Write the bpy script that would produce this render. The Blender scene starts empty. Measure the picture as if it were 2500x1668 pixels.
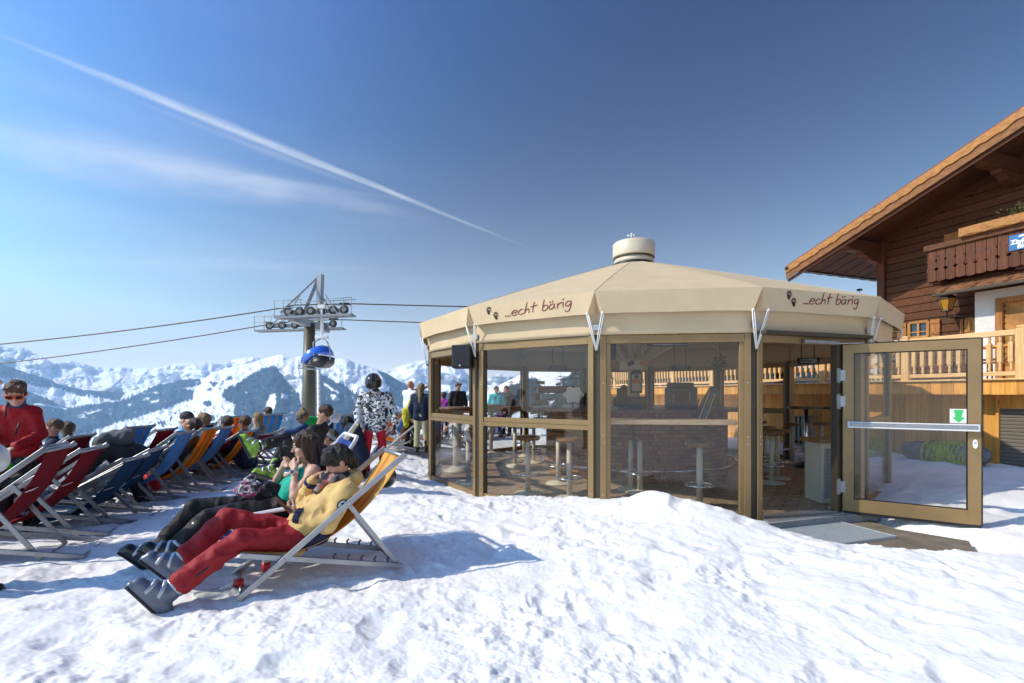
import bpy, bmesh, math, random
import numpy as np
from mathutils import Vector, Matrix, Euler
R = math.radians
sc = bpy.context.scene
COL = sc.collection
random.seed(7)
EYE = 1.40
FPX, CU, HV = 1197.0, 1250.0, 962.6     # focal length, centre column and eye line of the lens model
# ---------------------------------------------------------------- camera
cd = bpy.data.cameras.new('camera'); cam = bpy.data.objects.new('camera', cd); COL.objects.link(cam)
cam.location = (0, 0, EYE); cam.rotation_euler = (R(90), 0, 0)
cd.sensor_width = 36; cd.lens = FPX / 2500 * 36; cd.shift_y = (HV - 834) / 2500
cd.clip_start = 0.05; cd.clip_end = 60000
sc.camera = cam
# ---------------------------------------------------------------- sun and sky
SUN_EL, LX, LY = R(39), 0.975, 0.21          # light travels towards +X and a little away from the camera
ll = math.hypot(LX, LY); LX /= ll; LY /= ll
sun = bpy.data.lights.new('sun', 'SUN'); sun.energy = 4.45; sun.angle = R(0.55); sun.color = (1.0, 0.905, 0.765)
so = bpy.data.objects.new('sun', sun); COL.objects.link(so)
ldir = Vector((LX * math.cos(SUN_EL), LY * math.cos(SUN_EL), -math.sin(SUN_EL)))
so.rotation_euler = ldir.to_track_quat('-Z', 'Y').to_euler(); so.location = (-20, -5, 20)
w = bpy.data.worlds.new('World'); sc.world = w; w.use_nodes = True
nt = w.node_tree; nt.nodes.clear()
def N(t, tree, **kw):
    n = tree.nodes.new(t)
    for k, v in kw.items():
        if k.startswith('i_'): n.inputs[k[2:].replace('_', ' ')].default_value = v
        else: setattr(n, k, v)
    return n
out = N('ShaderNodeOutputWorld', nt); bg = N('ShaderNodeBackground', nt); sky = N('ShaderNodeTexSky', nt)
sky.sky_type = 'NISHITA'; sky.sun_disc = False; sky.sun_elevation = SUN_EL
sky.sun_rotation = math.atan2(-LX, -LY); sky.altitude = 1700; sky.air_density = 1.0; sky.dust_density = 0.8; sky.ozone_density = 1.5
bg.inputs['Strength'].default_value = 0.15
SKYG = ((2.9, 62.0), (1.7, 29.0), (1.0, 16.6))
geo = N('ShaderNodeTexCoord', nt)
def math_n(op, a, b=None, c=None, tree=nt, clamp=False):
    n = tree.nodes.new('ShaderNodeMath'); n.operation = op; n.use_clamp = clamp
    for i, v in enumerate((a, b, c)):
        if v is None: continue
        if isinstance(v, (int, float)): n.inputs[i].default_value = v
        else: tree.links.new(v, n.inputs[i])
    return n.outputs[0]
def dotn(vec, d, tree=nt):
    n = tree.nodes.new('ShaderNodeVectorMath'); n.operation = 'DOT_PRODUCT'
    tree.links.new(vec, n.inputs[0]); n.inputs[1].default_value = d
    return n.outputs['Value']
def raydir(u, v): return Vector(((u - CU) / FPX, 1.0, (HV - v) / FPX)).normalized()
D = geo.outputs['Generated']
# thin ice clouds and vapour trails, as bands of cloud across the sky
def trail(p, q, wid, amt, seed, peak, ends, wob=0.25):
    """a vapour trail along the great circle through two sky directions; peak = where it is widest, ends = where it fades out"""
    a, b = raydir(*p), raydir(*q); nrm = a.cross(b).normalized(); along = (b - a).normalized()
    s0, s1, sp = raydir(*ends[0]).dot(along), raydir(*ends[1]).dot(along), raydir(*peak).dot(along)
    nz = N('ShaderNodeTexNoise', nt, noise_dimensions='4D'); nz.inputs['W'].default_value = seed
    nz.inputs['Scale'].default_value = 6; nz.inputs['Detail'].default_value = 6; nz.inputs['Roughness'].default_value = 0.6
    nt.links.new(D, nz.inputs['Vector'])
    off = math_n('MULTIPLY_ADD', nz.outputs['Fac'], wid * 2 * wob, -wid * wob)
    d = math_n('ABSOLUTE', math_n('ADD', dotn(D, nrm), off)); s = dotn(D, along)
    def ramp(x0, x1):
        m = N('ShaderNodeMapRange', nt, interpolation_type='SMOOTHSTEP'); nt.links.new(s, m.inputs[0]); m.inputs[1].default_value, m.inputs[2].default_value = x0, x1; return m.outputs[0]
    env = math_n('MULTIPLY', ramp(s0, sp), ramp(s1, sp))
    wd = math_n('MULTIPLY_ADD', env, wid * 0.75, wid * 0.25)
    m = N('ShaderNodeMapRange', nt, interpolation_type='SMOOTHERSTEP'); nt.links.new(d, m.inputs[0]); nt.links.new(wd, m.inputs[1]); m.inputs[2].default_value = 0.0
    n2 = N('ShaderNodeTexNoise', nt, noise_dimensions='4D'); n2.inputs['W'].default_value = seed + 3
    n2.inputs['Scale'].default_value = 1.0; n2.inputs['Detail'].default_value = 6; cv = N('ShaderNodeCombineXYZ', nt); nt.links.new(math_n('MULTIPLY', s, 9.0), cv.inputs[0]); nt.links.new(math_n('MULTIPLY', dotn(D, nrm), 1.6 / wid), cv.inputs[1]); nt.links.new(cv.outputs[0], n2.inputs['Vector'])
    v = math_n('MULTIPLY', m.outputs[0], math_n('MULTIPLY_ADD', n2.outputs['Fac'], 2.2, -0.35, clamp=True))
    e2 = math_n('MULTIPLY', ramp(s0 - .02, s0 + .25), ramp(s1 + .02, s1 - .3))
    front = math_n('GREATER_THAN', dotn(D, (a + b).normalized()), 0.2)
    return math_n('MULTIPLY', math_n('MULTIPLY', v, e2), math_n('MULTIPLY', front, amt))
t1 = trail((0, 85), (1130, 540), 0.0115, 0.50, 1.0, (500, 290), ((-150, 30), (1330, 620)), .18)
t1b = trail((300, 235), (1000, 500), 0.012, 0.2, 2.0, (620, 360), ((250, 215), (1000, 500)), .2)
t2 = trail((0, 345), (900, 505), 0.056, 0.34, 4.0, (150, 370), ((-500, 300), (1080, 540)), .12)
t2b = trail((300, 395), (1000, 490), 0.016, 0.14, 5.0, (560, 430), ((200, 380), (1080, 505)), .2)
t3 = trail((0, 635), (700, 650), 0.022, 0.10, 8.0, (250, 640), ((-300, 630), (1000, 665)), .3)
t4 = trail((15, 8), (160, 85), 0.014, 0.16, 9.0, (80, 42), ((-60, -30), (190, 105)), .2)
ci = N('ShaderNodeTexNoise', nt); ci.inputs['Scale'].default_value = 2.4; ci.inputs['Detail'].default_value = 6
mp = N('ShaderNodeMapping', nt); mp.inputs['Scale'].default_value = (0.8, 0.8, 5.0); mp.inputs['Rotation'].default_value = (0, R(14), 0)
nt.links.new(D, mp.inputs[0]); nt.links.new(mp.outputs[0], ci.inputs['Vector'])
cm = N('ShaderNodeMapRange', nt, interpolation_type='SMOOTHSTEP'); nt.links.new(ci.outputs['Fac'], cm.inputs[0])
cm.inputs[1].default_value, cm.inputs[2].default_value, cm.inputs[3].default_value, cm.inputs[4].default_value = 0.35, 0.8, 0.03, 0.16
left = N('ShaderNodeMapRange', nt, interpolation_type='SMOOTHSTEP'); nt.links.new(dotn(D, Vector((.75, 0, .66))), left.inputs[0])
left.inputs[1].default_value, left.inputs[2].default_value = 0.35, -0.45
c4 = math_n('MULTIPLY', cm.outputs[0], left.outputs[0])
tot = math_n('ADD', math_n('ADD', math_n('ADD', t1, t1b), math_n('ADD', t2, t2b)), math_n('ADD', math_n('ADD', t3, t4), c4), clamp=True)
# a deep, polarised mountain sky: darkest a quarter circle away from the sun
sd = Vector((-LX * math.cos(SUN_EL), -LY * math.cos(SUN_EL), math.sin(SUN_EL)))
c2 = math_n('POWER', math_n('ABSOLUTE', dotn(D, sd)), 2.0)
pol = math_n('DIVIDE', math_n('SUBTRACT', 1.0, c2), math_n('ADD', 1.0, c2))
pf = math_n('MULTIPLY', math_n('MULTIPLY_ADD', pol, -0.74, 1.02), math_n('MULTIPLY_ADD', dotn(D, sd), 0.62, 0.80))
spr = N('ShaderNodeSeparateColor', nt); nt.links.new(sky.outputs[0], spr.inputs[0]); cmb = N('ShaderNodeCombineColor', nt)
for i, (g, k) in enumerate(SKYG):
    nt.links.new(math_n('MULTIPLY', math_n('MULTIPLY', math_n('POWER', math_n('MINIMUM', math_n('MULTIPLY', spr.outputs[i], 0.1), (0.33, 0.45, 0.66)[i]), g), k), pf), cmb.inputs[i])
mx = N('ShaderNodeMix', nt, data_type='RGBA'); nt.links.new(tot, mx.inputs[0]); nt.links.new(cmb.outputs[0], mx.inputs[6])
mx.inputs[7].default_value = (6.2, 6.4, 6.7, 1)
# pale aerosol veil low over the horizon
sz = N('ShaderNodeSeparateXYZ', nt); nt.links.new(D, sz.inputs[0])
veil = math_n('MULTIPLY', math_n('EXPONENT', math_n('MULTIPLY', math_n('MAXIMUM', sz.outputs['Z'], 0.0), -7.2)), 0.98)
mv = N('ShaderNodeMix', nt, data_type='RGBA'); nt.links.new(veil, mv.inputs[0]); nt.links.new(mx.outputs[2], mv.inputs[6]); mv.inputs[7].default_value = (8.4, 7.8, 7.1, 1)
# bright, whitish glare of the sky round the sun
au = N('ShaderNodeMix', nt, data_type='RGBA', blend_type='ADD'); nt.links.new(math_n('EXPONENT', math_n('MULTIPLY', math_n('SUBTRACT', dotn(D, sd), 1.0), 4.0)), au.inputs[0]); au.clamp_factor = True
nt.links.new(mv.outputs[2], au.inputs[6]); au.inputs[7].default_value = (2.4, 2.4, 2.3, 1)
nt.links.new(au.outputs[2], bg.inputs[0]); nt.links.new(bg.outputs[0], out.inputs[0])
sc.view_settings.view_transform = 'Standard'; sc.view_settings.look = 'None'
sc.view_settings.exposure = 0.0; sc.view_settings.gamma = 1.0
sc.cycles.max_bounces = 8; sc.cycles.transparent_max_bounces = 24; sc.cycles.caustics_reflective = False; sc.cycles.caustics_refractive = False
sc.cycles.use_denoising = True; sc.cycles.volume_bounces = 2
# ---------------------------------------------------------------- pixel <-> place (used to measure the place off the photograph)
def W(u, v, y): return Vector(((u - CU) / FPX * y, y, EYE + (HV - v) / FPX * y))
def G(u, v, z=0.0):
    y = (EYE - z) * FPX / (v - HV); return W(u, v, y)
def onplane(u, v, p, n):
    d = Vector(((u - CU) / FPX, 1, (HV - v) / FPX)); o = Vector((0, 0, EYE))
    return o + d * ((Vector(p) - o).dot(Vector(n)) / d.dot(Vector(n)))
# ---------------------------------------------------------------- object helpers
def tag(o, label=None, cat=None, group=None, kind=None):
    if label: o['label'] = label
    if cat: o['category'] = cat
    if group: o['group'] = group
    if kind: o['kind'] = kind
    return o
def thing(name, label, cat, loc=(0, 0, 0), rz=0, group=None):
    o = bpy.data.objects.new(name, None); COL.objects.link(o); o.location = loc; o.rotation_euler = (0, 0, rz)
    o.empty_display_size = 0.1
    return tag(o, label, cat, group)
def origin(o):
    v = Vector((0, 0, 0))
    while o is not None: v = v + o.location; o = o.parent
    return v
def link_mesh(name, me, parent=None, mats=()):
    for m in mats: me.materials.append(m)
    o = bpy.data.objects.new(name, me); COL.objects.link(o)
    if parent is not None: o.parent = parent
    return o
def copy_tree(o, parent=None):
    c = o.copy(); COL.objects.link(c); c.parent = parent
    for ch in o.children: copy_tree(ch, c)
    return c
class MB:
    """collects faces of one mesh object"""
    def __init__(s): s.v, s.f, s.m, s.mi, s.sm = [], [], [], 0, False; s.s = []
    def add(s, vs, fs, smooth=None):
        b = len(s.v); s.v += [tuple(p) for p in vs]
        for f in fs: s.f.append(tuple(i + b for i in f)); s.m.append(s.mi); s.s.append(s.sm if smooth is None else smooth)
        return s
    def box(s, c, d, M=None):
        x, y, z = d[0] / 2, d[1] / 2, d[2] / 2
        vs = [Vector(p) for p in ((-x, -y, -z), (x, -y, -z), (x, y, -z), (-x, y, -z), (-x, -y, z), (x, -y, z), (x, y, z), (-x, y, z))]
        if M is not None: vs = [M @ p for p in vs]
        c = Vector(c)
        return s.add([p + c for p in vs], [(0, 3, 2, 1), (4, 5, 6, 7), (0, 1, 5, 4), (1, 2, 6, 5), (2, 3, 7, 6), (3, 0, 4, 7)], False)
    def beam(s, a, b, w, h, up=(0, 0, 1), off=(0, 0)):
        """rectangular bar from a to b; w across, h along up"""
        a, b = Vector(a), Vector(b); d = (b - a).normalized(); up = Vector(up)
        x = d.cross(up)
        if x.length < 1e-5: x = d.cross(Vector((0, 1, 0)))
        x.normalize(); z = x.cross(d)
        o = x * off[0] + z * off[1]
        q = [x * (-w / 2) + z * (-h / 2), x * (w / 2) + z * (-h / 2), x * (w / 2) + z * (h / 2), x * (-w / 2) + z * (h / 2)]
        return s.add([a + o + p for p in q] + [b + o + p for p in q], [(3, 2, 1, 0), (4, 5, 6, 7), (0, 1, 5, 4), (1, 2, 6, 5), (2, 3, 7, 6), (3, 0, 4, 7)], False)
    def cyl(s, a, b, r0, r1=None, n=12, cap=True, smooth=True):
        return s.tube([a, b], [r0, r0 if r1 is None else r1], n, cap, smooth)
    def tube(s, pts, r, n=8, cap=True, smooth=True, closed=False):
        pts = [Vector(p) for p in pts]; k = len(pts)
        if not isinstance(r, (list, tuple)): r = [r] * k
        vs, fs, prev = [], [], None
        for i, p in enumerate(pts):
            if closed: t = pts[(i + 1) % k] - pts[i - 1]
            else: t = pts[min(i + 1, k - 1)] - pts[max(i - 1, 0)]
            t = t.normalized() if t.length > 1e-9 else Vector((0, 0, 1))
            if prev is None:
                x = t.cross(Vector((0, 0, 1)))
                if x.length < 1e-3: x = t.cross(Vector((0, 1, 0)))
            else: x = prev - t * prev.dot(t)
            x.normalize(); y = t.cross(x); prev = x
            for j in range(n):
                a = 2 * math.pi * j / n
                vs.append(p + (x * math.cos(a) + y * math.sin(a)) * r[i])
        for i in range(k if closed else k - 1):
            i2 = (i + 1) % k
            for j in range(n):
                j2 = (j + 1) % n; fs.append((i * n + j, i * n + j2, i2 * n + j2, i2 * n + j))
        s.add(vs, fs, smooth)
        if cap and not closed:
            s.add(vs[:n], [tuple(range(n))[::-1]], False); s.add(vs[-n:], [tuple(range(n))], False)
        return s
    def lathe(s, prof, c=(0, 0, 0), n=24, smooth=True):
        """prof: (radius, z) pairs from bottom to top"""
        c = Vector(c); vs, fs = [], []
        for r, z in prof:
            for j in range(n):
                a = 2 * math.pi * j / n; vs.append(c + Vector((r * math.cos(a), r * math.sin(a), z)))
        for i in range(len(prof) - 1):
            for j in range(n): fs.append((i * n + j, i * n + (j + 1) % n, (i + 1) * n + (j + 1) % n, (i + 1) * n + j))
        if prof[0][0] > 1e-4: fs.append(tuple(range(n))[::-1])
        if prof[-1][0] > 1e-4: fs.append(tuple(range((len(prof) - 1) * n, len(prof) * n)))
        return s.add(vs, fs, smooth)
    def prism(s, poly, M, depth, smooth=False):
        """2-D outline (x,y) extruded along local z from 0 to depth, placed by the matrix M"""
        n = len(poly)
        vs = [M @ Vector((x, y, 0)) for x, y in poly] + [M @ Vector((x, y, depth)) for x, y in poly]
        fs = [tuple(range(n))[::-1], tuple(range(n, 2 * n))] + [(i, (i + 1) % n, (i + 1) % n + n, i + n) for i in range(n)]
        return s.add(vs, fs, smooth)
    def ring(s, c, r, t, n=24, k=8, M=None):
        pts = []
        for i in range(n):
            a = 2 * math.pi * i / n; p = Vector((r * math.cos(a), r * math.sin(a), 0))
            if M is not None: p = M @ p
            pts.append(Vector(c) + p)
        return s.tube(pts, t, k, closed=True)
    def ball(s, c, r, n=10, m=7, M=None):
        vs, fs = [], []; r = r if isinstance(r, (tuple, list)) else (r, r, r); c = Vector(c)
        for i in range(m + 1):
            ph = math.pi * i / m
            for j in range(n):
                th = 2 * math.pi * j / n
                p = Vector((r[0] * math.sin(ph) * math.cos(th), r[1] * math.sin(ph) * math.sin(th), -r[2] * math.cos(ph)))
                if M is not None: p = M @ p
                vs.append(c + p)
        for i in range(m):
            for j in range(n): fs.append((i * n + j, i * n + (j + 1) % n, (i + 1) * n + (j + 1) % n, (i + 1) * n + j))
        return s.add(vs, fs, True)
    def build(s, name, mats, parent=None, bevel=0, world=True, fix=True):
        if not isinstance(mats, (list, tuple)): mats = [mats]
        o0 = origin(parent) if (parent is not None and world) else Vector((0, 0, 0))
        me = bpy.data.meshes.new(name)
        me.from_pydata([tuple(Vector(p) - o0) for p in s.v], [], s.f)
        me.polygons.foreach_set('material_index', s.m); me.polygons.foreach_set('use_smooth', s.s)
        if fix:
            bm = bmesh.new(); bm.from_mesh(me); bmesh.ops.remove_doubles(bm, verts=bm.verts, dist=1e-6)
            bmesh.ops.recalc_face_normals(bm, faces=bm.faces); bm.to_mesh(me); bm.free()
        me.update()
        o = link_mesh(name, me, parent, mats)
        if bevel:
            b = o.modifiers.new('bevel', 'BEVEL'); b.width = bevel; b.segments = 1; b.limit_method = 'ANGLE'; b.angle_limit = R(40)
        return o
def frame(xa, ya, za, o):
    M = Matrix((xa, ya, za)).transposed().to_4x4(); M.translation = Vector(o); return M
# ---------------------------------------------------------------- materials
def mat(name, col, rough=0.6, metal=0.0, var=0.0, vscale=6.0, bump=0.0, bscale=40.0, spec=0.5, stretch=(1, 1, 1), coat=0.0, sheen=0.0, dark=None, coord='Object', detail=4):
    m = bpy.data.materials.new(name); m.use_nodes = True; t = m.node_tree; b = t.nodes['Principled BSDF']
    b.inputs['Base Color'].default_value = (*col, 1); b.inputs['Roughness'].default_value = rough; b.inputs['Metallic'].default_value = metal
    b.inputs['Specular IOR Level'].default_value = spec; b.inputs['Coat Weight'].default_value = coat; b.inputs['Sheen Weight'].default_value = sheen
    if var or bump:
        tc = N('ShaderNodeTexCoord', t); mpp = N('ShaderNodeMapping', t); mpp.inputs['Scale'].default_value = stretch
        t.links.new(tc.outputs[coord], mpp.inputs[0])
    if var:
        nz = N('ShaderNodeTexNoise', t); nz.inputs['Scale'].default_value = vscale; nz.inputs['Detail'].default_value = detail
        nz.inputs['Roughness'].default_value = 0.62
        t.links.new(mpp.outputs[0], nz.inputs['Vector'])
        rp = N('ShaderNodeValToRGB', t); t.links.new(nz.outputs['Fac'], rp.inputs[0])
        d = dark if dark else tuple(c * (1 - var) for c in col)
        rp.color_ramp.elements[0].color = (*d, 1); rp.color_ramp.elements[0].position = 0.3
        rp.color_ramp.elements[1].color = (*[min(1, c * (1 + var * 0.6)) for c in col], 1); rp.color_ramp.elements[1].position = 0.72
        t.links.new(rp.outputs[0], b.inputs['Base Color'])
        rr = N('ShaderNodeMapRange', t); t.links.new(nz.outputs['Fac'], rr.inputs[0])
        rr.inputs[3].default_value = min(1, rough + 0.1); rr.inputs[4].default_value = max(0.05, rough - 0.08)
        t.links.new(rr.outputs[0], b.inputs['Roughness'])
    if bump:
        nb = N('ShaderNodeTexNoise', t); nb.inputs['Scale'].default_value = bscale; nb.inputs['Detail'].default_value = 5
        t.links.new(mpp.outputs[0], nb.inputs['Vector'])
        bp = N('ShaderNodeBump', t); bp.inputs['Strength'].default_value = bump; bp.inputs['Distance'].default_value = 0.02
        t.links.new(nb.outputs['Fac'], bp.inputs['Height']); t.links.new(bp.outputs[0], b.inputs['Normal'])
    return m
def wood(name, c1, c2, axis='Z', rough=0.65, scale=3.0, boards=None):
    """sawn timber: grain stretched along an axis, each board a little different"""
    m = bpy.data.materials.new(name); m.use_nodes = True; t = m.node_tree; b = t.nodes['Principled BSDF']
    tc = N('ShaderNodeTexCoord', t); mpp = N('ShaderNodeMapping', t)
    s = [9.0, 9.0, 9.0]; s['XYZ'.index(axis)] = 0.7; mpp.inputs['Scale'].default_value = s
    t.links.new(tc.outputs['Object'], mpp.inputs[0])
    oi = N('ShaderNodeObjectInfo', t); ga = N('ShaderNodeNewGeometry', t)
    rnd = math_n('MULTIPLY', math_n('ADD', ga.outputs['Random Per Island'], oi.outputs['Random'], tree=t), 17.0, tree=t)
    nz = N('ShaderNodeTexNoise', t, noise_dimensions='4D'); nz.inputs['Scale'].default_value = scale; nz.inputs['Detail'].default_value = 6
    nz.inputs['Distortion'].default_value = 0.7; t.links.new(mpp.outputs[0], nz.inputs['Vector']); t.links.new(rnd, nz.inputs['W'])
    rp = N('ShaderNodeValToRGB', t); t.links.new(nz.outputs['Fac'], rp.inputs[0])
    rp.color_ramp.elements[0].color = (*c2, 1); rp.color_ramp.elements[0].position = 0.33
    rp.color_ramp.elements[1].color = (*c1, 1); rp.color_ramp.elements[1].position = 0.62
    kn = N('ShaderNodeTexVoronoi', t); kn.inputs['Scale'].default_value = 1.0
    mk = N('ShaderNodeMapping', t); s2 = [4.0, 4.0, 4.0]; s2['XYZ'.index(axis)] = 2.2; mk.inputs['Scale'].default_value = s2
    t.links.new(tc.outputs['Object'], mk.inputs[0]); t.links.new(mk.outputs[0], kn.inputs['Vector'])
    km = N('ShaderNodeMapRange', t); t.links.new(kn.outputs['Distance'], km.inputs[0]); km.inputs[1].default_value, km.inputs[2].default_value = 0.05, 0.13
    km.inputs[3].default_value = 0.5; km.inputs[4].default_value = 1.0
    hv = N('ShaderNodeHueSaturation', t); t.links.new(rp.outputs[0], hv.inputs['Color'])
    vv = math_n('MULTIPLY_ADD', ga.outputs['Random Per Island'], 0.42, 0.8, tree=t)
    t.links.new(math_n('MULTIPLY', vv, km.outputs[0], tree=t), hv.inputs['Value'])
    t.links.new(hv.outputs[0], b.inputs['Base Color']); b.inputs['Roughness'].default_value = rough; b.inputs['Specular IOR Level'].default_value = 0.3
    bp = N('ShaderNodeBump', t); bp.inputs['Strength'].default_value = 0.25; bp.inputs['Distance'].default_value = 0.01
    t.links.new(nz.outputs['Fac'], bp.inputs['Height']); t.links.new(bp.outputs[0], b.inputs['Normal'])
    return m
def glass(name, tint, refl=1.0):
    m = bpy.data.materials.new(name); m.use_nodes = True; t = m.node_tree; t.nodes.remove(t.nodes['Principled BSDF'])
    o = t.nodes['Material Output']; tr = N('ShaderNodeBsdfTransparent', t); tr.inputs[0].default_value = (*tint, 1)
    gl = N('ShaderNodeBsdfGlossy', t); gl.inputs['Roughness'].default_value = 0.015; gl.inputs[0].default_value = (0.95, 0.95, 0.95, 1)
    lw = N('ShaderNodeLayerWeight', t); lw.inputs['Blend'].default_value = 0.5
    fz = math_n('MULTIPLY_ADD', math_n('POWER', lw.outputs['Facing'], 5.0, tree=t), 0.9, 0.031 * refl, tree=t, clamp=True)
    nz = N('ShaderNodeTexNoise', t); nz.inputs['Scale'].default_value = 1.4; nz.inputs['Detail'].default_value = 1
    bp = N('ShaderNodeBump', t); bp.inputs['Strength'].default_value = 0.02; bp.inputs['Distance'].default_value = 0.05
    tc = N('ShaderNodeTexCoord', t); t.links.new(tc.outputs['Object'], nz.inputs['Vector']); t.links.new(nz.outputs['Fac'], bp.inputs['Height'])
    t.links.new(bp.outputs[0], gl.inputs['Normal'])
    mxs = N('ShaderNodeMixShader', t); t.links.new(fz, mxs.inputs[0])
    t.links.new(tr.outputs[0], mxs.inputs[1]); t.links.new(gl.outputs[0], mxs.inputs[2]); t.links.new(mxs.outputs[0], o.inputs['Surface'])
    return m
M = {}
M['bronze'] = mat('bronze anodised aluminium', (0.31, 0.205, 0.095), 0.42, 0.35, 0.12, 3.0, spec=0.4)
M['seal'] = mat('black rubber seal', (0.018, 0.017, 0.016), 0.6)
M['dark_bronze'] = mat('dark bronze metal', (0.075, 0.058, 0.038), 0.5, 0.3, 0.15, 4.0)
M['canvas'] = mat('beige awning canvas', (0.63, 0.485, 0.305), 0.8, 0, 0.07, 2.2, 0.12, 9.0, spec=0.15)
M['cream'] = mat('cream painted metal', (0.62, 0.54, 0.40), 0.45, 0, 0.06, 3.0)
M['white_paint'] = mat('white painted steel', (0.78, 0.78, 0.76), 0.4, 0, 0.05, 5)
M['black'] = mat('black plastic', (0.014, 0.014, 0.016), 0.45, 0, 0.2, 8)
M['chrome'] = mat('chromed steel', (0.75, 0.75, 0.76), 0.12, 1.0)
M['galv'] = mat('galvanised steel', (0.50, 0.51, 0.53), 0.42, 0.75, 0.22, 14)
M['alu'] = mat('aluminium tube', (0.36, 0.37, 0.385), 0.42, 0.75, 0.15, 9)
M['glass'] = glass('clear grey glass', (0.935, 0.94, 0.94), 1.1)
M['red_ink'] = mat('dark red print', (0.19, 0.018, 0.025), 0.7)
M['brown_ink'] = mat('dark brown print', (0.045, 0.022, 0.016), 0.7)
# ---------------------------------------------------------------- noise on arrays
def _hash(ix, iy, seed):
    h = (ix.astype(np.int64) * 374761393 + iy.astype(np.int64) * 668265263 + seed * 1442695041) & 0xffffffff
    h = ((h ^ (h >> 13)) * 1274126177) & 0xffffffff
    return ((h ^ (h >> 16)) & 0xffff) / 65535.0
def vnoise(x, y, seed=0):
    ix, iy = np.floor(x), np.floor(y); fx, fy = x - ix, y - iy
    fx = fx * fx * fx * (fx * (fx * 6 - 15) + 10); fy = fy * fy * fy * (fy * (fy * 6 - 15) + 10)
    a, b = _hash(ix, iy, seed), _hash(ix + 1, iy, seed); c, d = _hash(ix, iy + 1, seed), _hash(ix + 1, iy + 1, seed)
    return (a + (b - a) * fx) * (1 - fy) + (c + (d - c) * fx) * fy
def fbm(x, y, f, oct=4, seed=0, gain=0.5):
    s, a, t = 0, 1.0, 0
    for o in range(oct):
        c, sn = math.cos(0.6 * o), math.sin(0.6 * o)
        s = s + a * (vnoise((x * c - y * sn) * f + 13.7 * o, (x * sn + y * c) * f + 7.1 * o, seed + o) - 0.5); t += a; a *= gain; f *= 2.03
    return s / t * 2
def sstep(e0, e1, x):
    t = np.clip((x - e0) / (e1 - e0), 0, 1); return t * t * (3 - 2 * t)
def poly_sd(x, y, P):
    """signed distance to a polygon (negative inside)"""
    d = np.full(x.shape, 1e9); ins = np.zeros(x.shape, bool); n = len(P)
    for i in range(n):
        ax, ay = P[i]; bx, by = P[(i + 1) % n]; ex, ey = bx - ax, by - ay
        t = np.clip(((x - ax) * ex + (y - ay) * ey) / (ex * ex + ey * ey), 0, 1)
        d = np.minimum(d, np.hypot(x - ax - ex * t, y - ay - ey * t))
        c = ((ay > y) != (by > y)) & (x < ex * (y - ay) / (by - ay + 1e-12) + ax); ins ^= c
    return np.where(ins, -d, d)
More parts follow.
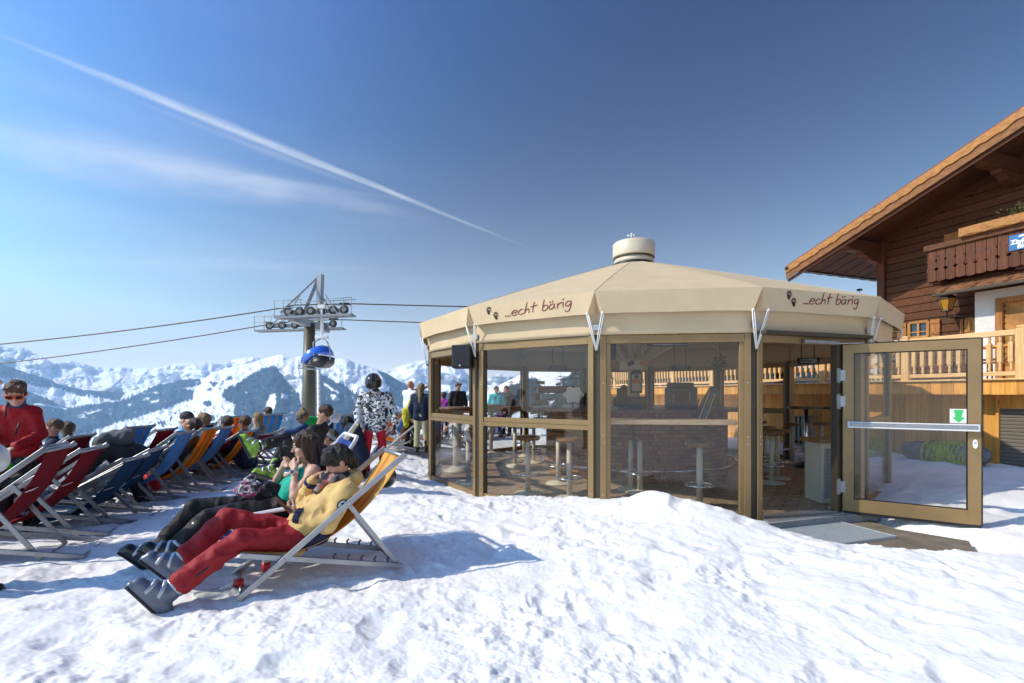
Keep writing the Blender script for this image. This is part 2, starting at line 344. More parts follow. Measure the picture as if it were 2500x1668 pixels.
# ---------------------------------------------------------------- the pavilion's plan (14 equal sides)
PC, PR, NS, TH = Vector((2.69, 10.84, 0)), 4.477, 14, 0.099
ZF, ZH = -0.23, 2.19
def pv(j, r=PR, z=0.0):
    a = TH + 2 * math.pi * j / NS; return Vector((PC.x + r * math.sin(a), PC.y - r * math.cos(a), z))
HINGE = pv(0).lerp(pv(1), 0.745)
DEDGE = Vector((5.79, 6.05, 0))
PIT = [(2.75, 6.75), (3.0, 5.75), (3.55, 5.22), (4.5, 5.15), (5.15, 5.45), (5.45, 5.85), (5.0, 6.35), (4.95, 6.95), (4.0, 7.3)]
TA = Vector((9.4, 9.0, 0)); TD = Vector((-0.36, 0.933, 0)).normalized(); TN = Vector((TD.y, -TD.x, 0))   # terrace edge line, its direction, its inward normal
def ground_z(x, y, fine=True):
    x, y = np.asarray(x, float), np.asarray(y, float)
    # broad trampled relief
    z = 0.055 * fbm(x, y, 0.55, 3, 3) + 0.028 * fbm(x, y, 1.7, 3, 11)
    # heaped snow against the glass and a bank in front of it
    def g(cx, cy, sx, sy, h, rot=0):
        c, s = math.cos(rot), math.sin(rot); dx, dy = x - cx, y - cy
        return h * np.exp(-((dx * c + dy * s) / sx) ** 2 - ((-dx * s + dy * c) / sy) ** 2)
    z = z + g(1.68, 5.95, 0.36, 0.34, 0.27) + g(1.25, 5.9, 0.35, 0.35, 0.06) + g(2.15, 5.75, 0.45, 0.35, 0.16) + g(2.5, 5.3, 0.6, 0.4, 0.06)
    z = z + g(3.6, 4.2, 1.2, 0.5, 0.03) + g(6.5, 4.4, 1.2, 0.5, 0.04) + g(4.4, 5.15, 1.15, 0.62, -0.29) + g(6.0, 6.0, 1.1, 0.9, -0.24)
    # snow falls away a little towards the pavilion floor
    dx, dy = x - PC.x, y - PC.y; rr = np.hypot(dx, dy); an = np.arctan2(dx, -dy)
    k = np.pi / NS; rp = PR * math.cos(k) / np.cos((an - TH + 400 * k) % (2 * k) - k)      # radius of the wall in that direction
    dw = rr - rp
    tgt = np.interp(an, [-3.2, -2.2, -1.35, -0.8, -0.42, -0.2, 0.05, 0.25, 0.9, 1.6, 3.2], [-0.15, -0.2, -0.26, -0.20, -0.02, 0.0, -0.13, -0.28, -0.12, -0.10, -0.15])
    wv = np.exp(-(np.maximum(dw, 0) / 0.75) ** 2)
    z = z * (1 - 0.5 * wv) + tgt * wv
    # dug-out entrance
    dp = poly_sd(x, y, PIT) + 0.09 * fbm(x, y, 3.0, 3, 31)
    pit = 1 - sstep(-0.02, 0.42, dp)
    z = z * (1 - pit) - 0.46 * pit
    # the ridge drops off behind the chairs
    gx = np.where(x < 4, np.abs(x - 4) / 13.2, 0.0); gy = np.maximum(y - 6, 0) / 13.5
    f = (gx ** 4 + gy ** 4) ** 0.25
    z = z - 9.0 * np.maximum(f - 1, 0) ** 1.0 * sstep(1.0, 1.25, f)
    if fine:
        nearw = np.clip(1.25 - rr * 0.0, 0, 1)
        foot = fbm(x, y, 3.4, 3, 21)
        z = z + 0.016 * foot - 0.034 * np.maximum(0, fbm(x + 5, y, 3.6, 2, 57) - 0.15) * 2
        pat = np.clip(fbm(x, y, 1.3, 2, 5) * 1.6 + 0.5, 0, 1)                      # patches of loose lumps between smooth trampled ones
        wx, wy = x + 0.05 * fbm(x, y, 7, 2, 61), y + 0.05 * fbm(x, y, 7, 2, 62)
        lum = np.maximum(0, fbm(wx, wy, 10.0, 2, 41, 0.45) - 0.05); z = z + 0.026 * lum * (0.15 + pat)
        z = z + 0.0095 * fbm(x, y, 16.0, 3, 71, 0.55) * (0.3 + pat) + 0.003 * fbm(x, y, 48.0, 2, 77, 0.6)
    if fine: z = z + boot_prints(x, y)
    # inside the pavilion the ground lies under its floor; the entrance slab likewise
    z = np.where(dw < -0.03, np.minimum(z, -0.5), z)
    z = np.where(dp < -0.05, np.minimum(z, -0.42), z)
    return z
def boot_prints(x, y):
    """tracks of ski boots wandering over the terrace"""
    rg = random.Random(17); d = np.zeros(x.shape)
    paths = [((6.5, 3.0), (3.9, 4.75)), ((3.4, 2.2), (3.7, 4.6)), ((.2, 2.3), (1.0, 4.9)), ((-.6, 4.8), (1.2, 5.6)), ((-3.2, 2.9), (.4, 3.2)), ((0.3, 3.2), (3.3, 4.7)), ((-1.0, 5.6), (-1.6, 8.6)), ((5.6, 2.6), (1.2, 2.5)), ((1.6, 2.1), (2.4, 5.0)), ((-2.6, 6.2), (-.4, 5.2)), ((7.4, 3.6), (5.9, 5.2)), ((0.0, 6.0), (-.9, 9.5))]
    for (ax, ay), (bx, by) in paths:
        L = math.hypot(bx - ax, by - ay); n = int(L / .34); an = math.atan2(by - ay, bx - ax)
        for i in range(n):
            t = (i + rg.uniform(-.2, .2)) / n; sd = .13 if i % 2 else -.13; px, py = ax + (bx - ax) * t - math.sin(an) * (sd + rg.gauss(0, .05)), ay + (by - ay) * t + math.cos(an) * (sd + rg.gauss(0, .05)); th = an + rg.gauss(0, .25)
            m = (np.abs(x - px) < .35) & (np.abs(y - py) < .35)
            if not m.any(): continue
            c, s = math.cos(th), math.sin(th); dx, dy = x[m] - px, y[m] - py; u = (dx * c + dy * s) / .165; v = (-dx * s + dy * c) / .062; r = (np.abs(u) ** 3 + np.abs(v) ** 3) ** (1 / 3) + .55 * fbm(x[m], y[m], 13, 3, 5)
            dep = rg.uniform(.008, .024); d[m] += -dep * (1 - sstep(.35, 1.2, r)) + dep * .25 * np.exp(-((r - 1.35) / .25) ** 2)
    return d
def gz(x, y): return float(ground_z(np.array([x]), np.array([y]), False)[0])
def grid_mesh(name, X, Y, Z, m, smooth=True, parent=None):
    r, c = X.shape
    me = bpy.data.meshes.new(name); me.vertices.add(r * c)
    me.vertices.foreach_set('co', np.stack([X, Y, Z], -1).astype(np.float32).ravel())
    i = np.arange(r * c).reshape(r, c); q = np.stack([i[:-1, :-1], i[:-1, 1:], i[1:, 1:], i[1:, :-1]], -1).reshape(-1, 4)
    me.loops.add(q.size); me.loops.foreach_set('vertex_index', q.ravel().astype(np.int32))
    me.polygons.add(len(q)); me.polygons.foreach_set('loop_start', np.arange(0, q.size, 4, dtype=np.int32))
    if smooth: me.polygons.foreach_set('use_smooth', np.ones(len(q), bool))
    me.update(calc_edges=True); me.validate()
    return link_mesh(name, me, parent, [m])
def snow_mat():
    m = bpy.data.materials.new('granular snow'); m.use_nodes = True; t = m.node_tree; b = t.nodes['Principled BSDF']
    b.inputs['Base Color'].default_value = (0.86, 0.87, 0.885, 1); b.inputs['Roughness'].default_value = 0.6; b.inputs['Specular IOR Level'].default_value = 0.2
    b.inputs['Subsurface Weight'].default_value = 0.5; b.inputs['Subsurface Radius'].default_value = (1.0, 0.95, 0.9); b.inputs['Subsurface Scale'].default_value = 0.022
    tc = N('ShaderNodeTexCoord', t)
    n0 = N('ShaderNodeTexNoise', t); n0.inputs['Scale'].default_value = 2.3; n0.inputs['Detail'].default_value = 8; n0.inputs['Roughness'].default_value = 0.7
    t.links.new(tc.outputs['Object'], n0.inputs['Vector'])
    rp = N('ShaderNodeValToRGB', t); t.links.new(n0.outputs['Fac'], rp.inputs[0])
    rp.color_ramp.elements[0].color = (0.85, 0.83, 0.80, 1); rp.color_ramp.elements[0].position = 0.27
    rp.color_ramp.elements[1].color = (0.93, 0.91, 0.875, 1); rp.color_ramp.elements[1].position = 0.5
    t.links.new(rp.outputs[0], b.inputs['Base Color'])
    n1 = N('ShaderNodeTexNoise', t); n1.inputs['Scale'].default_value = 55; n1.inputs['Detail'].default_value = 6; n1.inputs['Roughness'].default_value = 0.75
    t.links.new(tc.outputs['Object'], n1.inputs['Vector'])
    b1 = N('ShaderNodeBump', t); b1.inputs['Strength'].default_value = 0.25; b1.inputs['Distance'].default_value = 0.012
    t.links.new(n1.outputs['Fac'], b1.inputs['Height'])
    n2 = N('ShaderNodeTexNoise', t); n2.inputs['Scale'].default_value = 260; n2.inputs['Detail'].default_value = 3
    t.links.new(tc.outputs['Object'], n2.inputs['Vector'])
    b2 = N('ShaderNodeBump', t); b2.inputs['Strength'].default_value = 0.2; b2.inputs['Distance'].default_value = 0.003
    t.links.new(n2.outputs['Fac'], b2.inputs['Height']); t.links.new(b1.outputs[0], b2.inputs['Normal'])
    t.links.new(b2.outputs[0], b.inputs['Normal'])
    return m
M['snow'] = snow_mat()
az = np.radians(np.linspace(-66, 66, 1000)); dv = np.concatenate([np.linspace(1010, 60, 620), np.linspace(58, 18, 40)])
rad = EYE * FPX / dv
A, RR = np.meshgrid(az, rad); GX, GY = RR * np.tan(np.clip(A, -1.2, 1.2)), RR.copy()
GX = np.where(np.abs(A) < 9, GX, GX)
g0 = grid_mesh('ground', GX, GY, ground_z(GX, GY), M['snow']); tag(g0, 'trampled white spring snow covering the ridge', 'snow ground', kind='structure')
# the same ground going on behind and below, down to the valley
gx, gy = np.meshgrid(np.linspace(-220, 260, 161), np.linspace(-90, 330, 141))
def far_z(x, y):
    d = np.maximum(0, np.maximum((-9.5 - x) , np.maximum(y - 20, 0) * np.where(x < 6, 1, 0.35)))
    return -0.62 - 0.5 * d + 0.8 * fbm(x, y, 0.03, 3, 9) * np.clip(d / 20, 0, 1)
g1 = grid_mesh('slope', gx, gy, far_z(gx, gy), M['snow']); tag(g1, 'white snow slope falling away below the ridge', 'snow slope', kind='structure')
# entrance slab
M['concrete'] = mat('damp concrete', (0.21, 0.17, 0.125), 0.8, 0, 0.35, 5.0, 0.3, 60)
mb = MB(); mb.prism([(p[0], p[1]) for p in PIT], Matrix.Translation((0, 0, -0.42)), 0.07)
tag(mb.build('path', M['concrete']), 'bare damp brown concrete apron in front of the open door', 'pavement', kind='structure')
# ---------------------------------------------------------------- the bar pavilion
pav = thing('bar_pavilion', 'fourteen-sided glazed bar pavilion with beige canvas roof and lettered valance', 'pavilion', (PC.x, PC.y, ZF))
def paving():
    m = bpy.data.materials.new('brown wooden paving'); m.use_nodes = True; t = m.node_tree; b = t.nodes['Principled BSDF']
    tc = N('ShaderNodeTexCoord', t); mpp = N('ShaderNodeMapping', t); mpp.inputs['Rotation'].default_value = (0, 0, R(33)); t.links.new(tc.outputs['Object'], mpp.inputs[0])
    br = N('ShaderNodeTexBrick', t); t.links.new(mpp.outputs[0], br.inputs['Vector']); br.inputs['Scale'].default_value = 1.0
    br.inputs['Brick Width'].default_value = 0.36; br.inputs['Row Height'].default_value = 0.15; br.inputs['Mortar Size'].default_value = 0.006
    br.inputs['Color1'].default_value = (0.54, 0.385, 0.23, 1); br.inputs['Color2'].default_value = (0.42, 0.285, 0.165, 1); br.inputs['Mortar'].default_value = (0.035, 0.022, 0.014, 1)
    nz = N('ShaderNodeTexNoise', t); nz.inputs['Scale'].default_value = 7; nz.inputs['Detail'].default_value = 5; t.links.new(mpp.outputs[0], nz.inputs['Vector'])
    mm = N('ShaderNodeMix', t, data_type='RGBA', blend_type='MULTIPLY'); mm.inputs[0].default_value = 0.7
    t.links.new(br.outputs['Color'], mm.inputs[6]); rp = N('ShaderNodeValToRGB', t); t.links.new(nz.outputs['Fac'], rp.inputs[0])
    rp.color_ramp.elements[0].color = (0.45, 0.42, 0.4, 1); rp.color_ramp.elements[0].position = 0.3; rp.color_ramp.elements[1].position = 0.65
    t.links.new(rp.outputs[0], mm.inputs[7]); t.links.new(mm.outputs[2], b.inputs['Base Color']); b.inputs['Roughness'].default_value = 0.55
    bp = N('ShaderNodeBump', t); bp.inputs['Strength'].default_value = 0.5; bp.inputs['Distance'].default_value = 0.01; bp.invert = True
    t.links.new(br.outputs['Fac'], bp.inputs['Height']); t.links.new(bp.outputs[0], b.inputs['Normal'])
    return m
M['paving'] = paving(); M['pale_concrete'] = mat('grey concrete kerb', (0.30, 0.31, 0.31), 0.8, 0, 0.25, 6, 0.25, 50)
mb = MB(); mb.prism([(pv(j, 4.40).x, pv(j, 4.40).y) for j in range(NS)], Matrix.Translation((0, 0, ZF - 0.06)), 0.055)
mb.build('floor', M['paving'], pav)
mb = MB()
for j in range(NS):
    a, b = pv(j, 4.55, ZF - 0.075), pv(j + 1, 4.55, ZF - 0.075); mb.beam(a, b, 0.26, 0.13)
mb.build('plinth', M['pale_concrete'], pav)
# posts: two bronze profiles and a dark joint between them
for j in range(NS):
    c = pv(j, PR, 0); ra = (c - PC); ra.z = 0; ra.normalize(); mb = MB(); mb.mi = 1
    mb.beam(c + Vector((0, 0, ZF)) - ra * 0.03, c + Vector((0, 0, ZH + 0.02)) - ra * 0.03, 0.085, 0.10, up=ra)
    mb.mi = 0
    for s in (-1, 1):
        d = (pv(j + s) - c); d.z = 0; d.normalize(); nn = Vector((d.y, -d.x, 0)) * s
        p = c + d * 0.075
        mb.beam(p + Vector((0, 0, ZF - 0.02)), p + Vector((0, 0, ZH)), 0.078, 0.11, up=d.cross(Vector((0, 0, 1))))
    mb.mi = 2
    for s in (-1, 1):
        d = (pv(j + s) - c); d.z = 0; d.normalize(); o = d.cross(Vector((0, 0, 1))); o = o if o.dot(ra) > 0 else -o
        for z in (ZF + 0.08, ZF + 0.18, ZF + 0.28, 0.75, 0.85, 1.55): mb.cyl(c + d * 0.075 + o * 0.054 + Vector((0, 0, z)), c + d * 0.075 + o * 0.059 + Vector((0, 0, z)), 0.008, n=8)
    mb.build('post', [M['bronze'], M['dark_bronze'], M['chrome']], pav, 0.004)
M['blade'] = M['dark_bronze']
def side(j, f0=0.0, f1=1.0):
    a, b = pv(j), pv(j + 1); d = (b - a).normalized(); o = Vector((d.y, -d.x, 0))
    if o.dot(a - PC) < 0: o = -o
    return a.lerp(b, f0), a.lerp(b, f1), d, o
ZM0, ZM1 = 0.905, 1.045
for j in range(NS):
    a, b, d, o = side(j)
    # header over every side
    mb = MB(); mb.beam(a + d * 0.115 + Vector((0, 0, ZH - 0.055)), b - d * 0.115 + Vector((0, 0, ZH - 0.055)), 0.10, 0.11)
    mb.build('header', M['bronze'], pav, 0.004)
    if j == 0 or j in (2, 3): continue                           # the doorway, and two bays slid open at the back
    full = (j == NS - 1)
    L = 0.16 if not full else 0.15
    mb = MB()
    x0, x1 = a + d * 0.114, b - d * 0.114
    zt = ZH - 0.11
    if full:
        for p in (x0 + d * 0.03, x1 - d * 0.03): mb.beam(p + Vector((0, 0, ZF + 0.08)), p + Vector((0, 0, zt)), 0.06, 0.07, up=o)
        mb.beam(x0 + Vector((0, 0, ZF + 0.04)), x1 + Vector((0, 0, ZF + 0.04)), 0.07, 0.08)
        mb.build('window_frame', M['bronze'], pav, 0.004)
        m2 = MB(); m2.beam(x0 + d * 0.06 + Vector((0, 0, (ZF + 0.08 + zt) / 2)), x1 - d * 0.06 + Vector((0, 0, (ZF + 0.08 + zt) / 2)), 0.010, zt - ZF - 0.08); m2.build('window_pane', M['glass'], pav)
        continue
    mb.beam(x0 + Vector((0, 0, ZM1 - 0.035)), x1 + Vector((0, 0, ZM1 - 0.035)), 0.085, 0.07)
    mb.beam(x0 + o * 0.012 + Vector((0, 0, ZM0 + 0.035)), x1 + o * 0.012 + Vector((0, 0, ZM0 + 0.035)), 0.075, 0.062)
    mb.beam(x0 + Vector((0, 0, ZF + 0.045)), x1 + Vector((0, 0, ZF + 0.045)), 0.085, 0.09)
    mb.mi = 1
    for p in (x0 + d * 0.014, x1 - d * 0.014):
        mb.beam(p + Vector((0, 0, ZF + 0.09)), p + Vector((0, 0, ZM0)), 0.028, 0.05, up=o)
        mb.beam(p + Vector((0, 0, ZM1)), p + Vector((0, 0, zt)), 0.028, 0.05, up=o)
    mb.build('window_frame', [M['bronze'], M['dark_bronze']], pav, 0.003)
    far_side = 4 <= j <= 11
    for z0, z1 in ((ZF + 0.09, ZM0), (ZM1, zt)):
        if far_side and z0 > 0.5: continue                       # the upper sashes at the back are slid down, open to the view
        m2 = MB(); m2.beam(x0 + d * 0.03 + Vector((0, 0, (z0 + z1) / 2)), x1 - d * 0.03 + Vector((0, 0, (z0 + z1) / 2)), 0.010, z1 - z0)
        m2.build('window_pane', M['glass'], pav)
# canvas roof: one panel per side, rising to the collar, slightly slack
RV, ZV, ZB = 4.70, 2.75, 2.455
mb = MB(); NRS = 8
for j in range(NS):
    for k in range(NRS):
        t0, t1 = k / NRS, (k + 1) / NRS
        def rp_(jj, t, mid=0.0):
            r = RV + (0.40 - RV) * t; z = ZV + (4.235 - ZV) * t + 0.02 * math.sin(math.pi * t) - mid * 0.008 * math.sin(math.pi * min(1, t * 1.1))
            if mid: 
                p = (pv(jj, r, z) + pv(jj + 1, r, z)) / 2; p.z = z; return p
            return pv(jj, r, z)
        mb.add([rp_(j, t0), rp_(j, t0, 1), rp_(j, t1, 1), rp_(j, t1)], [(0, 1, 2, 3)], False)
        mb.add([rp_(j, t0, 1), rp_(j + 1, t0), rp_(j + 1, t1), rp_(j, t1, 1)], [(0, 1, 2, 3)], False)
ro = mb.build('roof_canvas', M['canvas'], pav); so_ = ro.modifiers.new('thick', 'SOLIDIFY'); so_.thickness = 0.012; so_.offset = -1
mb = MB()
for j in range(NS):
    pts = []
    for k in range(NRS + 1):
        t = k / NRS; r = RV + (0.40 - RV) * t; z = ZV + (4.235 - ZV) * t + 0.02 * math.sin(math.pi * t) + 0.006; pts.append(pv(j, r, z))
    mb.tube(pts, 0.003, 5)
mb.build('roof_seam', M['canvas'], pav)
# valance with a folded notch at each corner
VAL = []
mb = MB(); NN = 14
for j in range(NS):
    a, b = pv(j, RV, ZV), pv(j + 1, RV, ZV); d = (b - a).normalized(); Ls = (b - a).length
    rb = RV - 0.02; ab, bb = pv(j, rb, ZB), pv(j + 1, rb, ZB); IN = 0.105
    VAL.append((a, b, ab, bb, d))
    top = [a.lerp(b, i / NN) for i in range(NN + 1)]
    a2, b2 = ab + d * IN, bb - d * IN; o = Vector((d.y, -d.x, 0)); o = o if o.dot(a - PC) > 0 else -o
    rng = random.Random(j)
    bot = []
    for i in range(NN + 1):
        t = i / NN; p = a2.lerp(b2, t); p.z += 0.012 * math.sin(math.pi * t) + 0.004 * math.sin(9 * t + j); bot.append(p)
    rows = [top]
    for q in (0.33, 0.66): rows.append([top[i].lerp(bot[i], q) for i in range(NN + 1)])
    rows.append(bot); base = len(mb.v); vs = [p for r_ in rows for p in r_]
    mb.add(vs, [(r_ * (NN + 1) + i, r_ * (NN + 1) + i + 1, (r_ + 1) * (NN + 1) + i + 1, (r_ + 1) * (NN + 1) + i) for r_ in range(3) for i in range(NN)], False)
    # gusset folding inwards at the corner
    inn = pv(j + 1, RV - 0.20, ZB + 0.03); an = VAL[j]
    nb = pv(j + 2, rb, ZB); dn = (pv(j + 2, RV, ZV) - b).normalized(); a3 = bb + dn * IN
    mb.add([b, b2, inn], [(0, 1, 2)], False); mb.add([b, inn, a3], [(0, 1, 2)], False)
va = mb.build('valance', M['canvas'], pav, fix=False)
# skirt under the valance
mb = MB()
for j in range(NS):
    a, b = pv(j, 4.535), pv(j + 1, 4.535); d = (b - a).normalized(); o = Vector((d.y, -d.x, 0)); o = o if o.dot(a - PC) > 0 else -o
    K = 16; prof = [(0.02, ZH + 0.005), (0.03, ZH + 0.06), (0.012, ZH + 0.17), (0.05, ZH + 0.30), (0.0, ZH + 0.48)]
    vs = []
    for q, (oo, z) in enumerate(prof):
        for i in range(K + 1):
            t = i / K; vs.append(a.lerp(b, t) + o * (oo * math.sin(math.pi * min(1, t * 6, (1 - t) * 6) / 2) + 0.006 * math.sin(11 * t + 2 * j + q)) + Vector((0, 0, z)))
    mb.add(vs, [(q * (K + 1) + i, q * (K + 1) + i + 1, (q + 1) * (K + 1) + i + 1, (q + 1) * (K + 1) + i) for q in range(len(prof) - 1) for i in range(K)], True)
sk = mb.build('skirt', M['canvas'], pav, fix=False); s_ = sk.modifiers.new('thick', 'SOLIDIFY'); s_.thickness = 0.008
# tension struts at the corners
for j in range(NS):
    c = pv(j); ra = (c - PC).normalized(); foot = c + ra * 0.085 + Vector((0, 0, 1.985)); mb = MB()
    for s in (-1, 1):
        dd = (pv(j + s, RV) - pv(j, RV)).normalized(); top = pv(j, RV - 0.02, ZB + 0.015) + dd * 0.105
        for q in (-0.012, 0.012): mb.tube([top + dd * q, (top + foot) / 2 + dd * q, foot + dd * q * 0.5], 0.0075, 6)
        mb.ball(top, 0.017, 8, 5)
    mb.mi = 1; mb.cyl(foot - ra * 0.03 - Vector((0, 0, 0.025)), foot + ra * 0.012 - Vector((0, 0, 0.025)), 0.014, n=8)
    mb.build('tension_strut', [M['white_paint'], M['black']], pav)
    mb = MB(); mb.box(c + ra * 0.075 + Vector((0, 0, ZH + 0.105)), (0.10, 0.014, 0.075), Matrix.Rotation(math.atan2(ra.y, ra.x) + math.pi / 2, 3, 'Z'))
    mb.build('corner_bracket', M['galv'], pav)
# chimney-like vent on top
mb = MB(); mb.lathe([(0.44, 4.19), (0.475, 4.205), (0.475, 4.245), (0.43, 4.275)], (PC.x, PC.y, 0), 36); mb.build('roof_collar', M['black'], pav)
mb = MB(); mb.lathe([(0.41, 4.26), (0.43, 4.28), (0.42, 4.38)], (PC.x, PC.y, 0), 36); mb.mi = 1; mb.lathe([(0.405, 4.37), (0.445, 4.375), (0.445, 4.40), (0.42, 4.41)], (PC.x, PC.y, 0), 36); mb.mi = 0
mb.lathe([(0.40, 4.405), (0.45, 4.41), (0.455, 4.43), (0.455, 4.70), (0.43, 4.73), (0.0, 4.75)], (PC.x, PC.y, 0), 36); mb.build('roof_vent', [M['cream'], M['dark_bronze']], pav)
mb = MB(); c = Vector((PC.x - 0.05, PC.y, 4.73)); mb.cyl(c, c + Vector((0, 0, 0.10)), 0.025); mb.mi = 1; mb.cyl(c + Vector((0, 0, 0.10)), c + Vector((0, 0, 0.2)), 0.012)
for k in range(3):
    a = k * 2.1 + 0.4; e = c + Vector((0.07 * math.cos(a), 0.07 * math.sin(a), 0.19)); mb.tube([c + Vector((0, 0, 0.19)), e], 0.005, 5); mb.ball(e, 0.024, 8, 5)
mb.build('wind_gauge', [M['black'], M['white_paint']], pav)
# lettering drawn as brush strokes
def catmull(P, n=6):
    P = [Vector((*p, 0)) for p in P]; out_ = []
    for i in range(len(P) - 1):
        p0, p1, p2, p3 = P[max(i - 1, 0)], P[i], P[i + 1], P[min(i + 2, len(P) - 1)]
        for k in range(n):
            t = k / n; out_.append(0.5 * ((2 * p1) + (p2 - p0) * t + (2 * p0 - 5 * p1 + 4 * p2 - p3) * t * t + (3 * p1 - p0 - 3 * p2 + p3) * t ** 3))
    return out_ + [P[-1]]
GL = {'e': ([[(0.02, .5), (.6, .55), (.78, .8), (.5, 1), (.12, .75), (.02, .35), (.3, 0), (.85, .18)]], .95),
      'c': ([[(.72, .82), (.45, 1), (.1, .7), (.04, .3), (.3, 0), (.8, .16)]], .85),
      'h': ([[(.32, 2.2), (.18, 1.1), (.02, .0)], [(.04, .2), (.3, .75), (.58, .85), (.66, .5), (.62, 0)]], .9),
      't': ([[(.42, 2.0), (.3, 1), (.25, .0)], [(-.08, 1.1), (.4, 1.2), (.85, 1.32)]], .9),
      'b': ([[(.22, 2.1), (.1, 1.1), (.02, .0)], [(.05, .6), (.4, 1.0), (.72, .8), (.68, .3), (.35, -.02), (.03, .08)]], .9),
      'a': ([[(.68, .92), (.35, 1), (.05, .65), (.08, .15), (.35, .08), (.62, .45), (.68, .92), (.66, .3), (.85, .02)], [(.18, 1.42), (.2, 1.44)], [(.52, 1.46), (.54, 1.48)]], .98),
      'r': ([[(.06, 1), (.12, .5), (.1, 0)], [(.12, .5), (.38, .92), (.72, .98)]], .72),
      'i': ([[(.12, 1), (.08, .4), (.14, 0)], [(.16, 1.5), (.18, 1.52)]], .36),
      'g': ([[(.72, .95), (.38, 1.02), (.06, .68), (.12, .22), (.42, .16), (.7, .55), (.74, .95), (.72, .1), (.52, -.72), (.18, -.85), (-.02, -.5)]], .9),
      '.': ([[(.08, .08), (.1, .1)]], .3), ' ': ([], .62)}
def lettering(j, f0, f1, zc, sc_y=0.075, th=0.012):
    a, b, ab, bb, d = VAL[j]; o = Vector((d.y, -d.x, 0)); o = o if o.dot(a - PC) > 0 else -o
    up = ((a - ab) - d * (a - ab).dot(d)).normalized(); fo = up.cross(d); fo = fo if fo.dot(o) > 0 else -fo
    Ls = (b - a).length; txt = '...echt barig'; wtot = sum(GL[c][1] for c in txt); sx = (f1 - f0) * Ls / wtot
    P0 = a + d * (f0 * Ls); P0 = P0 - up * (ZV - zc); rise = 0.05
    def at(x, y): return P0 + d * x + up * (y + rise * x) + fo * 0.004
    mb = MB(); x = 0
    for c in txt:
        for st in GL[c][0]:
            pts = [at(x + p.x * sx + p.y * sc_y * 0.10, p.y * sc_y) for p in catmull(st, 6)]
            hw = th if len(st) > 2 else th * 1.35
            nrm = fo; L_, R_ = [], []
            if len(st) == 2 and (Vector((*st[0], 0)) - Vector((*st[1], 0))).length < 0.1:
                q = at(x + st[0][0] * sx, st[0][1] * sc_y); poly = [(hw * math.cos(k), hw * math.sin(k)) for k in np.linspace(0, 2 * math.pi, 9)[:-1]]
                mb.prism(poly, frame(d, up, fo, q), 0.002); continue
            for i, p in enumerate(pts):
                t = (pts[min(i + 1, len(pts) - 1)] - pts[max(i - 1, 0)]).normalized(); sd = nrm.cross(t)
                h_ = hw * (0.55 + 0.45 * math.sin(math.pi * (i + 0.5) / len(pts)) ** 0.5) * 0.5 * 1.5
                L_.append(p + sd * h_); R_.append(p - sd * h_)
            n = len(pts); vs = L_ + R_ + [p + fo * 0.002 for p in L_] + [p + fo * 0.002 for p in R_]
            fs = []
            for i in range(n - 1): fs += [(2 * n + i, 2 * n + i + 1, 3 * n + i + 1, 3 * n + i), (i, n + i, n + i + 1, i + 1), (i, i + 1, 2 * n + i + 1, 2 * n + i), (n + i, 3 * n + i, 3 * n + i + 1, n + i + 1)]
            mb.add(vs, fs, False)
        x += GL[c][1] * sx
    mb.build('lettering', M['red_ink'], va)
    def paw(fx, z, s, rot, name='paw_print'):
        q = a + d * (fx * Ls) - up * (ZV - z) + fo * 0.004; m_ = MB(); rc, rs = math.cos(rot), math.sin(rot)
        def E(cx, cy, rx, ry, tilt=0):
            poly = []
            for k in range(14):
                t = 2 * math.pi * k / 14; ex, ey = rx * math.cos(t), ry * math.sin(t); ex, ey = ex * math.cos(tilt) - ey * math.sin(tilt), ex * math.sin(tilt) + ey * math.cos(tilt)
                ex += cx; ey += cy; poly.append(((ex * rc - ey * rs) * s, (ex * rs + ey * rc) * s))
            m_.prism(poly, frame(d, up, fo, q), 0.003)
        E(0, -.15, .34, .30); E(0.02, -.45, .22, .20); E(-.22, 0.02, .14, .16)
        E(-.40, .25, .10, .17, .4); E(-.16, .47, .10, .20, .15); E(.12, .50, .10, .20, -.1); E(.36, .34, .10, .18, -.35); E(.50, .02, .08, .09)
        m_.build(name, M['brown_ink'], va)
    return paw
pw = lettering(NS - 2, 0.325, 0.845, 2.535, 0.072, 0.0085); pw(0.185, 2.652, 0.088, -0.1); pw(0.245, 2.565, 0.088, 0.15)
pw = lettering(0, 0.325, 0.80, 2.572, 0.072, 0.0085); pw(0.205, 2.672, 0.085, -0.1); pw(0.245, 2.585, 0.085, 0.15)
# centre mast, capital and ribs holding up the canvas
mb = MB(); mb.lathe([(0.30, ZF), (0.30, ZF + 0.05), (0.15, ZF + 0.06), (0.13, 2.0), (0.13, 4.2)], (PC.x, PC.y, 0), 10, False); mb.build('mast', M['cream'], pav)
mb = MB(); mb.lathe([(0.30, 1.93), (0.31, 1.94), (0.31, 2.17), (0.30, 2.18)], (PC.x, PC.y, 0), 10, False); mb.build('mast_collar', M['cream'], pav)
mb = MB()
for j in range(NS):
    mb.beam(pv(j, 0.27, 2.16), pv(j, 2.35, 3.36), 0.075, 0.11); mb.beam(pv(j, 0.42, 4.12), pv(j, RV - 0.1, ZV - 0.03), 0.05, 0.07, off=(0, -0.10))
mb.build('roof_rib', M['cream'], pav)
